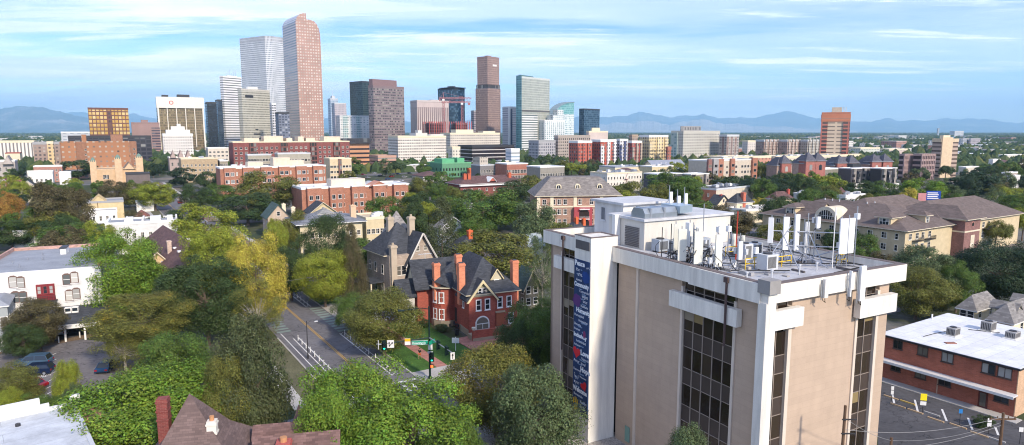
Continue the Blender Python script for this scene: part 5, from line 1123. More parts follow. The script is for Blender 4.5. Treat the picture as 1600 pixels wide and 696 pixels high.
# far right houses
for i,(l,r,py,Y,wc,rc,lb) in enumerate([(1498,1530,262,560,(.6,.55,.46),(.45,.38,.33),'low cream sheds below the distant grey towers'),(1560,1600,243,760,(.6,.58,.5),(.62,.62,.6),'long white greenish roof at the right edge'),(1545,1563,250,640,(.7,.68,.64),(.5,.5,.48),'small white gabled building near the right edge'),(1572,1598,257,600,(.6,.5,.45),(.5,.3,.26),'pink roofed low building near the right edge'),(1566,1590,271,430,(.4,.32,.28),(.35,.28,.26),'brown flat roofed building half hidden by trees near the right edge'),(1575,1594,276,400,(.6,.58,.55),(.68,.68,.66),'small white roofed garage near the right edge'),(1500,1540,254,700,(.6,.58,.52),(.66,.64,.6),'long white curved wall building right of the tan tower')]):
 low('shed',lb,l,l+1,r,py,Y,wall=plain(wc),roof=plain(rc),wA=14,cat='building',nB=4)
# ------------------------------------------------------------------ the office building in front
mx,my=G(1202,447,23.0);PHI=R(28.5)
OF=thing('office_building','tan and white office building with rooftop antennas and a blue banner, largest in the picture','office building',(mx,my,0),PHI)
ox,oy=Rot(PHI)
def OW(x,y):return (mx+ox[0]*x+oy[0]*y,my+ox[1]*x+oy[1]*y)
reg([OW(-4,-1),OW(21,-1),OW(21,39),OW(-4,39)],2)
def stucco(col,name):
 return brick(col,tuple(c*.86 for c in col),var=.025,bw=3.1,bh=.62,name=name,mot=.08,streak=.035)
pink=stucco((.475,.365,.275),'pinkish tan stucco');wht=plain((.74,.71,.64),.8,name='off white panel',var=.22,scale=1.1,streak=True,fine=.03);jamb=plain((.62,.54,.45),.8,name='cream jamb',var=.08)
WX0,WX1,WY0,WY1=.75,18.15,.75,36.2
# wall as panels between the window strips so the glass sits back in real recesses
b=MB();zt=21.4
def seg(mb,face,a,c,z0=0,z1=None,d=0.45,mi=0):
 z1=zt if z1 is None else z1
 if face=='B':mb.box(a,WY0,z0,c,WY0+d,z1,mi)
 else:mb.box(WX0,a,z0,WX0+d,c,z1,mi)
seg(b,'B',4.0,13.05);seg(b,'B',16.6,WX1)
seg(b,'A',1.25,4.05);seg(b,'A',11.3,17.95);seg(b,'A',18.4,21.6);seg(b,'A',33.6,WY1)
b.box(WX1-.45,WY0+.45,0,WX1,WY1,zt);b.box(WX0,WY1-.45,0,WX1-.45,WY1,zt)
b.build('wall',[pink],OF)
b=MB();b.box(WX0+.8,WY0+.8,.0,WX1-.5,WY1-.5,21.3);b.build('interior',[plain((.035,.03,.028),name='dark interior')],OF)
b=MB();seg(b,'A',17.96,18.39,d=.6);b.box(WX0-.1,18.0,0,WX0,18.35,zt);b.build('pilaster',[jamb],OF)
# jambs
b=MB()
for a,c in ((3.55,3.99),(13.06,13.4),(16.2,16.59)):b=MB();b.box(a,WY0-.12,0,c,WY0+.45,20.6);b.build('jamb',[jamb],OF)
for a,c in ((4.06,4.35),(11.0,11.29),(33.3,33.59),(29.4,29.6)):b=MB();b.box(WX0-.12,a,0,WX0+.45,c,20.6);b.build('jamb',[jamb],OF)
# corner pillar
b=MB();b.prism([(-.1,1.0),(-.1,.1),(.35,-.1),(.9,-.1),(.9,.6),(.6,1.0)],0,21.4);b.build('corner_pillar',[wht],OF)
# parapet band
b=MB();zb,zp=21.35,23.0
b.box(0.0,0,zb,19.6,.75,zp);b.box(18.85,.75,zb,19.6,37,zp);b.box(0,36.25,zb,18.85,37,zp);b.box(0,.75,zb,.75,21.9,zp);b.box(0,25.1,zb,.75,36.25,zp)
b.box(-.14,.8,zb-.1,-.01,9.5,zp-.02);b.build('parapet_band',[wht],OF)
b=MB();b.ring(.02,.02,19.58,36.98,zp+.001,zp+.05,.7);b.build('coping',[plain((.16,.13,.12),name='dark coping')],OF)
b=MB();b.box(.76,.76,21.36,18.84,36.24,22.15);b.build('roof',[plain((.46,.47,.49),.75,name='weathered roof membrane',var=.28,scale=.35,fine=.10)],OF)
b=MB();b.box(-.25,-.3,zp-.75,1.1,1.0,zp+.45);b.build('corner_box',[plain((.30,.29,.28))],OF)
# white spandrel bands
b=MB();b.box(.2,-.05,18.9,4.6,WY0-.13,20.6);b.build('spandrel_band',[wht],OF)
b=MB();b.box(12.6,-.05,18.4,18.3,WY0-.13,20.2);b.build('spandrel_band',[wht],OF)
b=MB();b.box(-.05,3.35,18.45,WX0-.13,12.25,20.05);b.build('spandrel_band',[wht],OF)
b=MB();b.box(-.05,26.0,18.45,WX0-.13,34.3,20.05);b.build('spandrel_band',[wht],OF)
# curtain wall strips
gdark=glass((.022,.015,.011),(.05,.036,.026),.5,.08);blindm=plain((.27,.23,.17),.7,name='roller blind',var=.06);blindy=plain((.24,.18,.08),.7,name='ochre blind',var=.06);spn=plain((.065,.05,.043),.35,name='bronze spandrel',var=.08);fr=plain((.30,.25,.21),.5,name='bronze frame',var=.05);orng=plain((.30,.11,.03),.7,name='orange curtain')
rnd=random.Random(11)
def strip(face,a,c,n,floors=6,top=True,seed=0):
 rnd=random.Random(seed);pw=(c-a)/n;dep=.28
 def bx(mb,u0,u1,d0,d1,z0,z1,mi=0):
  if face=='B':mb.box(u0,WY0+d0,z0,u1,WY0+d1,z1,mi)
  else:mb.box(WX0+d0,u0,z0,WX0+d1,u1,z1,mi)
 b=MB()
 for i in range(n+1):x=a+pw*i;bx(b,x-.04,x+.04,.12,.24,0,21.35)
 b.build('mullion',[fr],OF)
 rows=[(20.3,21.3,'w')] if top else []
 z=18.4
 for k in range(floors):
  rows.append((z-2.25,z-.1,'w'));rows.append((z-3.95,z-2.3,'s'));z-=3.93
 for z0,z1,ty in rows:
  if z1<0:continue
  b=MB();z0=max(z0,.02);bx(b,a+.041,c-.041,.13,.23,z0-.05,z0,0);b.build('transom',[fr],OF)
 for z0,z1,ty in rows:
  if z1<.5:continue
  z0=max(z0,.02)
  for i in range(n):
   x0,x1=a+pw*i+.045,a+pw*(i+1)-.045
   b=MB()
   if ty=='s':bx(b,x0,x1,.2,.26,z0,z1);b.build('spandrel_panel',[spn],OF)
   else:
    q=rnd.random();hb=rnd.choice([.35,.5,.6,.3]) if q<(.75 if z0>15 else.16) else 0
    if q<.05:hb=1
    zb_=z1-(z1-z0)*hb
    if hb<1:bx(b,x0,x1,.2,.25,z0,zb_-.001,0)
    if hb>0:bx(b,x0,x1,.2,.25,zb_,z1,1)
    b.build('window',[gdark,(blindy if (face=='B' or rnd.random()<.25) else blindm) if rnd.random()<.97 else orng],OF)
strip('B',.95,3.55,2,seed=4);strip('B',13.4,16.2,2,seed=8);strip('A',4.35,11.0,5,seed=2);strip('A',29.6,33.3,3,seed=6);strip('A',25.1,29.4,3,seed=9)
# recess backs above windows (dark) are the interior block
# stair pillar with banner
b=MB();b.box(-2.95,21.9,0,.74,25.1,24.2);b.build('stair_tower',[wht],OF)
b=MB();b.ring(-3.0,21.85,.8,25.15,24.2,24.28,.35);b.build('coping',[plain((.16,.13,.12))],OF)
b=MB();b.box(-3.02,22.15,22.7,-2.96,24.85,23.7);b.build('louvre',[plain((.12,.11,.11),name='dark louvre')],OF)
# the banner: a sheet with lettering and emblems
bn=MB();bn.box(-3.05,21.98,3.0,-2.965,25.02,21.45);BN=bn.build('wall_banner',[plain((.016,.042,.12),.6,name='navy banner cloth',var=.25,scale=.8)],None,(mx,my,0),PHI)
tag(BN,'tall navy blue banner of welcoming words hung on the white stair tower','banner')
def text_mesh(txt,size,mat,bold=0.0,ext=.004):
 cu=bpy.data.curves.new('t','FONT');cu.body=txt;cu.size=size;cu.extrude=ext;cu.offset=bold;cu.resolution_u=2
 ob=bpy.data.objects.new('t',cu);COL.objects.link(ob);dg=bpy.context.evaluated_depsgraph_get();me=bpy.data.meshes.new_from_object(ob.evaluated_get(dg));bpy.data.objects.remove(ob)
 me.materials.clear();me.materials.append(mat);me.update();return me
wlet=plain((.80,.82,.84),.6,name='white lettering',var=.03);blet=plain((.35,.5,.68),.6,name='pale blue lettering',var=.03)
def btext(txt,y_left,z,size,bold=.0,mat=None,maxw=2.9,parent=None,x=-3.052):
 me=text_mesh(txt,size,mat or wlet,bold);ob=bpy.data.objects.new('lettering',me);COL.objects.link(ob);ob.parent=parent or BN
 w=max(v.co.x for v in me.vertices)-min(v.co.x for v in me.vertices);s=min(1,maxw/w)
 ob.rotation_euler=(R(90),0,R(-90));ob.location=(x,y_left,z);ob.scale=(s,1,1);return ob
Z0=21.45
lines=[('Peace',24.9,20.75,.85,.03),('سلام',22.6,20.7,.4,0),('Paz',24.6,20.1,.5,0),('שלום',24.3,19.55,.5,0),('Amani',24.6,18.95,.45,0),('Community',24.95,18.3,.75,.03),('Comunidad',23.9,17.7,.42,0),('समुदाय',23.4,17.1,.45,0),('जनता',23.2,16.55,.42,0),('Kabilada',23.6,16.0,.42,0),('Humanity',24.5,15.3,.72,.03),('Humanidad',24.85,14.75,.42,0),('Humanitas',24.0,14.2,.42,0),('Umuntu',24.9,13.65,.42,0),('Insaniyat',24.9,13.1,.36,0),('Inclusivity',24.95,12.3,.66,.03),('Inclusividad',24.4,11.7,.42,0),('Inclusao',24.8,11.2,.38,0),('Love',23.5,10.35,.85,.04),('Upendo',23.3,9.8,.45,0),('Amor',24.9,9.2,.5,0),('Jaceyl',23.4,9.2,.42,0),('Hope',23.5,8.35,.85,.04),('Esperanza',24.9,8.2,.38,0),('أمل',24.7,7.3,.6,0),('Matumaini',23.6,7.55,.32,0),('תקווה',24.8,6.6,.45,0),('Welcome',24.95,5.7,.8,.04),('Bienvenido',24.8,5.15,.42,0),('Karibu',23.5,4.5,.5,0),('أهلا',23.4,3.9,.5,0)]
for t_,y_,z_,s_,bd in lines:btext(t_,y_,z_,s_,bd)
rq=random.Random(4)
for k in range(30):btext(rq.choice(['Peace','Paz','Amor','Karibu','Upendo','Esperanza','Bienvenido','Humanitas','Amani']),rq.uniform(23.2,24.9),4+k*.56,rq.uniform(.2,.3),0,blet,1.3)
def blob(cols,y,z,r,seed,asp=1.0,name='emblem'):
 rr=random.Random(seed);b=MB();P=[(y+r*asp*math.cos(a)*rr.uniform(.8,1.15),z+r*math.sin(a)*rr.uniform(.8,1.15)) for a in [2*math.pi*i/18 for i in range(18)]]
 b.extx(P,-3.06,-3.051);return b.build(name,[plain(cols,.6,name='printed colour',var=.2)],BN)
blob((.01,.05,.22),22.7,19.6,.75,1);blob((.10,.03,.16),24.4,16.6,.8,2);blob((.22,.04,.12),22.8,12.9,.45,3,.6)
def heart(y,z,r,rot=0.0):
 b=MB();P=[]
 for i in range(24):
  t=2*math.pi*i/24;hx=16*math.sin(t)**3;hz=13*math.cos(t)-5*math.cos(2*t)-2*math.cos(3*t)-math.cos(4*t);hx*=r/16;hz*=r/16
  P.append((y+hx*math.cos(rot)-hz*math.sin(rot),z+hx*math.sin(rot)+hz*math.cos(rot)))
 P=P[::-1];b.extx(P,-3.065,-3.052);return b.build('heart',[plain((.62,.02,.03),.6,name='red print')],BN)
heart(24.3,10.4,.75,.1);heart(22.75,6.7,.62,-.5)
b=MB()
for (y0,z0,y1,z1,r) in ((24.4,3.9,24.3,3.3,.42),(24.75,4.0,24.85,4.7,.12),(24.5,4.2,24.5,4.9,.1),(24.3,4.2,24.25,4.85,.1),(24.05,4.1,23.9,4.7,.1)):
 P=[];dy,dz=y1-y0,z1-z0;L=math.hypot(dy,dz);ny,nz=-dz/L,dy/L
 P=[(y0+ny*r,z0+nz*r),(y0-ny*r,z0-nz*r),(y1-ny*r*.7,z1-nz*r*.7),(y1+ny*r*.7,z1+nz*r*.7)]
 b.extx(P[::-1],-3.065,-3.052)
b.build('hand_emblem',[plain((.70,.45,.02),.6,name='yellow print')],BN)
# roof penthouses
def og(name,label,cat):return thing(name,label,cat,(mx,my,0),PHI)
ZR=22.16
b=MB();b.box(4.75,22.1,ZR,18.6,28.99,25.55);b.build('plant_room',[plain((.64,.61,.54),name='white painted block',var=.16,streak=True)],OF)
b=MB();b.box(4.45,21.8,25.56,18.9,28.99,25.85);b.build('plant_room_roof',[plain((.55,.56,.57),.7,name='weathered roof',var=.25,scale=.5)],OF)
b=MB();b.box(7.0,29.0,ZR,14.5,35.2,26.7);b.build('lift_tower',[plain((.62,.61,.58),name='white painted block',var=.16,streak=True)],OF)
b=MB();b.box(6.6,28.5,26.71,14.9,35.6,27.0);b.build('lift_tower_roof',[plain((.55,.56,.57),.7,name='weathered roof',var=.25,scale=.5)],OF)
me=win_mesh(1.0,1.8,(.6,.6,.6),plain((.16,.17,.19),.3));w_=inst('window',me,OF,(7.0,33.2,24.3),-math.pi/2)
b=MB();b.box(6.92,29.6,ZR,6.99,31.0,24.3);b.build('roof_door',[M['lgrey']],OF)
b=MB()
for k in range(12):b.box(4.64,23.0,ZR+.2+k*.2,4.74,25.6,ZR+.33+k*.2)
b.build('louvre_panel',[plain((.14,.13,.13),name='dark louvre')],OF)
b=MB();b.box(3.9,26.6,ZR,4.7,27.2,25.9);b.build('duct_riser',[M['white']],OF)
# curved duct hood on plant room
o=og('ventilation_hood','long galvanised duct hood with sloping ends lying on the white plant room','rooftop unit')
b=MB();pr=[(22.4,25.9),(24.9,25.9),(24.9,26.4),(24.5,27.0),(22.8,27.0),(22.4,26.4)];b.extx(pr,5.0,10.0);b.build('hood',[plain((.34,.38,.41),.4,.7,name='galvanised duct')],o)
b=MB();b.box(4.9,22.3,25.86,10.1,25.0,25.9);b.box(5.8,22.35,25.9,6.0,25.0,27.03);b.box(7.9,22.35,25.9,8.1,25.0,27.03);b.build('flange',[M['metal']],o)
b=MB();b.prism([(10.05,22.0),(12.6,22.6),(12.6,25.2),(10.05,25.4)],26.2,27.1);b.build('cowl',[plain((.45,.55,.62),.35,.6,name='bright duct')],o)
def cond(x,y,w,d,h,label,mat=None,rz=0):
 o=og('condenser_unit',label,'rooftop unit');b=MB();b.box(x,y,ZR+.15,x+w,y+d,ZR+h);b.build('casing',[mat or plain((.42,.46,.5),.5,.3,name='blue grey casing')],o)
 b=MB()
 for i in range(int((w-.3)/.12)):b.box(x+.15+i*.12,y-.03,ZR+.35,x+.2+i*.12,y-.001,ZR+h-.2)
 b.tube((x+w/2,y+d/2,ZR+h),(x+w/2,y+d/2,ZR+h+.12),min(w,d)*.35,14);b.build('grille',[M['dmetal']],o)
 b=MB();b.box(x+.1,y+.1,ZR,x+w-.1,y+.25,ZR+.15);b.box(x+.1,y+d-.25,ZR,x+w-.1,y+d-.1,ZR+.15);b.build('skid',[M['wood']],o);return o
cond(5.1,19.9,1.5,1.3,1.5,'small blue grey condenser nearest the louvred plant room wall')
cond(6.9,19.3,2.2,1.5,1.3,'second blue grey condenser, wider and right of the smallest one')
cond(9.3,18.3,2.2,1.6,1.5,'blue grey condenser beside the crowded antenna cluster')
cond(7.4,6.6,1.6,1.3,1.7,'grey equipment cabinet behind the left yellow railing',M['lgrey'])
cond(9.6,11.4,1.2,1.0,1.9,'pale equipment cabinet between the antenna clusters',M['lgrey'])
cond(12.2,12.6,1.5,1.0,1.6,'pale louvred cabinet row end behind the yellow railing',M['lgrey'])
# yellow rails
def rail(x0,y0,x1,y1,label):
 o=og('safety_railing',label,'railing');b=MB()
 n=3
 for i in range(n):x,y=x0+(x1-x0)*i/(n-1),y0+(y1-y0)*i/(n-1);b.tube((x,y,ZR),(x,y,ZR+1.1),.045,6)
 b.build('post',[M['yellow']],o);b=MB()
 for z in (.55,1.1):b.tube((x0,y0,ZR+z),(x1,y1,ZR+z),.045,6)
 b.build('rail',[M['yellow']],o)
rail(6.6,8.6,9.2,8.6,'yellow safety railing in front of the grey equipment cabinet')
rail(9.6,7.8,12.4,7.8,'yellow safety railing left of the big white panel pair')
rail(10.0,14.5,13.5,14.5,'yellow safety railing far back by the pale cabinets')
rail(16.6,5.6,18.4,5.6,'yellow safety railing near the right roof corner')
rail(6.4,13.4,6.4,16.4,'yellow safety railing among the cabinets left of the middle')
# panel antennas
cream=plain((.70,.69,.60),.55,name='antenna radome',var=.04);wpan=plain((.76,.77,.76),.55,name='white radome',var=.04)
def panel(x,y,z0,z1,w,label,mat=cream,yaw=0,tilt=0,pole=True,radios=1):
 o=thing('panel_antenna',label,'antenna',(*OW(x,y),0),PHI+R(yaw));b=MB();t=.14
 b.prism([(-w/2,-t),(w/2,-t),(w/2+.02,0),(w/2*.7,t*.7),(-w/2*.7,t*.7),(-w/2-.02,0)],z0,z1);b.build('radome',[mat],o)
 b=MB();b.tube((0,.3,ZR),(0,.3,z1+.25),.05,7)
 for z in (z0+.3,z1-.3):b.box(-.08,0.05,z,.08,.3,z+.1)
 b.tube((0,.3,z0),(.9,.9,ZR),.035,5);b.tube((0,.3,z0),(-.9,.9,ZR),.035,5);b.build('mast',[M['metal']],o)
 for k in range(radios):b=MB();b.box(-.2,.36,z0+.5+k*.9,.2,.6,z0+1.1+k*.9);b.build('radio_box',[M['lgrey']],o)
 b=MB();b.path([(0,.2,z0),(.1,.3,z0-.4),(.3,.6,ZR+.1),(1.2,1.4,ZR+.05)],.03,5);b.path([(-.1,.2,z0),(-.2,.4,z0-.5),(.1,.9,ZR+.1),(.9,1.8,ZR+.05)],.025,5);b.build('cable',[M['rubber']],o)
 return o
panel(1.9,12.7,22.8,26.1,.85,'tall cream panel antenna, leftmost of the three along the left parapet',yaw=-30)
panel(2.2,10.7,22.8,26.1,.85,'tall cream panel antenna, middle one of the three along the left parapet',yaw=-30)
panel(3.4,9.2,22.7,25.9,.75,'tall cream panel antenna, rightmost of the three along the left parapet',yaw=-10)
panel(2.4,14.2,23.6,26.4,.45,'slim cream panel antenna behind the leftmost tall one',yaw=-35)
panel(3.1,11.9,23.2,26.3,.95,'cream panel antenna turned side on behind the middle tall one',yaw=50)
panel(3.3,13.4,24.0,26.6,.5,'white panel antenna facing the plant room',wpan,yaw=-80)
panel(5.3,8.2,23.4,25.2,.5,'short white panel antenna standing alone before the red mast',wpan)
panel(11.5,14.8,22.9,24.6,.5,'short cream panel antenna by the far railing, left of two',yaw=10)
panel(12.5,14.4,22.9,24.4,.5,'short cream panel antenna by the far railing, right of two',yaw=20)
panel(11.6,9.9,24.3,27.0,.5,'slim white panel antenna with blue edge at the left of the sloped frame',wpan,yaw=-60)
panel(12.8,9.0,23.6,27.1,.6,'tall greenish white panel antenna, second in the sloped frame',wpan,yaw=-20)
panel(13.6,8.3,23.6,27.4,.62,'tall greenish white panel antenna, third in the sloped frame',wpan,yaw=0)
panel(14.6,7.8,23.3,26.6,.62,'tall greenish white panel antenna, fourth in the sloped frame',wpan,yaw=10)
panel(15.2,7.0,26.0,27.2,.5,'small white radio box panel on a pole between tall panels',wpan)
panel(15.55,4.3,23.7,27.3,.95,'wide flat white panel antenna, left one of the big pair',wpan,yaw=-12)
panel(16.6,4.2,23.7,27.3,.72,'wide flat white panel antenna, right one of the big pair',wpan,yaw=-12)
# cluster beyond the plant room
for i,(x,y,z) in enumerate(((12.3,26.2,28.4),(13.1,25.6,27.9),(13.9,25.2,28.2))):
 o=thing('panel_antenna',('slim white panel antenna on the plant room roof, left of three','white panel antenna on the plant room roof, middle of three','tilted white panel antenna on the plant room roof, right of three')[i],'antenna',(*OW(x,y),0),PHI)
 b=MB();b.box(-.22,-.12,z-2.0,.22,.1,z);b.build('radome',[wpan],o);b=MB();b.tube((0,.25,25.86),(0,.25,z+.8),.05,6);b.tube((0,.25,z-1),(-1.2,.9,25.87),.04,5);b.tube((0,.25,z-.4),(.8,1.1,25.87),.04,5);b.build('mast',[M['metal']],o)
# whips, poles, lattice frame, red mast, box radios
def pole_(x,y,z0,z1,r,label,mat=None,name='antenna_mast',box=None):
 o=thing(name,label,'antenna mast',(*OW(x,y),0),PHI);b=MB();b.tube((0,0,z0),(0,0,z1),r,7);b.build('pole',[mat or M['metal']],o)
 if box:b=MB();b.box(-.22,-.2,box,.22,.2,box+.6);b.build('radio_box',[wpan],o)
 return o
pole_(8.6,16.6,ZR,28.0,.05,'tall thin whip mast left of the red mast')
pole_(8.9,12.0,ZR,27.6,.07,'red lattice mast behind the short white panel',plain((.40,.05,.03),name='red mast paint'))
pole_(7.5,13.2,ZR,26.0,.06,'grey pole carrying a white box, left of two beside the red mast',box=25.3)
pole_(8.3,12.6,ZR,26.2,.06,'grey pole carrying a white box, right of two beside the red mast',box=25.4)
pole_(15.0,4.9,ZR,28.4,.05,'slender white pole rising through the big panel pair',M['white'])
pole_(17.6,4.3,ZR,28.4,.06,'tall galvanised pole with a small white box right of the big panel pair',box=27.1)
pole_(14.2,7.4,ZR,27.6,.05,'thin pole between the third and fourth tall panels')
pole_(1.4,15.2,ZR,26.0,.045,'thin black pole near the left parapet cluster',M['dmetal'])
pole_(1.2,13.6,ZR,26.6,.045,'thin dark pole just left of the tall cream panels',M['dmetal'])
pole_(2.8,12.1,ZR,26.8,.04,'thin grey whip between the tall cream panels')
o=og('antenna_scaffold','sloping galvanised steel frame that braces the right antenna group','steel frame')
b=MB()
for (p,q) in (((10.5,9.5,ZR),(13.2,8.7,26.2)),((11.2,10.6,ZR),(14.0,8.1,25.2)),((11.6,10.0,25.6),(17.6,4.4,25.6)),((11.6,10.0,24.1),(17.6,4.4,24.1)),((13.2,9.0,24.1),(14.6,5.0,ZR)),((15.6,6.4,ZR),(14.6,7.6,25.6)),((17.6,4.4,24.6),(19.0,8,ZR)),((12.4,9.2,25.6),(11.4,6.0,ZR)),((16.6,4.9,24.1),(16.8,9.5,ZR))):b.tube(p,q,.06,6)
b.build('brace',[M['metal']],o)
o=og('antenna_scaffold','tangled dark steel frame with cables behind the three tall cream panels','steel frame')
b=MB();rr=random.Random(3)
for k in range(5):y=9.6+k*1.3;b.tube((2.6,y,ZR),(2.6,y,24.6),.05,5);b.tube((4.2,y,ZR),(4.2,y,24.2),.05,5);b.tube((2.6,y,24.2),(4.2,y+1.0,ZR),.04,5)
for z in (23.2,24.2):b.tube((2.6,9.4,z),(2.6,15.4,z),.05,5);b.tube((4.2,9.4,z),(4.2,15.4,z),.05,5)
b.build('brace',[M['dmetal']],o);b=MB()
for k in range(60):
 x,y=rr.uniform(1.6,6.4),rr.uniform(8.4,16.4);p=[(x,y,rr.uniform(22.6,24.6))]
 for q in range(3):p.append((p[-1][0]+rr.uniform(-.6,.6),p[-1][1]+rr.uniform(-.9,.9),max(ZR+.05,p[-1][2]-rr.uniform(.2,.9))))
 b.path(p,rr.uniform(.02,.05),5,rr.choice([0,0,1]))
b.build('cable',[M['rubber'],M['metal']],o)
for k in range(22):
 b=MB();x,y=rr.uniform(2.2,7.6),rr.uniform(8.0,17.0);z=rr.uniform(ZR+.1,23.8);s=rr.uniform(.25,.5);b.box(x,y,z,x+s,y+s*.6,z+s*1.5);b.build('radio_box',[rr.choice([M['lgrey'],wpan,M['grey']])],o)
# roof clutter: cable trays, sleepers, dark ballast, conduit
o=og('cable_tray','galvanised cable trays and conduits running over the office roof','cable tray')
b=MB()
for (x0,y0,x1,y1) in ((6,11,18,4.2),(5,17.5,12,11.2),(17.8,3.2,18.2,20),(4,8,9,5.2),(12,2.4,17.8,3.0)):
 dx,dy=x1-x0,y1-y0;L=math.hypot(dx,dy);nx,ny=-dy/L,dx/L
 for s in (-.18,.18):b.tube((x0+nx*s,y0+ny*s,ZR+.25),(x1+nx*s,y1+ny*s,ZR+.25),.03,4)
 n=int(L/.5)
 for i in range(n):t=i/n;b.tube((x0+dx*t+nx*.18,y0+dy*t+ny*.18,ZR+.25),(x0+dx*t-nx*.18,y0+dy*t-ny*.18,ZR+.25),.02,4)
 for s in (-.12,-.04,.05,.12):b.tube((x0+nx*s,y0+ny*s,ZR+.3),(x1+nx*s,y1+ny*s,ZR+.3),.03,5,1)
b.build('tray',[M['metal'],M['rubber']],o)
b=MB()
for k in range(30):t=k/29;b.box(1.4+16.4*t,1.3,ZR+.01,1.5+16.4*t,2.5,ZR+.13)
b.build('sleeper',[plain((.05,.045,.045))],o)
rr=random.Random(5)
for k in range(46):
 b=MB()
 x,y=rr.uniform(1.2,17.5),rr.uniform(2.5,19);w=rr.uniform(.3,1.6);d_=rr.uniform(.1,.5)
 if rr.random()<.5:w,d_=d_,w
 b.box(x,y,ZR+.01,x+w,y+d_,ZR+rr.uniform(.06,.35));b.build('ballast_block',[rr.choice([plain((.12,.11,.11)),M['concrete'],M['grey']])],OF)
for i,(x,y,h,lb) in enumerate(((5.4,4.3,.8,'small roof vent pipe on the bare membrane left of the yellow rail'),(3.2,5.3,.6,'stubby roof vent pipe near the dark corner box'),(9.4,4.4,.9,'small pipe vent in the middle of the bare membrane'),(12.6,4.9,.7,'short roof pipe near the sloping frame foot'),(6.2,21.1,1.0,'black cowl vent beside the condensers'))):
 o=thing('vent_pipe',lb,'vent',(*OW(x,y),0),PHI);b=MB();b.tube((0,0,ZR),(0,0,ZR+h),.07,8);b.tube((0,0,ZR+h),(0,0,ZR+h+.14),.14,10);b.build('pipe',[M['dmetal'] if i==4 else M['lgrey']],o)
# parapet mounted panels on the right face, conduits and downpipes
for i,(x,w,z0,z1,lb) in enumerate(((12.15,.75,20.3,23.6,'broad white panel antenna hung on the outside of the right parapet'),(6.95,.5,21.2,22.9,'small white panel box hung outside the parapet, left of the broad one'),(10.4,.14,20.9,23.3,'thin white whip bracketed outside the right parapet'))):
 o=thing('panel_antenna',lb,'antenna',(*OW(x,0),0),PHI);b=MB();b.box(-w/2,-.45,z0,w/2,-.2,z1);b.build('radome',[wpan if i!=1 else plain((.66,.64,.6))],o)
 b=MB()
 for z in (z0+.6,z1-.9):b.box(-.1,-.2,z,.1,-.01,z+.12)
 b.tube((-w/2-.12,-.2,z0-.2),(-w/2-.12,-.2,z1-.4),.05,6);b.build('bracket',[M['metal']],o)
 b=MB();b.path([(0,-.3,z0),(.05,-.3,z0-.35),(.25,-.2,z0-.5),(-.15,-.2,z0-.25),(-.2,-.1,z0+.2)],.03,5);b.build('cable',[M['rubber']],o)
for i,(y,lb) in enumerate(((4.55,'brown downpipe on the left face beside the wide glazing'),(31.9,'dark downpipe at the far end of the left face'))):
 b=MB();b.tube((-.2,y,16.4 if i==0 else 8),(-.2,y,22.6),.11,8);b.box(-.36,y-.25,22.4,-.02,y+.25,22.9);tag(b.build('downpipe',[plain((.09,.06,.055))],None,(mx,my,0),PHI),lb,'downpipe')
# small green sign at the foot of the left wall seen between trees
b=MB();b.box(WX0-.1,18.9,.6,WX0-.02,19.7,2.4);tag(b.build('wall_sign',[plain((.2,.33,.28))],None,(mx,my,0),PHI),'small green and white notice fixed low on the pinkish office wall','sign')
# ------------------------------------------------------------------ right: brown roofed apartment complex
yel=plain((.57,.47,.30),.85,name='yellow stucco');broof=shingle((.15,.118,.105),.16,.9,.3);plum=brick((.23,.115,.10));crm=plain((.66,.58,.44),name='cream trim')
loc,rz,W,D,H,pts=frame_of(1191,1415,1489,362,None,58,h=9.6);reg(pts,1)
WE=hit(1592,350,(loc[0]+Rot(rz)[1][0]*1,loc[1]+Rot(rz)[1][1]*1),Rot(rz)[0]);print('wing',W,D,WE)
ap=thing('apartment_complex','yellow stucco apartment complex with sweeping plum brown roofs, dormers and a dark brick corner tower','apartment building',loc,rz)
APF=(loc,rz,W,D)
b=MB();b.box(0,0,0,W,D,H,bottom=False);b.box(W,1,0,WE,20,H,bottom=False);b.build('wall',[yel],ap)
b=MB();b.hip(0,0,W,D,H+.25,5.2,1.1,0,1);b.hip(4,D*.22,W+20,D*.22+20,H+.6,6.0,.8,0,1);b.hip(W-4,1,WE,20,H+.3,5.4,1.1,0,1);b.build('roof',[broof,crm],ap)
b=MB()
for k in range(int(D/.9)):b.box(-.95,k*.9,H-.15,-.02,k*.9+.18,H+.05)
for k in range(int(W/.9)):b.box(k*.9,-.95,H-.15,k*.9+.18,-.02,H+.05)
b.build('eave_bracket',[plain((.2,.16,.12))],ap)
me=win_mesh(1.5,1.7,(.75,.73,.66),None,2,2);me1=win_mesh(.9,1.7,(.75,.73,.66),None,1,2)
for j in range(3):
 for u in (2.2,5.6,9.5,13.5,17,21,25,29,34,39,44,50):
  if u<D-2:put(ap,me if int(u)%2 else me1,'A',u,.9+3.1*j,W,D)
 for u in (2.5,6,9.0,12.5):
  if u<W-1:put(ap,me,'B',u,.9+3.1*j,W,D)
for j in (1,2):
 for x0 in (3.6,10):
  if x0+3<W:
   b=MB();b.box(x0,-1.5,.4+3.1*j,x0+3.2,-.02,.55+3.1*j)
   for q in range(17):b.box(x0+.2*q-.02,-1.5,.55+3.1*j,x0+.2*q+.02,-1.45,1.5+3.1*j)
   b.box(x0-.02,-1.52,1.5+3.1*j,x0+3.24,-1.44,1.56+3.1*j);b.build('balcony',[M['dmetal']],ap)
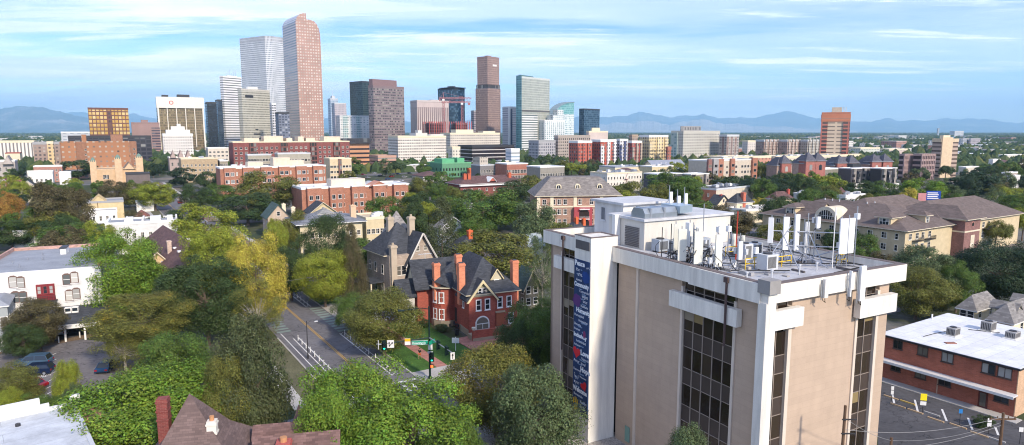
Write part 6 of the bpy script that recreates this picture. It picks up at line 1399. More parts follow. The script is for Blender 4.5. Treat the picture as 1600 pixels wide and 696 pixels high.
def sdorm(x,y,z,w,face,flat=True):
 """wide shed dormer seen on the roof: white window in front, yellow cheek, brown hip cap"""
 b=MB();L=5.5;hh=2.2
 if face=='A':b.box(x,y-w/2,z,x+L,y+w/2,z+hh)
 else:b.box(x-w/2,y,z,x+w/2,y+L,z+hh)
 b2=MB()
 if face=='A':b2.hip(x,y-w/2,x+L,y+w/2,z+hh+.1,1.2,.7,0,1)
 else:b2.hip(x-w/2,y,x+w/2,y+L,z+hh+.1,1.2,.7,0,1)
 d=b.build('dormer',[yel],ap);b2.build('dormer_roof',[broof,crm],d)
 wm=win_mesh(w*.75,hh*.8,(.75,.75,.72),M['glassl'],3,2)
 if face=='A':inst('window',wm,d,(x,y,z+.2),-math.pi/2)
 else:inst('window',wm,d,(x,y,z+.2),0)
sdorm(1.2,6.5,H+.8,3.6,'A');sdorm(1.2,D*.80,H+.8,3.4,'A');sdorm(W*.55,1.6,H+1.0,2.2,'B')
# big arched window dormer
yc=D*.52;b=MB();r_=3.6;arc=[(yc-r_*math.cos(a),H+.8+r_*math.sin(a)) for a in [math.pi*i/16 for i in range(17)]]
b.extx([(yc-r_,H+.2)]+arc+[(yc+r_,H+.2)][:1],.3,7.0);d=b.build('arched_dormer',[crm],ap)
r2_=2.6;arc=[(yc-r2_*math.cos(a),H+.8+r2_*math.sin(a)) for a in [math.pi*i/16 for i in range(17)]]
b=MB();b.extx(arc,.2,.29,0)
for k in range(-3,4):hh=math.sqrt(max(0,r2_**2-(k*.7)**2));b.box(.12,yc+k*.7-.04,H+.82,.19,yc+k*.7+.04,H+.8+hh,1)
b.box(.1,yc-r2_,H+1.7,.119,yc+r2_,H+1.78,1);b.build('window',[M['glassd'],M['white']],d)
# corner tower in plum brick
b=MB();tx0,tx1,ty0,ty1=W-.5,W+8.5,-3.2,6.5;b.box(tx0,ty0,0,tx1,ty1,H+1.6);t_=b.build('brick_tower',[plum],ap)
b=MB();b.box(tx0-.1,ty0-.1,H-2.0,tx1+.1,ty0-.01,H-1.6);b.box(tx0-.1,ty0,H-2.0,tx0-.01,ty1,H-1.6);b.box(tx0-.3,ty0-.3,H+1.3,tx1+.3,ty1,H+1.62);b.build('tower_trim',[crm],t_)
b=MB();b.hip(tx0,ty0,tx1,ty1+6,H+1.85,3.2,1.1,0,1);b.build('tower_roof',[broof,crm],t_)
def roundwin(face,c,z):
 b=MB();r=.85
 for q,mi,rr,d in ((0,0,r,.06),(0,1,r*.72,.1)):
  P=[(c+rr*math.cos(a),z+rr*math.sin(a)) for a in [2*math.pi*i/14 for i in range(14)]]
  if face=='A':b.extx([(p[0],p[1]) for p in P][::-1],tx0-d,tx0-d+.05,mi)
  else:b.extr(P,ty0-d,ty0-d+.05,mi)
 b.build('round_window',[plain((.4,.2,.18)),M['glassd']],t_)
roundwin('A',1.6,H+.1);roundwin('B',tx0+4.5,H+.1)
for j in range(2):
 inst('window',me,t_,(tx0,1.8,1+3.2*j),-math.pi/2);inst('window',me1,t_,(tx0+5.0,ty0,1+3.2*j));
b=MB();b.box(tx0+3.9,ty0-.08,.5,tx0+6.1,ty0-.02,H-3);b.build('cream_panel',[crm],t_)
mew=win_mesh(1.5,1.7,(.75,.73,.66),None,2,2)
for j in range(3):
 for u in (11,14,17,20.5,24):w_=inst('window',mew,ap,(W+u,1,.9+3.1*j))
b=MB();b.box(W+20,-.6,6.6,W+25,.98,6.75)
for q in range(24):b.box(W+20+.21*q,-.6,6.75,W+20.04+.21*q,-.55,7.7)
b.build('balcony',[M['dmetal']],ap)
b=MB();b.box(W+12,2.6,H+.6,W+14.6,8,H+2.6);b.build('dormer',[yel],ap)
rr=random.Random(8)
for k in range(7):b=MB();x,y=W/2+rr.uniform(-1.5,1.5),rr.uniform(W/2,D-W/2);z=H+3;b.tube((x,y,z),(x,y,H+5.7),.16,8);b.build('roof_vent',[M['lgrey']],ap)
b=MB();b.gable(2.5,D*.62,12,D*.62+8,H+1,3.6,.4,'y',0,1);b.build('roof_gable',[broof,yel],ap)
reg([(loc[0]+Rot(rz)[0][0]*a+Rot(rz)[1][0]*c,loc[1]+Rot(rz)[0][1]*a+Rot(rz)[1][1]*c) for a,c in ((W-2,-3),(W+36,5),(W+36,30),(W-2,40))])
# billboard behind
x,y,z=AT(1457,304,230);o=thing('billboard','blue roadside billboard with white lines of text rising behind the plum brown roofs','billboard',(x,y,0),R(-8))
b=MB();b.box(-.2,0,0,.2,.4,z-2);b.build('post',[M['dmetal']],o);b=MB();b.box(-2.0,-.2,z-2,2.6,0,z+1.2);b.build('board',[plain((.02,.07,.35),name='blue board')],o)
b=MB()
for k in range(4):b.box(-1.7,-.24,z-1.5+k*.62,1.9-.3*(k%2),-.21,z-1.2+k*.62)
b.build('text_lines',[M['white']],o)
b=MB();b.box(-4.6,-.2,z-2.4,-2.02,0,z+.4);b.build('pink_board',[plain((.55,.25,.25))],o)
# ------------------------------------------------------------------ right: brick office with white roof
hb_=6.5;m0=G(1591,576,hb_);th=R(57.3);av=(-math.cos(th),math.sin(th));bv=(math.sin(th),math.cos(th));Pb=G(1482,491,hb_);dx,dy=Pb[0]-m0[0],Pb[1]-m0[1]
D=dx*av[0]+dy*av[1];W=dx*bv[0]+dy*bv[1]
print('brick office',D,W)
rz=R(90-57.3);o=thing('brick_office','two storey red brick building with a broad white flat roof beside the parking lot','building',(m0[0],m0[1],0),rz);BO=(m0,rz,W,D)
reg([m0,(m0[0]+bv[0]*W,m0[1]+bv[1]*W),Pb,(m0[0]+av[0]*D,m0[1]+av[1]*D)],1)
b=MB();b.box(0,0,0,W,D,hb_-.1);b.build('wall',[brick((.36,.115,.07),(.36,.17,.12),var=.14)],o)
b=MB();b.box(.01,-.12,0,W,-.02,hb_-.2);b.build('end_wall',[brick((.55,.36,.22),var=.1)],o)  # lighter orange brick puts the sunlight on this end into its colour
b=MB();b.box(-.35,-.35,hb_-.09,W+.2,D+.2,hb_+.12);b.build('roof',[brick((.70,.71,.72),(.52,.53,.54),var=.03,bw=14,bh=1.9,msz=.035,mot=.16,name='white roof membrane')],o)
b=MB();b.ring(-.38,-.38,W+.23,D+.23,hb_-.2,hb_+.06,.02);b.build('roof_edge',[M['dmetal']],o)
b=MB();b.box(-1.5,-.3,2.95,-.02,D,3.12);b.box(-1.55,-.35,2.8,-1.5,D,3.16,1);b.build('canopy',[plain((.62,.60,.58)),M['white']],o)
ux_,uy_=Rot(rz)
def onA(px,py):
 X_,Y_,Z_=ray(px,py);t=(m0[0]*ux_[0]+m0[1]*ux_[1])/(X_*ux_[0]+Y_*ux_[1]);return (t*X_-m0[0])*uy_[0]+(t*Y_-m0[1])*uy_[1],CAMH+t*Z_
zz=lambda x,y:(1370+x/2.948,460+y/2.948)
dk=(.09,.06,.05)
for i,(x,y,w,h,g) in enumerate(((98,232,1.3,1.3,0),(212,262,1.4,1.3,0),(326,292,1.5,1.4,1),(515,343,1.6,1.4,1),(590,362,1.6,1.4,1),(88,332,1.4,1.4,0),(202,366,1.5,1.4,0),(314,398,1.6,1.5,0),(575,475,1.7,1.4,1))):
 u,z=onA(*zz(x,y));me=win_mesh(w,h,dk,M['glassl'] if g else M['glassd'],2,1);inst('window',me,o,(0,u,z-h/2),-math.pi/2)
u,z=onA(*zz(488,500));b=MB();b.box(-.08,u-.55,.05,-.02,u+.55,2.3);b.box(-.11,u-.35,.3,-.081,u+.35,2.1,1);b.build('door',[plain((.10,.03,.025)),M['glassd']],o)
b=MB();b.box(-.09,D*.53-.07,0,-.02,D*.53+.07,2.9);b.build('pilaster',[plain((.5,.35,.25))],o)
def acu(px,py,label,w=1.6,d=1.2,h=1.2,flat=False):
 x,y=G(px,py,hb_+.15);a=thing('air_conditioner',label,'rooftop unit',(x,y,hb_+.13),rz)
 b=MB();b.box(-w/2,-d/2,.1,w/2,d/2,h);b.build('casing',[plain((.40,.39,.37),.6,.2,name='tan grey casing')],a)
 b=MB()
 for k in range(6):b.box(-w/2-.03,-d/2+.1+k*d/6.5,.25,-w/2-.001,-d/2+.2+k*d/6.5,h-.15);b.box(-w/2+.1+k*w/6.5,-d/2-.03,.25,-w/2+.2+k*w/6.5,-d/2-.001,h-.15)
 b.tube((0,0,h),(0,0,h+.1),d*.35,12);b.build('grille',[M['dmetal']],a);b=MB();b.box(-w/2-.3,-d/2-.2,0,w/2+.3,d/2+.2,.09);b.build('kerb',[M['white']],a)
 return a
acu(1489,524,'grey air conditioner on the white roof, leftmost of three');acu(1544,516,'grey air conditioner on the white roof, middle of three',1.8,1.4,1.4);acu(1582,528,'low grey air conditioner on the white roof, rightmost of three',1.8,1.3,1.0)
x,y=G(1456,500,hb_);b=MB();b.tube((x,y,hb_+.13),(x,y,hb_+.9),.12,8);tag(b.build('vent_pipe',[M['white']]),'small white pipe at the back of the white roof','vent')
x,y=G(1485,538,hb_);b=MB();b.box(x-.7,y-.35,hb_+.13,x+.7,y+.35,hb_+.22);tag(b.build('roof_hatch',[plain((.30,.15,.11))]),'rust red flat roof hatch on the white roof','hatch')
b=MB();p0=G(1443,528,hb_);p1=G(1478,521,hb_);p2=G(1513,515,hb_+.2);p3=G(1562,521,hb_+.2)
b.path([(p0[0],p0[1],hb_+.2),((p0[0]+p1[0])/2,(p0[1]+p1[1])/2+.2,hb_+.22),(p1[0],p1[1],hb_+.3)],.05,5);b.path([(p2[0],p2[1],hb_+.2),((p2[0]+p3[0])/2+.3,(p2[1]+p3[1])/2,hb_+.22),(p3[0],p3[1],hb_+.3)],.05,5)
tag(b.build('roof_cable',[M['rubber']]),'dark cables linking the air conditioners on the white roof','cable')
# grey house beyond it
house('weathered grey roofed house with a white framed dormer behind the white roof',1548,1552,1640,507,57,M['cream'],sh_grey,5,2.8,wA=9,wB=16,kind='hip',dorm=2,trim=M['white'])
house('low grey hipped roof house between the dark tree and the white roof',1500,1502,1555,487,57,M['cream'],sh_grey,4.5,2.4,wA=9,kind='hip')
# ------------------------------------------------------------------ ground, streets
def gnd(pts,z,mat,name,kerb=0):
 b=MB();b.poly([(p[0],p[1],z) for p in pts]);return struct(name,b,[mat])
m,bs,t=newmat('ground soil and turf',.95)
tc=t.new('ShaderNodeTexCoord')
n1=t.new('ShaderNodeTexNoise');n1.inputs['Scale'].default_value=.02;n1.inputs['Detail'].default_value=9;n1.inputs['Roughness'].default_value=.7;t.link(tc.outputs['Object'],n1.inputs[0])
n2=t.new('ShaderNodeTexNoise');n2.inputs['Scale'].default_value=.0016;n2.inputs['Detail'].default_value=9;n2.inputs['Roughness'].default_value=.75;t.link(tc.outputs['Object'],n2.inputs[0])
r=t.new('ShaderNodeValToRGB');t.link(n1.outputs[0],r.inputs[0]);e=r.color_ramp.elements
e[0].position=.38;e[0].color=(.035,.055,.02,1);e[1].position=.62;e[1].color=(.20,.17,.13,1);q=e.new(.5);q.color=(.06,.07,.03,1);q=e.new(.56);q.color=(.12,.12,.115,1)
r2=t.new('ShaderNodeValToRGB');t.link(n2.outputs[0],r2.inputs[0]);e=r2.color_ramp.elements
e[0].position=.35;e[0].color=(.025,.045,.022,1);e[1].position=.72;e[1].color=(.22,.20,.16,1);q=e.new(.55);q.color=(.06,.075,.04,1)
sx=t.new('ShaderNodeSeparateXYZ');t.link(tc.outputs['Object'],sx.inputs[0])
mr=t.new('ShaderNodeMapRange');mr.inputs[1].default_value=700;mr.inputs[2].default_value=1500;t.link(sx.outputs[1],mr.inputs[0])
t.link(t.mix(mr.outputs[0],r.outputs[0],r2.outputs[0]),bs.inputs['Base Color']);GROUND=m
b=MB()
NX,ys=24,[-800,0,100,250,500,1000,2000,4000,8000,16000,32000,58000]
for i in range(len(ys)-1):
 for k in range(NX):x0=-48000+96000*k/NX;x1=-48000+96000*(k+1)/NX;b.poly([(x0,ys[i],0),(x1,ys[i],0),(x1,ys[i+1],0),(x0,ys[i+1],0)])
struct('ground',b,[GROUND])
SA=R(32.4);SD=(-math.sin(SA),math.cos(SA));SN=(math.cos(SA),math.sin(SA));SO=(-27.3,103.3)
def S(s,n):return (SO[0]+SD[0]*s+SN[0]*n,SO[1]+SD[1]*s+SN[1]*n)
asph=asphalt((.165,.16,.17),'asphalt');asph2=asphalt((.085,.083,.087),'dark asphalt');oldasph=asphalt((.17,.158,.16),'worn asphalt')
conc=plain((.44,.42,.39),.9,name='pavement concrete',var=.15,scale=.4,fine=.08);lawn=plain((.055,.13,.022),.95,name='lawn grass',var=.35,scale=.35,fine=.25);bpave=brick((.42,.19,.15),(.3,.16,.13),bw=.4,bh=.2);dirt=plain((.22,.16,.11),.95,name='bare dirt',var=.3,scale=.4,fine=.2)
wline=plain((.70,.70,.68),.7,name='white road paint',var=.12,scale=2);yline=plain((.55,.33,.06),.7,name='yellow road paint',var=.12,scale=2);gpaint=plain((.22,.28,.255),.7,name='green bike lane paint',var=.2)
ROADS=[]
def road(name,s0,s1,n0,n1,z=.012,mat=None,rg=True):
 p=[S(s0,n0),S(s0,n1),S(s1,n1),S(s1,n0)];o=gnd(p,z,mat or asph,name)
 if rg:ROADS.append(p)
 return o
# main street and cross streets
road('road',-80,900,-6.4,6.2)
road('cross_street',-33.5,-19.5,-120,150,.016,asph)
road('cross_street',50,59,6.2,200,.016,oldasph);road('cross_street',50,59,-160,-6.4,.016,oldasph)
for s in (175,300,430,560):road('cross_street',s,s+10,-420,700,.016,oldasph)
for n in (-150,118,232,350,470):road('side_street',62,900,n,n+9,.02,oldasph)
road('alley',28,172,62,66,.02,oldasph);road('alley',62,400,-72,-66,.02,oldasph)
def slab(name,s0,s1,n0,n1,h,mat):
 b=MB();b.prism([S(s0,n0),S(s0,n1),S(s1,n1),S(s1,n0)],-.05,h);return struct(name,b,[mat])
for (s0,s1) in ((-17,15.5),(34,48),(61,172),(187,298),(312,428)):
 slab('kerb',s0,s1,6.2,6.45,.14,conc);slab('kerb',s0,s1,-6.65,-6.4,.14,conc)
 slab('pavement',s0,s1,10.6,12.4,.10,bpave if s0==-17 else conc);slab('pavement',s0,s1,-12,-10.2,.10,conc)
 slab('verge',s0,s1,6.45,10.6,.09,lawn if s0<40 else dirt);slab('verge',s0,s1,-10.2,-6.65,.09,plain((.13,.125,.07),.95,var=.3,scale=.4,fine=.2))
slab('garden_lawn',-17.5,14,12.4,19,.09,lawn);slab('front_lawn',34,48,12.4,19,.09,lawn)
slab('driveway',15.5,34,6.2,26,.06,conc)
slab('corner_pavement',-19.4,-12.8,6.5,30,.13,conc);slab('corner_pavement',-19.4,-17.05,6.25,6.5,.13,conc)
slab('pavement',-37,-33.6,-8,34,.12,conc)
slab('patio',-12.5,-1.5,19.2,30,.12,bpave)
m2=plain((.40,.37,.34),.95,name='river stones',var=.35,scale=1.2,fine=.5)
slab('stone_bed',-60,-37.05,2,22,.11,m2)
# painted lines
def line(s0,s1,n,w=.12,mat=None,z=.024,name='lane_line'):return road(name,s0,s1,n-w,n+w,z,mat or wline,False)
line(-18,48,.14,.06,yline);line(-18,48,-.14,.06,yline);line(62,300,0,.12,yline)
line(-12,12.5,3.6,.10);line(34,48,3.6,.10);line(-12,12.5,4.5,.08);line(34,48,4.5,.08);line(62,172,3.6,.12)
line(-12,14,-3.3,.10);line(30,48,-3.3,.10);line(-12,14,-4.2,.08);line(-12,18,-5.4,.08);line(62,172,-3.4,.12)
for s0,s1 in ((-12,12.5),(34,48)):
 s=s0
 while s<s1:b=MB();p=[S(s,3.72),S(s+.18,3.72),S(s+1.0,4.4),S(s+.82,4.4)];b.poly([(q[0],q[1],.026) for q in p][::-1]);struct('hatch_line',b,[wline]);s+=3
for k in range(11):road('bike_crossing',13.5+1.8*k,14.5+1.8*k,3.7,6.0,.024,gpaint,False)
for k in range(6):road('bike_crossing',18.5+1.8*k,19.5+1.8*k,-5.8,-3.4,.024,gpaint,False)
for k in range(9):road('crosswalk',-19.2+.0,-16.4,-5.6+1.25*k,-5.1+1.25*k,.026,wline,False)
road('stop_line',-15.4,-14.9,.4,6.0,.026,wline,False)
for k in range(9):road('crosswalk',-31.6+1.3*k,-31.1+1.3*k,8.4,11.2,.026,wline,False)
line(-20.6,-20.4,20,12,wline)
# white delineator posts
def mkpost():
 r_=thing('delineator_post','slim white plastic post standing in the buffer stripe of the bike lane','bollard',(0,0,0),0,'white posts along the bike lanes')
 b=MB();b.tube((0,0,.02),(0,0,.95),.06,8);b.build('post',[M['white']],r_);b=MB();b.tube((0,0,.01),(0,0,.05),.16,8);b.tube((0,0,.7),(0,0,.78),.065,8);b.build('base',[M['grey']],r_);return r_
P0=mkpost();first=True
def copy_tree(o,loc,rz=None,label=None):
 r_=o.copy();COL.objects.link(r_);r_.location=loc
 if rz is not None:r_.rotation_euler.z=rz
 if label:r_['label']=label
 for ch in list(o.children):
  c=ch.copy();COL.objects.link(c);c.parent=r_
  for g in list(ch.children):d=g.copy();COL.objects.link(d);d.parent=c
 return r_
spots=[(s,4.05) for s in (-10,-7,-4,-1,2,5,8,11,35,37.5,40,42.5,45,47)]+[(s,-3.75) for s in (-10,-7.5,-5,-2.5,0,2.5,5,7.5,10,12.5)]+[(s,-3.75) for s in (28,30,32,34)]
for i,(s,n) in enumerate(spots):
 p=S(s,n);lb='slim white post in the right hand bike lane buffer' if n>0 else 'slim white post in the left hand bike lane buffer'
 lb=('slim white plastic post in the striped buffer nearer the lawns' if n>0 else 'slim white plastic post in the buffer nearer the street lamp')
 if i==0:P0.location=(p[0],p[1],0);P0['label']=lb
 else:copy_tree(P0,(p[0],p[1],0),None,lb)
# ---- traffic signal
px_,py_=-12.0,93.5
blk=plain((.012,.03,.025),.45,.2,name='dark green black enamel',var=.05)
def emis(col,st,name):
 m_,b_,t_=newmat(name,.4);b_.inputs['Base Color'].default_value=c4(col);b_.inputs['Emission Color'].default_value=c4(col);b_.inputs['Emission Strength'].default_value=st;return m_
gon=emis((.02,.8,.45),2.0,'green lamp lit');ron=emis((.9,.12,.03),1.6,'red hand lamp lit')
sg=thing('traffic_signal','dark green traffic signal pole with two mast arms at the street corner','traffic light',(px_,py_,0),0)
b=MB();b.tube((0,0,0),(0,0,11),.17,12,r2=.11);b.tube((0,0,0),(0,0,.5),.32,12,r2=.25);b.build('pole',[blk],sg)
a1=(-SN[0]*8.2,-SN[1]*8.2+.9,6.4);a2=(-SD[0]*8.4-.3,-SD[1]*8.4,6.3)
b=MB();b.tube((0,0,6.3),a1,.11,10,r2=.06);b.build('mast_arm',[blk],sg);b=MB();b.tube((0,0,6.3),a2,.11,10,r2=.06);b.build('mast_arm',[plain((.35,.37,.38),.4,.6,name='grey arm')],sg)
b=MB();b.path([(0,0,10.6),(-1.2,-.6,10.9),(-3.3,-1.9,10.9)],.06,7);b.box(-4.1,-2.2,10.8,-3.2,-1.8,10.98);b.build('luminaire_arm',[blk],sg)
def lerp(a,t):return (a[0]*t,a[1]*t,6.3+(a[2]-6.3)*t)
def head(p,rz_,label=None,lit=True):
 e_=bpy.data.objects.new('signal_head',None)
 b=MB();b.box(-.2,-.18,-.62,.2,.12,.62);b.box(-.32,.02,-.72,.32,.05,.72)
 for k in range(3):
  b.tube((0,-.18,.4-.4*k),(0,-.38,.38-.4*k),.17,8,cap=False)
 h_=b.build('signal_head',[blk],sg,p,rz_)
 for k in range(3):
  b=MB();b.tube((0,-.185,.4-.4*k),(0,-.2,.4-.4*k),.145,12);b.build('lamp',[gon if (k==2 and lit) else M['dmetal']],h_)
 return h_
f1=R(-32+180-150)
camz=0.0
h1=head((lerp(a1,.86)[0],lerp(a1,.86)[1]-.15,6.2),.15)
head((.35,-.35,3.5),.1)
b=MB();b.box(.15,-.62,1.95,.6,-.3,2.45,0);b.box(.2,-.66,2.0,.55,-.621,2.4,1);b.build('pedestrian_signal',[blk,ron],sg)
head((lerp(a2,.38)[0]-.1,lerp(a2,.38)[1],6.1),R(70),lit=False);head((lerp(a2,.72)[0]-.1,lerp(a2,.72)[1],6.1),R(70),lit=False)
def board(p,w,h,mat,rz_=.1,name='sign_plate'):
 b=MB();b.box(-w/2,-.03,-h/2,w/2,.03,h/2);return b.build(name,[mat],sg,p,rz_)
sgrn=plain((.01,.32,.20),.5,name='green street sign');
q=lerp(a1,.74);bd=board((q[0],q[1]-.2,q[2]-.1),.95,1.1,plain((.74,.74,.72),.5,name='white sign plate'))
b=MB();b.tube((-.2,-.05,-.4),(-.2,-.05,.1),.05,6);b.tube((-.2,-.05,.1),(-.2,-.05,.42),.13,4,r2=.0);b.tube((-.2,-.05,-.3),(.2,-.05,.12),.05,6);b.tube((.2,-.05,.12),(.36,-.05,.28),.13,4,r2=0);b.build('arrow',[M['rubber']],bd)
q=lerp(a1,.42);bd=board((q[0],q[1]-.2,q[2]-.1),.8,.95,plain((.74,.74,.72),.5,name='white sign plate'));b=MB();b.box(-.4,-.05,.05,.4,-.031,.47);b.build('yellow_panel',[plain((.8,.48,.02),.5,name='yellow sign')],bd)
q=lerp(a1,.2);bd=board((q[0]+.1,q[1]-.25,q[2]-.45),2.3,.62,sgrn)
tm=text_mesh('Downing St',.42,wlet,.008);ob=inst('lettering',tm,bd,(-1.05,-.04,-.16));ob.rotation_euler.x=R(90);ob.scale=(.95,1,1)
b=MB();b.box(-1.15,-.04,.27,1.15,-.031,.31);b.box(-1.15,-.04,-.31,1.15,-.031,-.27);b.build('sign_border',[wlet],bd)
q=lerp(a2,.16);bd=board((q[0]-.15,q[1]-.2,q[2]-.2),1.5,.55,sgrn,R(65));
bd=board((.15,-.3,5.0),.62,.8,plain((.74,.74,.72),.5,name='white sign plate'),.05);bd=board((.12,-.3,4.2),.75,.3,M['lgrey'],.05)
bd=board((a2[0]-.2,a2[1],6.0),.6,1.0,plain((.74,.74,.72),.5,name='white sign plate'),R(20));b=MB();b.tube((0,-.05,-.35),(0,-.05,.1),.05,6);b.tube((0,-.05,.1),(0,-.05,.4),.13,4,r2=0);b.build('arrow',[M['rubber']],bd)
b=MB();q=lerp(a1,.97);b.box(q[0]-.05,q[1]-.08,5.7,q[0]+.05,q[1]+.02,7.0);b.box(q[0]-.25,q[1]-.06,6.4,q[0]+.4,q[1]+.02,6.5);b.build('detector',[M['lgrey']],sg)
# street lamps
def lamp(s,n,label,h=6.2,arm=1.3):
 p=S(s,n);o=thing('street_lamp',label,'street lamp',(p[0],p[1],0),SA);b=MB();b.tube((0,0,0),(0,0,h),.09,8,r2=.06);b.tube((0,0,0),(0,0,.6),.15,8);b.build('pole',[M['dmetal']],o)
 b=MB();b.path([(0,0,h-.4),(arm*.5,0,h-.1),(arm,0,h-.25)],.04,6);b.build('arm',[M['dmetal']],o);b=MB();b.box(arm-.1,-.14,h-.36,arm+.45,.14,h-.24);b.build('lamp_head',[M['lgrey']],o)
lamp(2.2,-4.9,'black street lamp with a short arm beside the left bike lane')
lamp(-9,27.0,'thin black lamp post with curved arm in front of the red mansion',4.6,-1.0)
lamp(75,-7.5,'dark street lamp farther up the street on the left',8,1.6);lamp(110,7.5,'dark street lamp far up the street on the right',8,-1.6)
# utility poles and wires
def upole(x,y,h,label,arms=1,mat=None,xf=False,rz_=0):
 o=thing('utility_pole',label,'utility pole',(x,y,0),rz_);b=MB();b.tube((0,0,0),(0,0,h),.17,9,r2=.12);b.build('pole',[mat or M['wood']],o)
 for k in range(arms):b=MB();b.box(-1.2,-.06,h-.7-k*1.2,1.2,.06,h-.56-k*1.2);[b.tube((xx,0,h-.56-k*1.2),(xx,0,h-.36-k*1.2),.05,6) for xx in (-1.1,-.5,.5,1.1)];b.build('crossarm',[M['wood']],o)
 if xf:b=MB();b.tube((.35,0,h-3.2),(.35,0,h-2.1),.28,10);b.build('transformer',[M['lgrey']],o)
 return (x,y,h)
g1=G(598,457);g2=G(631,459);U1=upole(g1[0],g1[1],10.5,'brown wooden utility pole left of the pair before the stone mansion',1,xf=True);U2=upole(g2[0],g2[1],11,'dark wooden utility pole right of the pair before the stone mansion',2,xf=True)
q=AT(1321,634,55.5);U3=upole(q[0],q[1],q[2],'brown utility pole standing close to the right face of the tan office',0)
q=AT(1568,645,58);U4=upole(q[0],q[1],q[2],'brown utility pole at the bottom right edge of the parking lot',1)
q=AT(1393,684,60);U5=upole(q[0],q[1],q[2],'short pale topped wooden pole at the foot of the right office corner',0)
q=G(300,446);
b=MB()
for k in range(4):b.box(U3[0]-.35,U3[1]-.35,U3[2]-1.2-1.3*k,U3[0]+.9,U3[1]-.25,U3[2]-1.1-1.3*k)
tag(b.build('cable_bracket',[M['dmetal']]),'insulator brackets on the pole close to the tan office','bracket')
def wire(a,c,sag,label,r=.022,name='overhead_wire'):
 b=MB();P=[]
 for i in range(13):t_=i/12;P.append((a[0]+(c[0]-a[0])*t_,a[1]+(c[1]-a[1])*t_,a[2]+(c[2]-a[2])*t_-sag*4*t_*(1-t_)))
 b.path(P,r,5);tag(b.build(name,[plain((.25,.25,.25),.6,name='aluminium wire')]),label,'wire')
wire((U4[0],U4[1],U4[2]-.4),(U3[0],U3[1],U3[2]-2.2),.8,'overhead wire from the right edge pole to the pole by the office, upper one')
wire((U4[0],U4[1],U4[2]-.9),(U5[0],U5[1],U5[2]-.3),.6,'overhead wire from the right edge pole to the short pale pole')
wire((U4[0],U4[1],U4[2]-1.2),(U3[0],U3[1],U3[2]-3.9),.9,'overhead wire from the right edge pole to the pole by the office, lower one')
wire((U5[0],U5[1],U5[2]-.3),(U3[0],U3[1],U3[2]-1.1),.3,'short overhead wire between the two poles at the office corner')
wire((U2[0],U2[1],9.8),(U1[0],U1[1],9.6),.4,'overhead wire between the two utility poles before the stone mansion')
q=AT(400,446,120);wire((U1[0],U1[1],7.4),q,.6,'pale overhead wire crossing above the street from the left utility pole')
wire((U2[0],U2[1],9),(C0[0]-4,C0[1]+6,9.5),.4,'overhead wire from the right utility pole to the red mansion')
# ---- parking lots
gnd([G(1370,596),G(1372,700),G(1700,760),G(1720,690),G(1590,655)],.012,asph2,'parking_lot')
ROADS.append([G(1370,585),G(1372,700),G(1700,760),G(1720,690),G(1590,655)])
Lx=lambda u,v:(m0[0]+ux_[0]*v+uy_[0]*u,m0[1]+ux_[1]*v+uy_[1]*u)
b=MB();b.prism([Lx(-1,-.02),Lx(D+6,-.02),Lx(D+6,-1.9),Lx(-1,-1.9)],-.05,.1);struct('pavement',b,[conc])
wst=brick((.5,.4,.26),var=.05)
stops=[(1403,635,0),(1418,630,1),(1430,644,0),(1456,648,2),(1462,657,0),(1497,667,0),(1530,680,0),(1556,688,2),(1392,622,0)]
for i,(px,py,c_) in enumerate(stops):
 p=G(px,py);b=MB();b.box(-.95,-.1,.012,.95,.1,.16);o=b.build('wheel_stop',[(plain((.55,.38,.22)),plain((.62,.42,.12)),conc)[c_]],None,(p[0],p[1],0),R(-57));tag(o,('tan concrete wheel stop in the parking lot beside the brick building','yellow wheel stop by the lot entrance post','grey concrete wheel stop in the parking lot beside the brick building')[c_],'wheel stop','wheel stops in the parking lot beside the brick building' if c_!=1 else None)
for i,(x0,y0,x1,y1) in enumerate(((175,487,190,545),(300,530,322,585),(420,570,440,625),(70,455,80,502),(545,612,560,650))):
 a=G(*zz(x0,y0));c_=G(*zz(x1,y1));dx,dy=c_[0]-a[0],c_[1]-a[1];L=math.hypot(dx,dy);nx,ny=-dy/L*.12,dx/L*.12
 b=MB();b.poly([(a[0]+nx,a[1]+ny,.02),(c_[0]+nx,c_[1]+ny,.02),(c_[0]-nx,c_[1]-ny,.02),(a[0]-nx,a[1]-ny,.02)]);struct('stall_line',b,[wline])
def lotsign(px,base,label,plates,h=2.2):
 x,y=G(px,base);o=thing('parking_sign',label,'sign',(x,y,0),R(-12));b=MB();b.tube((0,0,0),(0,0,h),.035,6);b.build('post',[M['dmetal']],o)
 for (z,w,hh,m_) in plates:b=MB();b.box(-w/2,-.06,z,w/2,-.037,z+hh);b.build('sign_plate',[m_],o)
wp=plain((.74,.74,.72),.5,name='white sign plate')
lotsign(1441,646,'yellow square sign above a white plate on a post in the parking lot',[(1.75,.75,.9,plain((.85,.70,.02),.5,name='bright yellow sign')),(1.1,.7,.5,wp)],2.6)
lotsign(1393,627,'double white sign post at the office corner of the parking lot',[(1.6,.35,.5,wp),(1.0,.35,.5,wp)],2.2)
lotsign(1499,664,'small blue parking sign on a dark post',[(1.5,.4,.55,plain((.03,.2,.5),.5,name='blue sign'))],2.1)
lotsign(1544,679,'double white sign on a dark post by the green bush',[(1.55,.45,.5,wp),(1.0,.45,.45,wp)],2.1)
lotsign(1593,694,'white sign on a dark post at the right picture edge',[(1.5,.45,.55,wp)],2.1)
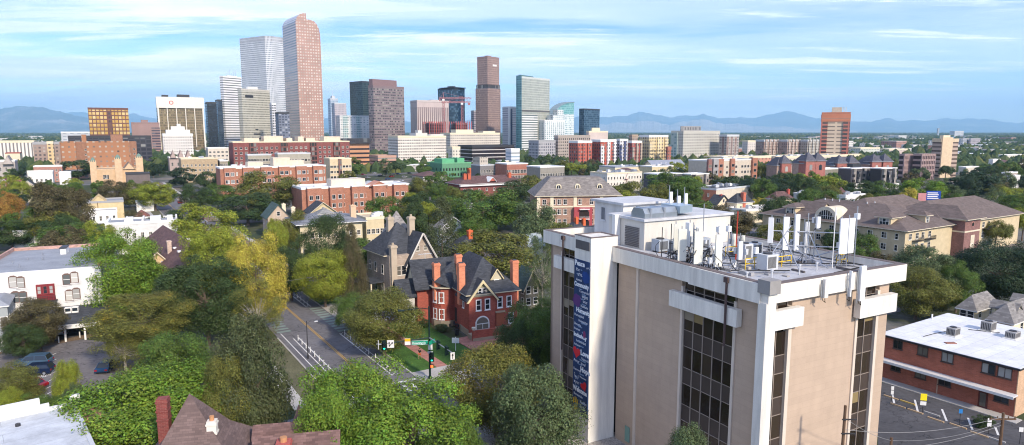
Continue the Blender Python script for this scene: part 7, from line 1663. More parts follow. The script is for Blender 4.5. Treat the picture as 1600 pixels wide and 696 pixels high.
# left parking lot
lotp=[G(-20,560),G(20,548),G(120,530),G(175,535),G(240,545),G(240,700),G(-60,700)]
gnd(lotp,.012,oldasph,'parking_lot');ROADS.append(lotp)
gnd([G(-40,548),G(60,541),G(175,512),G(60,520),G(-40,526)],.016,asph2,'carport_floor')
gnd([G(-20,556),G(40,548),G(130,530),G(175,520),G(172,514),G(60,540),G(-20,546)],.02,dirt,'verge')
for i in range(9):
 a=G(62+i*0+(3-abs(3-i))*0+10,560+i*9.5);c_=G(88,552+i*9.5)
 b=MB();dx,dy=c_[0]-a[0],c_[1]-a[1];L=math.hypot(dx,dy);nx,ny=-dy/L*.07,dx/L*.07;b.poly([(a[0]+nx,a[1]+ny,.02),(a[0]-nx,a[1]-ny,.02),(c_[0]-nx,c_[1]-ny,.02),(c_[0]+nx,c_[1]+ny,.02)]);struct('stall_line',b,[wline])
for (x0,y0,x1,y1) in ((58,590,82,582),(44,632,68,622)):
 for k in range(6):
  a=G(x0+k*4,y0-k*1.2+3);c_=G(x0+k*4+7,y0-k*1.2-7);b=MB();dx,dy=c_[0]-a[0],c_[1]-a[1];L=math.hypot(dx,dy);nx,ny=-dy/L*.08,dx/L*.08;b.poly([(a[0]+nx,a[1]+ny,.02),(a[0]-nx,a[1]-ny,.02),(c_[0]-nx,c_[1]-ny,.02),(c_[0]+nx,c_[1]+ny,.02)]);struct('hatch_line',b,[wline])
for i,(px,py) in enumerate(((92,536),(125,528),(166,528))):
 x,y=G(px,py);b=MB();b.tube((0,0,0),(0,0,1.1),.1,8);b.tube((0,0,1.1),(0,0,1.16),.12,8,r2=.03);tag(b.build('bollard',[M['white']],None,(x,y,0)),('white bollard on the dirt verge, left of three before the carport','white bollard before the silver car, middle of three','white bollard at the right end of the carport, right of three')[i],'bollard')
# ---- cars
def car(x,y,rz_,col,label,L=4.7,w=1.85,h=1.5,suv=False,name='parked_car',group=None):
 o=thing(name,label,'car',(x,y,.02),rz_,group);paint=plain(col,.25,.35,name='car paint',var=.02,spec=.6);gl=plain((.02,.025,.03),.08,name='car glass',var=.02,spec=.7)
 hw=w/2;hl=L/2;zb=.28;belt=.88 if not suv else 1.0
 prof=[(-hl+.08,zb+.08),(-hl+.2,zb),(hl-.2,zb),(hl-.02,zb+.15),(hl,belt-.3),(hl-.1,belt-.1),(hl-.95,belt+.02),(-hl+(.7 if not suv else.15),belt+.05),(-hl+.03,belt-.05),(-hl,belt-.35)]
 b=MB();b.extr(prof,-hw,hw)
 me=b.mesh('body',[paint]);ob=bpy.data.objects.new('body',me);COL.objects.link(ob);ob.parent=o
 bv_=ob.modifiers.new('b','BEVEL');bv_.width=.09;bv_.segments=3;bv_.limit_method='ANGLE'
 x0,x1=(-hl+.5,hl-1.15) if not suv else (-hl+.12,hl-1.2);t0,t1=(x0+.75,x1-.75) if not suv else (x0+.35,x1-.7)
 B4=[(x0,-hw+.06),(x1,-hw+.06),(x1,hw-.06),(x0,hw-.06)];T4=[(t0,-hw+.22),(t1,-hw+.22),(t1,hw-.22),(t0,hw-.22)]
 b=MB()
 for i in range(4):j=(i+1)%4;b.poly([(*B4[i],belt),(*B4[j],belt),(*T4[j],h-.06),(*T4[i],h-.06)])
 cab=b.build('windows',[gl],o)
 b=MB();b.prism([(t0-.03,-hw+.2),(t1+.03,-hw+.2),(t1+.03,hw-.2),(t0-.03,hw-.2)],h-.07,h)
 for i in range(4):b.tube((*B4[i],belt),(*T4[i],h-.04),.045,5)
 for s in (-1,1):mxx=(x0+x1)/2;b.tube((mxx,s*(hw-.06),belt),(mxx,s*(hw-.22),h-.04),.045,5)
 b.build('roof',[paint],o)
 for xx in (-hl+.85,hl-.85):
  for s in (-1,1):
   b=MB();b.tube((xx,s*(hw-.22),.33),(xx,s*(hw+.01),.33),.33,16);wh=b.build('wheel',[M['rubber']],o)
   b=MB();b.tube((xx,s*(hw+.011),.33),(xx,s*(hw+.03),.33),.2,10);b.build('rim',[M['metal']],wh)
 for s in (-1,1):
  b=MB();b.box(hl-.12,s*(hw-.45),belt-.32,hl+.015,s*(hw-.08),belt-.16);b.build('headlight',[plain((.7,.72,.75),.15,name='lamp glass')],o)
  b=MB();b.box(-hl-.015,s*(hw-.4),belt-.3,-hl+.1,s*(hw-.05),belt-.1);b.build('taillight',[plain((.35,.01,.01),.2,name='tail lamp')],o)
  b=MB();b.box(x1-.55,s*(hw),belt-.02,x1-.35,s*(hw+.16),belt+.12);b.build('mirror',[paint],o)
 b=MB();b.box(hl-.01,-.5,.42,hl+.02,.5,.62);b.build('grille',[M['dmetal']],o)
 return o
g_=G(53,571);car(g_[0],g_[1],R(190),(.09,.16,.24),'blue grey estate car parked behind the dark blue one',5.0,1.95,1.75,True)
g_=G(55,585);car(g_[0],g_[1],R(192),(.012,.025,.07),'dark navy blue car in front of the blue grey estate car',4.9,1.9,1.6,True)
g_=G(46,608);car(g_[0],g_[1],R(172),(.34,.012,.025),'dark red car half hidden by the bush in the left parking lot',4.6)
g_=G(99,521);car(g_[0],g_[1],R(112),(.55,.58,.62),'silver car parked under the carport',4.6)
g_=G(74,525);car(g_[0],g_[1],R(112),(.03,.04,.09),'dark blue car in the carport shade left of the silver one',4.5)
g_=G(168,578);car(g_[0],g_[1],R(100),(.02,.07,.16),'blue car whose end shows at the edge of the large light green tree',4.6)
rr=random.Random(21);cols=[((.6,.6,.6),'white'),((.05,.05,.06),'black'),((.3,.31,.33),'silver grey'),((.3,.03,.03),'red'),((.04,.08,.2),'blue')]
k_=0
for s in (78,90,99,113,126,140,158,196,210,228,250,270):
 c_=cols[(k_*3)%5];k_+=1;p=S(s,5.2);car(p[0],p[1],SA+R(90),c_[0],'%s car parked along the right kerb far up the street'%c_[1],group='cars parked along the far street')
p=S(105,-1.7);car(p[0],p[1],SA-R(90),(.65,.65,.63),'white van like car driving toward the camera far up the street',5.2,2,2.1,True,name='van')
for i,(px,py) in enumerate([(585,272),(594,276),(603,271),(612,277),(622,273),(632,278),(640,272),(575,279),(567,274),(606,281),(626,284),(590,284)]):
 c_=cols[i%5];g_=G(px,py);car(g_[0],g_[1],R(58 if i%2 else -30),c_[0],'%s car in the distant parking lot between the cream and green buildings'%c_[1],group='cars in the distant parking lot')
# ---- small things by the mansion
g_=G(713,514);o=thing('garden_table_set','dark metal table with chairs on the brick patio','outdoor table',(g_[0],g_[1],.12));b=MB();b.tube((0,0,0),(0,0,.72),.05,6);b.tube((0,0,.72),(0,0,.76),.55,14);b.build('table',[M['dmetal']],o)
for k in range(4):
 a=k*1.57+.4;cx,cy=1.0*math.cos(a),1.0*math.sin(a);b=MB();b.box(cx-.22,cy-.22,.42,cx+.22,cy+.22,.46);[b.tube((cx+i*.2,cy+j*.2,0),(cx+i*.2,cy+j*.2,.42),.02,4) for i in (-1,1) for j in (-1,1)];ex,ey=cx+.22*math.cos(a),cy+.22*math.sin(a);b.box(ex-.15,ey-.15,.46,ex+.15,ey+.15,.95);b.build('chair',[M['dmetal']],o)
g_=G(712,549);o=thing('yard_sign','white board sign on a post on the lawn right of the traffic signal','sign',(g_[0],g_[1],0),R(-5));b=MB();b.tube((0,0,0),(0,0,2.4),.06,6);b.build('post',[M['white']],o);b=MB();b.box(-.6,-.1,1.4,.6,-.061,2.3);b.build('board',[plain((.62,.70,.74),.5,name='pale sign board')],o)
g_=G(714,524.5);o=thing('waste_bin','black waste bin beside the mansion steps','bin',(g_[0],g_[1],0.1));b=MB();b.tube((0,0,0),(0,0,1.0),.35,10,r2=.42);b.build('bin',[M['rubber']],o);b=MB();b.tube((0,0,1.0),(0,0,1.1),.45,10);b.build('lid',[M['rubber']],o)
# person walking
g_=G(656,562);o=thing('person','person in a black top and orange shorts walking on the brick path','person',(g_[0],g_[1],.1),R(150))
def skin(name,vs,es,rs,mat,parent,root=0):
 me=bpy.data.meshes.new(name);me.from_pydata(vs,es,[]);me.materials.append(mat);ob=bpy.data.objects.new(name,me);COL.objects.link(ob);ob.parent=parent
 sk=ob.modifiers.new('s','SKIN');sk.use_smooth_shade=True;ob.modifiers.new('ss','SUBSURF').levels=1
 lay=me.skin_vertices[0].data if me.skin_vertices else None
 if lay is None:
  bpy.context.view_layer.objects.active=ob
  return ob
 for i,r_ in enumerate(rs):lay[i].radius=(r_,r_)
 lay[root].use_root=True;return ob
vs=[(0,0,.95),(0,0,1.15),(0,0,1.40),(0,.01,1.52),(0,.02,1.68),(.19,0,1.40),(.25,.05,1.15),(.24,.18,.95),(-.19,0,1.40),(-.25,-.05,1.15),(-.24,-.02,.93),(.09,0,.90),(.10,.14,.50),(.10,.10,.08),(.10,.24,.04),(-.09,0,.90),(-.10,-.06,.50),(-.10,-.26,.12),(-.10,-.16,.04)]
es=[(0,1),(1,2),(2,3),(3,4),(2,5),(5,6),(6,7),(2,8),(8,9),(9,10),(0,11),(11,12),(12,13),(13,14),(0,15),(15,16),(16,17),(17,18)]
rs=[.14,.12,.14,.055,.10,.06,.045,.035,.06,.045,.035,.095,.06,.045,.04,.095,.06,.045,.04]
skin('body',vs,es,rs,plain((.40,.22,.14),.6,name='skin'),o)
skin('shirt',[(0,0,.98),(0,0,1.18),(0,0,1.42),(.2,0,1.41),(.25,.04,1.2),(-.2,0,1.41),(-.25,-.04,1.2)],[(0,1),(1,2),(2,3),(3,4),(2,5),(5,6)],[.165,.15,.165,.08,.07,.08,.07],plain((.015,.015,.018),name='black cloth'),o)
skin('shorts',[(0,0,.95),(.1,.02,.85),(.11,.1,.62),(-.1,0,.85),(-.11,-.04,.62)],[(0,1),(1,2),(0,3),(3,4)],[.165,.12,.095,.12,.095],plain((.55,.12,.03),name='orange cloth'),o)
b=MB();b.tube((0,-.02,1.68),(0,-.02,1.80),.115,10,r2=.06);b.build('hair',[M['rubber']],o)
# scooter beside
# ------------------------------------------------------------------ trees placed one by one
T(222,550,232,13.2,'spread','bright',.02,'huge light green feathery tree filling the lower left beside the red chimney',v=0)
T(272,518,116,12,'round','green',-.05,'dense mid green tree just behind the huge feathery one')
T(382,494,128,16.2,'oval','pine',-.05,'large olive brown tree beside the street, right of the huge feathery tree',rhf=.5)
T(350,560,90,12,'round','olive',.0,'dull olive tree wedged between the feathery tree and the plum pyramid roof')
T(560,562,176,12.5,'round','bright',-.1,'bright green broad tree at the bottom of the street, upper crown')
T(640,606,230,12,'round','bright',-.1,'bright green broad tree at the bottom centre, crown nearest the camera')
T(512,622,130,12,'round','bright',-.05,'bright green tree right of the plum roof at the bottom edge')
T(700,655,110,9,'round','green',-.1,'mid green tree top at the bottom edge beside the river stones')
T(840,568,160,12.5,'oval','grey',-.1,'large grey green tree directly in front of the blue banner')
T(775,545,150,11,'round','olive',.32,'yellowing olive tree at the corner in front of the red mansion')
T(835,470,95,12,'round','green',.18,'green and gold tree between the red mansion and the office')
T(808,500,70,10,'round','dark',.1,'dark green tree at the right corner of the red mansion')
T(1076,674,92,15.0,'round','grey',0,'light green leafy tree top against the office glazing at the bottom edge',rhf=.25)
T(6,572,92,7,'round','olive',.18,'yellow green bush tree at the left edge beside the red car')
T(58,618,70,5.5,'round','green',0,'dark green shrub with pale blossom just above the flat white roof')
T(12,612,60,6,'round','lime',.1,'lime green shrub at the left edge above the flat white roof')
T(100,566,46,8,'oval','lime',0,'slender lime green young tree in the left parking lot')
T(112,600,44,6,'oval','grey',0,'grey green young tree just below the slender lime one')
T(56,470,82,8.5,'round','brown',.20,'russet tinged tree before the white brick apartment house')
T(34,505,60,6,'round','dark',.1,'low dark green shrub tree left of the silver car')
T(183,364,136,17,'round','bright',.03,'big bright green maple right of the white brick apartment house')
T(216,462,138,11.5,'round','olive',.3,'golden olive tree above the left parking lot',rhf=.33)
T(190,500,90,9,'sparse','olive',.2,'thin twiggy yellowing tree at the right end of the carport')
T(318,404,128,15,'round','dark',.08,'deep green tree left of the street behind the olive brown one')
T(268,430,80,12,'round','dark',.1,'dark olive tree between the brown roofed house and the deep green tree')
T(340,352,110,17,'round','lime',.16,'yellow green tall tree at the left side of the street')
T(396,370,98,17.5,'round','yellow',.25,'golden yellow tall tree overhanging the far end of the street')
T(398,440,85,12,'sparse','olive',.2,'half bare olive tree with pale twigs beside the left bike lane')
T(505,391,92,12,'round','lime',.22,'yellow green tree on the verge before the stone mansion')
T(452,384,76,12,'round','dark',.15,'dark olive tree just left of the yellow green verge tree')
T(512,340,80,17,'round','dark',.0,'dark green tall tree left of the stone mansion')
T(548,352,54,17,'cone','brown',0,'dark brownish conifer touching the left wall of the stone mansion')
T(318,314,92,16,'round','lime',-.02,'bright yellow green round tree beyond the street bend')
T(598,457,122,10.5,'round','olive',.03,'large olive green street tree between the lawn and the grey garage')
T(550,460,64,7,'round','green',-.05,'small mid green tree at the driveway corner')
T(690,311,76,18.5,'cone','pine',0,'tall grey green conifer right of the stone mansion',rhf=.5)
T(756,292,116,17,'round','green',-.05,'broad fresh green maple above the red mansion')
T(778,358,132,13,'round','olive',.0,'broad olive green tree directly behind the red mansion')
T(838,312,76,17,'oval','grey',.02,'tall grey green cottonwood before the mansard apartment house')
T(858,318,40,15,'sparse','grey',0,'leafless pale branched tree beside the cottonwood')
T(848,368,66,16,'sparse','grey',.1,'pale trunked half bare birch left of the office')
T(822,345,60,14,'sparse','grey',.05,'thin grey green tree with pale dead branches behind the birch')
T(415,268,96,19,'round','olive',-.05,'very large dark olive tree before the orange brick apartments')
T(76,284,70,20,'oval','brown',0,'tall dark brown green tree, left of the twin pair',rhf=.46)
T(112,292,58,18,'oval','brown',-.02,'tall dark brown green tree, right of the twin pair',rhf=.46)
T(78,325,66,12,'round','olive',.25,'olive yellow round tree below the twin dark trees')
T(38,325,60,12,'round','green',-.02,'mid green tree left of the olive yellow round tree')
T(5,296,46,15,'round','orange',.2,'orange tinted tree at the left picture edge')
T(14,340,66,10,'round','dark',0,'dark green tree at the left edge behind the white brick house')
T(104,346,100,11,'round','green',0,'green tree row end behind the white brick house roof')
T(150,345,50,11,'round','lime',.12,'pale yellow green tree between the white buildings')
T(240,282,60,14,'round','lime',.02,'yellow green tree left of the far street')
T(212,282,54,13,'round','olive',.1,'olive tree before the dark roofed hall')
T(180,280,50,14,'round','brown',.15,'brownish tree left of the dark roofed hall')
T(262,330,70,11,'round','dark',0,'dark green tree below the far street bend')
T(212,318,40,11,'sparse','brown',0,'grey bare branched tree beside the yellow hall')
T(120,250,56,15,'round','dark',-.1,'round dark green tree before the brown brick block')
T(385,300,100,13,'round','dark',-.05,'dark green trees at the foot of the orange brick apartments')
T(300,288,52,13,'round','dark',-.05,'dark green tree at the right side of the far street')
T(285,262,50,13,'round','deep',-.1,'blackish green tree below the tan apartment block')
T(328,268,44,12,'round','dark',-.1,'dark green tree right of the blackish one under the tan block')
T(345,286,60,12,'round','green',-.05,'mid green tree left of the orange brick corner')
T(462,330,60,13,'round','olive',.05,'olive tree in front of the green roofed house')
T(430,338,40,13,'round','lime',.05,'lime green tree between the golden tree and the green roofed house')
T(604,303,64,13,'round','green',-.05,'green tree at the right end of the orange brick row')
T(650,298,60,14,'round','dark',-.05,'dark green tree above the stone mansion roof')
T(652,277,46,13,'round','olive',.1,'olive tree behind the stone mansion roof')
T(690,268,56,14,'round','green',0,'green tree left of the wide dark red mansion')
T(800,280,60,14,'round','dark',.1,'dark gold tipped tree left of the mansard apartment house')
T(832,276,56,13,'round','olive',.1,'olive gold tree touching the mansard roof')
T(740,330,70,12,'round','green',-.05,'green tree between the blue gabled house and the maple')
T(1055,266,84,17,'round','green',-.1,'large deep green tree right of the old white apartment house')
T(986,280,72,15,'round','olive',.15,'dark gold tree right of the mansard roof')
T(1150,272,60,13,'round','dark',0,'dark green tree behind the cream balcony block')
T(1100,270,60,12,'round','brown',.1,'brownish tree between the modern townhouses')
T(1190,274,76,14,'round','deep',0,'blackish green tree before the turreted apartments')
T(1228,270,44,12,'round','dark',0,'dark green tree below the left brick turret')
T(1290,270,52,14,'round','lime',0,'bright yellow green tree left of the black penthouse')
T(1268,278,48,12,'round','green',0,'green tree left of the bright yellow green one')
T(1446,275,62,15,'round','bright',-.02,'bright green round tree behind the plum brown roofs')
T(1421,292,26,12,'oval','yellow',0,'small pale yellow tree beside the bright green round one')
T(1380,282,60,12,'round','green',0,'green tree before the black townhouse')
T(1345,282,50,12,'round','dark',.05,'dark green tree before the white porches')
T(1520,268,76,15,'round','deep',.02,'large blackish green tree right of the billboard')
T(1560,286,60,15,'sparse','grey',.12,'grey green and russet airy tree near the right edge')
T(1590,300,60,13,'round','green',.05,'green tree at the right picture edge above the complex')
T(1452,386,118,12.5,'oval','grey',-.02,'tall grey green tree between the office and the dark brick tower')
T(1437,420,100,10,'round','olive',.1,'olive green lower tree directly right of the office roof')
T(1566,375,124,14,'round','deep',-.15,'big blackish green dense tree at the right edge')
T(1500,412,60,10,'round','green',0,'mid green tree below the dark brick tower')
T(1350,366,52,10,'round','green',0,'green tree below the arched dormer facade')
T(1318,352,60,10,'round','dark',0,'dark green tree behind the white antenna panels')
T(1385,392,50,8,'round','brown',.1,'brown green tree before the ground floor of the complex')
T(1210,346,60,10,'round','olive',.05,'olive tree behind the sloped antenna frame')
T(1140,322,74,12,'round','brown',.08,'brown green tree left of the off white low roof')
T(1172,322,60,11,'sparse','deep',0,'ragged dark tree against the off white low roof')
T(1080,310,76,12,'round','green',-.05,'green tree under the cream balcony block')
T(1232,306,50,10,'round','dark',0,'dark green tree at the white roofed shops')
T(1286,298,60,12,'round','green',0,'fresh green tree between the white roofed shops')
for i,px in enumerate((1186,1202,1217,1231)):T(px,308+(i%2),24,6.5,'round','yellow',.1,('leftmost yellow shrub in the row below the plum roofed house','second yellow shrub from the left below the plum roofed house','third yellow shrub from the left below the plum roofed house','rightmost yellow shrub in the row below the plum roofed house')[i])
for i,(px,py,lb) in enumerate(((690,519,'small bluish shrub at the left foot of the red mansion'),(1535,668,'low green bush between the parking signs'),(664,512,'low dark shrub beside the round bay of the red mansion'))):
 x,y=G(px,py);tree_at(x,y,1.7,1.2,.85,'round',GREEN['grey' if i==0 else 'dark'],0,lb,lod='mid',name='shrub')
# potted brown shrubs etc. along the stone bed
x,y=G(752,655);tree_at(x,y,1.6,1.1,.8,'round',GREEN['deep'],0,'dark shrub standing in the river stones',lod='mid',name='shrub')
# ------------------------------------------------------------------ trees filling the neighbourhood
def inside(p,poly):
 c=False;n=len(poly);j=n-1
 for i in range(n):
  xi,yi=poly[i];xj,yj=poly[j]
  if (yi>p[1])!=(yj>p[1]) and p[0]<(xj-xi)*(p[1]-yi)/(yj-yi)+xi:c=not c
  j=i
 return c
def near(p,poly,d):
 if inside(p,poly):return True
 n=len(poly)
 for i in range(n):
  a,b_=poly[i],poly[(i+1)%n];vx,vy=b_[0]-a[0],b_[1]-a[1];L=vx*vx+vy*vy
  t_=max(0,min(1,((p[0]-a[0])*vx+(p[1]-a[1])*vy)/L)) if L else 0
  if math.hypot(p[0]-a[0]-t_*vx,p[1]-a[1]-t_*vy)<d:return True
 return False
rnd=random.Random(42);cnt=0;tries=0
CL=[('dark','dark green'),('green','mid green'),('olive','olive green'),('deep','blackish green'),('dark','dark green'),('lime','yellow green'),('brown','brownish green'),('olive','olive green'),('green','mid green'),('grey','grey green')]
# places whose facades the photograph shows free of trees: (px0, px1, row0, row1) in which no crown may rise
FREE=[(335,520,262,294,345),(510,640,285,312,270),(660,885,250,266,520),(905,1010,262,278,400),(1070,1182,246,264,440),(1196,1392,240,264,470),(1075,1180,292,308,295),(826,970,278,330,230),(1190,1600,304,400,200),(93,228,215,280,560),(126,280,306,365,330),(575,720,330,460,190),(560,650,255,280,520),(250,292,262,320,540),(450,600,320,350,240),(700,822,262,288,330),(1405,1500,218,262,500),(280,345,246,268,480),(1000,1115,262,274,375),(1310,1402,258,272,420),(690,740,312,330,260),(640,850,400,560,130),(500,552,245,270,445),(380,490,240,258,458),(0,100,220,262,600)]
while cnt<215 and tries<14000:
 tries+=1
 Y=150+500*rnd.random()**1.1;px=rnd.uniform(-20,1620);X_,Y_,Z_=ray(px,300);x=X_*Y/Y_;y=Y
 h=rnd.uniform(9,15);rw=rnd.uniform(4.2,7.2)*(1.15 if Y>380 else 1)
 if any(near((x,y),f,rw*.55+pad) for f,pad in FOOT) or any(near((x,y),f,1.5) for f in ROADS):continue
 if any(math.hypot(x-a,y-b_)<(rw+c_)*.62 for a,b_,c_ in TREES):continue
 qx,qy=PROJ(x,y,h);qw=rw*CAMF/Y;bad=False
 for (a,b_,r0,r1,far) in FREE:
  if a<qx+qw*.6 and qx-qw*.6<b_ and qy<r1-3 and Y<far:bad=True;break
 if bad:continue
 c_,cn=rnd.choice(CL);au=rnd.choice([-.05,0,0,.08,.16])
 zone='left of the far street' if px<270 else 'before the orange brick apartments' if px<700 else 'around the dark red mansion' if px<860 else 'beyond the office roof' if px<1180 else 'beyond the plum brown roofs'
 dist='nearer' if Y<260 else 'middle distance' if Y<430 else 'far'
 au_=' with yellowing leaves' if au>.1 else ''
 o=tree_at(x,y,h,rw,h*.45,rnd.choice(['round','round','oval','spread']),GREEN[c_],au,'%s tree'%cn,group='street and garden trees %s'%zone);cnt+=1;SCAT.append((o,('golden tipped ' if au>.1 else '')+cn+' tree',qx,y))
print('scattered',cnt,tries,'trees',NT_[0])
# distant woods: one mass of small crowns
b=MB();rs=random.Random(77)
def lump(b,x,y,z,r,h):
 n=5;P=[(x+r*math.cos(6.283*i/n+x)*rs.uniform(.8,1.2),y+r*math.sin(6.283*i/n+x),z) for i in range(n)];Q=[(p[0]*.45+x*.55+0,p[1]*.45+y*.55,z+h*rs.uniform(.75,1)) for p in P];Q=[((p[0]-x)*.75+x,(p[1]-y)*.75+y,z+h*.55*rs.uniform(.8,1.2)) for p in P];T_=(x+rs.uniform(-.2,.2)*r,y,z+h)
 i0=len(b.v);b.v+=P+Q+[T_]
 for i in range(n):
  j=(i+1)%n;b.f+=[(i0+i,i0+j,i0+n+j,i0+n+i),(i0+n+i,i0+n+j,i0+2*n)];b.m+=[0,0];b.uv+=[(0,0)]*7
n_=0
for _ in range(26000):
 Y=560*math.exp(rs.random()*2.9);px=rs.uniform(-60,1660);X_,Y_,Z_=ray(px,210);x=X_*Y/Y_
 if Y<1500 and 100<px<1000 and rs.random()<.6:continue
 if math.sin(x*.004+3*math.sin(Y*.0013))+math.sin(Y*.003+x*.001)<rs.uniform(-1.6,.6):continue
 r=rs.uniform(4,8)*(1+Y/3500);bad=False
 if Y<1300:
  for f,pad in FOOT:
   if abs(f[0][0]-x)<90 and abs(f[0][1]-Y)<90 and near((x,Y),f,r+2):bad=True;break
  if not bad and Y<900:
   for f in ROADS:
    if near((x,Y),f,r*.6):bad=True;break
 if bad:continue
 lump(b,x,Y,0,r,rs.uniform(7,12)*(1+Y/14000));n_+=1
print('lumps',n_)
m,bs,t=newmat('distant foliage',.95);g=t.new('ShaderNodeNewGeometry');rp_=t.new('ShaderNodeValToRGB');t.link(g.outputs['Random Per Island'],rp_.inputs[0]);e=rp_.color_ramp.elements
e[0].color=(.022,.042,.018,1);e[1].color=(.11,.12,.03,1);q=e.new(.5);q.color=(.045,.075,.025,1);q=e.new(.85);q.color=(.07,.09,.03,1);t.link(rp_.outputs[0],bs.inputs['Base Color'])
tag(b.build('distant_woods',[m]),'dark green carpet of distant treetops stretching over the plain to the mountains','trees',kind='stuff')
# small buildings scattered in the distance
rs=random.Random(9);cnt=0;pal=[((.62,.60,.56),'off white'),((.45,.42,.38),'grey'),((.58,.48,.36),'tan'),((.40,.22,.17),'brick red'),((.68,.68,.66),'white')]
tries=0;made=[]
while cnt<285 and tries<9000:
 tries+=1;Y=430*math.exp(rs.random()**1.0*2.3);px=rs.uniform(-20,1620) if rs.random()<.6 else rs.uniform(1150,1640);X_,Y_,Z_=ray(px,210);x=X_*Y/Y_;w=rs.uniform(14,34)*(1+Y/2500);d=rs.uniform(12,24)*(1+Y/2500);h=rs.uniform(4,9) if rs.random()<.8 else rs.uniform(9,16)
 if Y<950:h=min(h,5.5)
 if Y<640 and px>1380:continue
 if Y<900 and 330<px<1000 and rs.random()<.3:continue
 c0=(x+.6*w,Y+.4*d)
 if any(abs(f[0][0]-x)<120 and abs(f[0][1]-Y)<120 and near((x,Y),f,max(w,d)*.75) for f,pad in FOOT) or any(near((x,Y),f,w*.6) for f in ROADS) or any(math.hypot(a-x,b_-Y)<(w+q_)*.7 for a,b_,q_ in made) or any(math.hypot(x-a,Y-b_)<w*.6 for a,b_,c_ in TREES):continue
 made.append((x,Y,w));(c_,cn)=rs.choice(pal)
 zone='far left plain' if px<300 else 'streets before downtown' if px<900 else 'streets beyond the office roof' if px<1200 else 'far right plain'
 o=thing('low_building','%s low building'%cn,'building',(x,Y,0),R(30+rs.choice([0,0,15])),'low buildings scattered in the %s'%zone)
 b=MB();b.box(-w/2,-d/2,0,w/2,d/2,h,bottom=False);b.build('wall',[facade(c_,(.12,.12,.12),4.5,3.6,.5,.42,(.3,.3,.3),.3)],o)
 SCAT.append((o,'%s low building'%cn,px,Y))
 rc=rs.choice([M['whiteroof'],M['gravelroof'],M['greyroof'],M['white'],M['gravelroof']]);b=MB()
 if h<7 and Y<900 and rs.random()<.45:b.hip(-w/2,-d/2,w/2,d/2,h+.1,3,.5,0)
 else:b.box(-w/2-.2,-d/2-.2,h,w/2+.2,d/2+.2,h+.5)
 b.build('roof',[rc if h>=7 or Y>900 else rs.choice([sh_grey,sh_dr,rc])],o)
 if Y<1500:clutter(o,w,d,h,0,1)
 cnt+=1
print('small buildings',cnt)
# ---- words that single out the scattered ones: the nearest named building and the side they stand on
LM+=[('tan and white office building',1200,60,23),('red brick mansion',755,120,14),('mansard roofed apartment house',900,230,14),('brick office with white roof',1500,95,6),('plum roofed yellow complex',1400,190,14)]
def short(l):
 for c_ in (' with ',' of ',' in ',' under ',' beside ',' behind ',',',' whose ',' left ',' right ',' at ',' below ',' before ',' between ',' cut ',' squeezed ',' rising ',' showing ',' sheathed ',' on ',' among ',' above ',' standing ',' and ',' half ',' near ',' touching ',' seen '):l=l.split(c_)[0]
 w_=[q for q in l.split() if q not in ('left','right','sheathed')];return ' '.join(w_ if len(w_)<=5 else w_[-5:])
LMS=[(short(l),a,b_) for l,a,b_,c_ in LM]
import collections
cc=collections.Counter(q[0] for q in LMS);LMS=[q for q in LMS if cc[q[0]]==1 and len(q[0].split())>2]
by=collections.defaultdict(list)
for o,what,px,Y in SCAT:
 L=min(LMS,key=lambda q:abs(q[1]-px)/18+abs(math.log(q[2]/Y))*9)
 dx=px-L[1];rel='well ' if abs(dx)>60 else ''
 side_=('left of' if dx<0 else 'right of') if abs(dx)>14 else ('in front of' if Y<L[2] else 'behind')
 dd='lower' if Y<L[2]*.8 else 'farther' if Y>L[2]*1.25 else ''
 by['%s %s the %s'%(what if not dd else dd+' '+what,side_ if side_[0] not in 'lr' else (rel+side_).strip(),L[0])].append((px,o))
ORD=['first','second','third','fourth','fifth','sixth','seventh','eighth','ninth','tenth','eleventh','twelfth','thirteenth','fourteenth']
def settle(k,v):
 v.sort(key=lambda q:q[0])
 for i,(px,o) in enumerate(v):
  if len(v)==1:t_=k
  elif len(v)==2:t_=k+(', left one' if i==0 else ', right one')
  else:t_=k+', %s from left'%(ORD[i] if i<14 else 'number %d'%(i+1))
  t_=' '.join(t_.replace('farther ','').split()) if len(t_.split())>16 else t_
  o['label']=t_
for k,v in by.items():settle(k,v)
by=collections.defaultdict(list)
for o in COL.objects:
 if o.parent is None and 'label' in o:by[o['label']].append((PROJ(o.location.x,o.location.y,o.location.z)[0],o))
for k,v in by.items():
 if len(v)>1:settle(k,v)
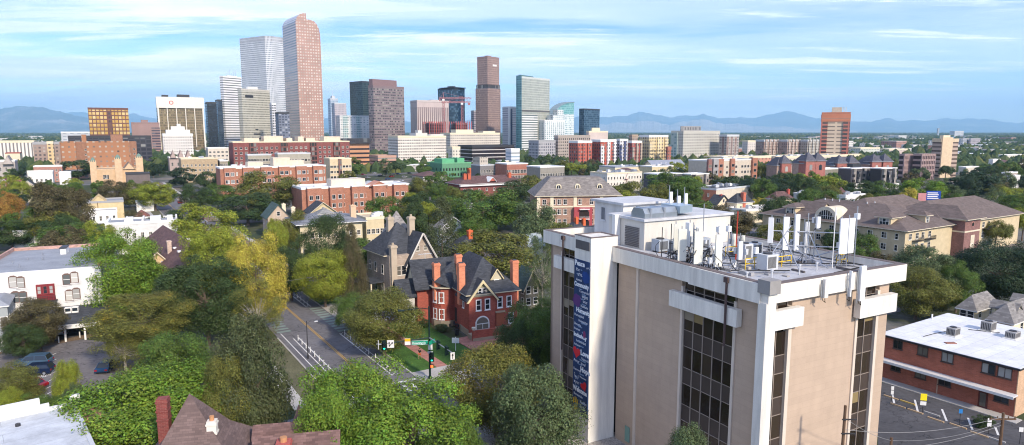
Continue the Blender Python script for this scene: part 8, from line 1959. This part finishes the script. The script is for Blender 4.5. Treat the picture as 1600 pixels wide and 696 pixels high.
# ------------------------------------------------------------------ mountains
def ridge(name,prof,Yd,depth,mat,seed,lift=0,n=520,rows=16):
 """heightfield range: prof = (px, py) skyline seen from here, standing at distance Yd"""
 rs=np.random.RandomState(seed);pxs=np.array([p[0] for p in prof],float);pys=np.array([p[1] for p in prof],float)
 V=[];F=[]
 xs=np.linspace(pxs[0],pxs[-1],n);base=np.interp(xs,pxs,pys)
 def fn(x,s):
  v=0
  for k,a in ((.011,1),(.027,.6),(.061,.4),(.13,.22),(.29,.14),(.6,.08)):v+=a*math.sin(k*x+s*3.1+7*k*s)
  return v
 for j in range(rows+1):
  t_=j/rows;Y=Yd-depth*(1-t_)
  for i in range(n):
   px=xs[i];py=base[i];X_,Y_,Z_=ray(px,py-1.3*fn(px*2.3,seed)-.9*fn(px*7.3,seed+5));zt=max(20,CAMH+Z_*Yd/Y_)
   cut=t_**1.25*(1+.16*fn(px*3+j*2.2,j*.7+seed)*(1-t_)*1.2);z=zt*max(0,min(1.0,cut)) if j<rows else zt
   V.append((X_*Y/Y_,Y,z if j else -5))
 for i in range(n):px=xs[i];X_,Y_,Z_=ray(px,205);V.append((X_*(Yd+depth*.8)/Y_,Yd+depth*.8,-5))
 for j in range(rows+1):
  for i in range(n-1):a=j*n+i;F.append((a,a+1,a+n+1,a+n))
 me=bpy.data.meshes.new(name);me.from_pydata(V,[],F);me.materials.append(mat);me.update();o=bpy.data.objects.new(name,me);COL.objects.link(o);tag(o,kind='structure')
 return o
m,bs,t=newmat('mountain slopes',.95);tc=t.new('ShaderNodeTexCoord');n1=t.new('ShaderNodeTexNoise');n1.inputs['Scale'].default_value=.0006;n1.inputs['Detail'].default_value=10;n1.inputs['Roughness'].default_value=.7;t.link(tc.outputs['Object'],n1.inputs[0])
r=t.new('ShaderNodeValToRGB');t.link(n1.outputs[0],r.inputs[0]);e=r.color_ramp.elements;e[0].position=.4;e[0].color=(.03,.045,.03,1);e[1].position=.68;e[1].color=(.38,.33,.28,1);q=e.new(.52);q.color=(.09,.09,.07,1);t.link(r.outputs[0],bs.inputs['Base Color'])
MTN=m
ridge('foothills',[(-120,188),(-60,176),(0,170),(22,166),(50,164),(75,170),(100,176),(130,182),(170,192),(205,197),(230,196),(300,198),(420,199),(520,200)],26000,5000,MTN,3)
ridge('far_mountains',[(-120,186),(40,180),(130,176),(160,180),(200,178),(235,184),(300,186),(400,188),(520,186),(640,188),(760,187),(900,183),(940,182),(960,179),(975,182),(998,176),(1020,180),(1050,184),(1085,181),(1100,179),(1125,185),(1160,183),(1200,179),(1232,175),(1262,181),(1284,186),(1320,191),(1360,189),(1390,184),(1410,189),(1430,186),(1450,189),(1480,184),(1510,187),(1560,190),(1600,192),(1700,190)],42000,9000,MTN,8)
mp_=plain((.42,.38,.34),.95,var=.35,scale=.0012,name='pale foothill slopes')
ridge('foothills',[(900,204),(935,193),(960,190),(990,194),(1020,190),(1045,196),(1080,189),(1105,187),(1130,194),(1160,192),(1190,197),(1230,200),(1290,203),(1340,204)],30000,4500,mp_,12)
# ------------------------------------------------------------------ haze
b=MB();b.box(-46000,-60,-1.5,46000,43500,1900)
hz=b.mesh('haze',[]);hm=bpy.data.materials.new('haze');hm.use_nodes=True;nt=hm.node_tree;nt.nodes.remove(nt.nodes['Principled BSDF'])
pv=nt.nodes.new('ShaderNodeVolumePrincipled');pv.inputs['Color'].default_value=(.44,.75,1.0,1);pv.inputs['Density'].default_value=HAZE;pv.inputs['Anisotropy'].default_value=0.0
nt.links.new(pv.outputs[0],nt.nodes['Material Output'].inputs['Volume']);hz.materials.append(hm)
ho=bpy.data.objects.new('haze',hz);COL.objects.link(ho);tag(ho,kind='stuff')
# ------------------------------------------------------------------ sky, clouds, sun
w=bpy.data.worlds.new('World');sc.world=w;w.use_nodes=True;t=NT(w);bg=w.node_tree.nodes['Background']
SUN_AZ,SUN_EL=R(SUNAZ),R(SUNEL)
sky=t.new('ShaderNodeTexSky',sky_type='NISHITA');sky.sun_disc=False;sky.sun_elevation=SUN_EL;sky.sun_rotation=SUN_AZ;sky.altitude=1600;sky.air_density=1.0;sky.dust_density=.6;sky.ozone_density=2.5
tc=t.new('ShaderNodeTexCoord');sp=t.new('ShaderNodeSeparateXYZ');t.link(tc.outputs['Generated'],sp.inputs[0])
zc=t.math('MAXIMUM',sp.outputs[2],.0)
inv=t.math('DIVIDE',1.0,t.math('ADD',zc,.045))
cx=t.new('ShaderNodeCombineXYZ');t.link(t.math('MULTIPLY',sp.outputs[0],inv),cx.inputs[0]);t.link(t.math('MULTIPLY',sp.outputs[1],inv),cx.inputs[1])
def cloudlayer(rot,scl,off,nscale,warp,rough,lo,hi):
 mp=t.new('ShaderNodeMapping');mp.inputs['Rotation'].default_value=(0,0,R(rot));mp.inputs['Scale'].default_value=scl;mp.inputs['Location'].default_value=off;t.link(cx.outputs[0],mp.inputs[0])
 n0=t.new('ShaderNodeTexNoise');n0.inputs['Scale'].default_value=.9;n0.inputs['Detail'].default_value=4;t.link(mp.outputs[0],n0.inputs[0])
 va=t.new('ShaderNodeVectorMath',operation='SCALE');va.inputs['Scale'].default_value=warp;t.link(n0.outputs[1],va.inputs[0]);vb=t.new('ShaderNodeVectorMath',operation='ADD');t.link(mp.outputs[0],vb.inputs[0]);t.link(va.outputs[0],vb.inputs[1])
 n1=t.new('ShaderNodeTexNoise');n1.inputs['Scale'].default_value=nscale;n1.inputs['Detail'].default_value=12;n1.inputs['Roughness'].default_value=rough;t.link(vb.outputs[0],n1.inputs[0])
 mr=t.new('ShaderNodeMapRange');mr.interpolation_type='SMOOTHSTEP';mr.inputs[1].default_value=lo;mr.inputs[2].default_value=hi;t.link(n1.outputs[0],mr.inputs[0]);return mr.outputs[0]
side=t.new('ShaderNodeMapRange');side.inputs[1].default_value=-.45;side.inputs[2].default_value=.5;side.inputs[3].default_value=1.0;side.inputs[4].default_value=.38;t.link(sp.outputs[0],side.inputs[0])
bank=t.math('MULTIPLY',cloudlayer(8,(.22,.34,1),(4.2,1.3,0),1.1,1.6,.58,.34,.58),side.outputs[0])
wisp=t.math('MULTIPLY',cloudlayer(14,(.26,1.0,1),(1.6,5.1,0),1.7,.8,.66,.50,.66),.9)
cl=t.math('MINIMUM',t.math('ADD',t.math('MULTIPLY',bank,.95),wisp),.93)
shade=cloudlayer(8,(.35,.7,1),(2.2,7.3,0),1.6,.8,.6,.35,.7)
cloudcol=t.mix(shade,(CLOUD*.70,CLOUD*.78,CLOUD*.98,1),(CLOUD*1.05,CLOUD*1.05,CLOUD*1.06,1))
up=t.new('ShaderNodeMapRange');up.interpolation_type='SMOOTHSTEP';up.inputs[1].default_value=.0;up.inputs[2].default_value=.20;t.link(sp.outputs[2],up.inputs[0])
base=t.mix(1.0,sky.outputs[0],t.mix(up.outputs[0],SKYLOW,SKYTINT),'MULTIPLY')
t.link(t.mix(cl,base,cloudcol),bg.inputs['Color']);bg.inputs['Strength'].default_value=SKYSTR
sd=bpy.data.lights.new('sun','SUN');sd.energy=SUNSTR;sd.angle=R(SUNANG);sd.color=(1,.87,.71);so=bpy.data.objects.new('sun',sd);COL.objects.link(so)
from mathutils import Vector
dv=Vector((math.sin(SUN_AZ)*math.cos(SUN_EL),math.cos(SUN_AZ)*math.cos(SUN_EL),math.sin(SUN_EL)));so.rotation_euler=dv.to_track_quat('Z','Y').to_euler()
# ------------------------------------------------------------------ camera and output
cd=bpy.data.cameras.new('camera');cd.sensor_width=36;cd.sensor_fit='HORIZONTAL';cd.lens=CAMF/1600*36;cd.clip_start=.5;cd.clip_end=200000
co=bpy.data.objects.new('camera',cd);COL.objects.link(co);co.location=(0,0,CAMH);co.rotation_euler=(R(90)-CAMP,0,0);sc.camera=co
sc.view_settings.view_transform='Standard';sc.view_settings.look='None';sc.view_settings.gamma=1;sc.view_settings.exposure=EXPO;sc.view_settings.use_curve_mapping=False
sc.cycles.max_bounces=6;sc.cycles.diffuse_bounces=3;sc.cycles.glossy_bounces=3;sc.cycles.transmission_bounces=2;sc.cycles.volume_bounces=1;sc.cycles.transparent_max_bounces=8
sc.cycles.use_denoising=True;sc.cycles.denoising_prefilter='ACCURATE';sc.cycles.filter_width=1.1
try:sc.cycles.denoiser='OPENIMAGEDENOISE'
except Exception:pass
sc.cycles.caustics_reflective=False;sc.cycles.caustics_refractive=False;sc.cycles.sample_clamp_indirect=6
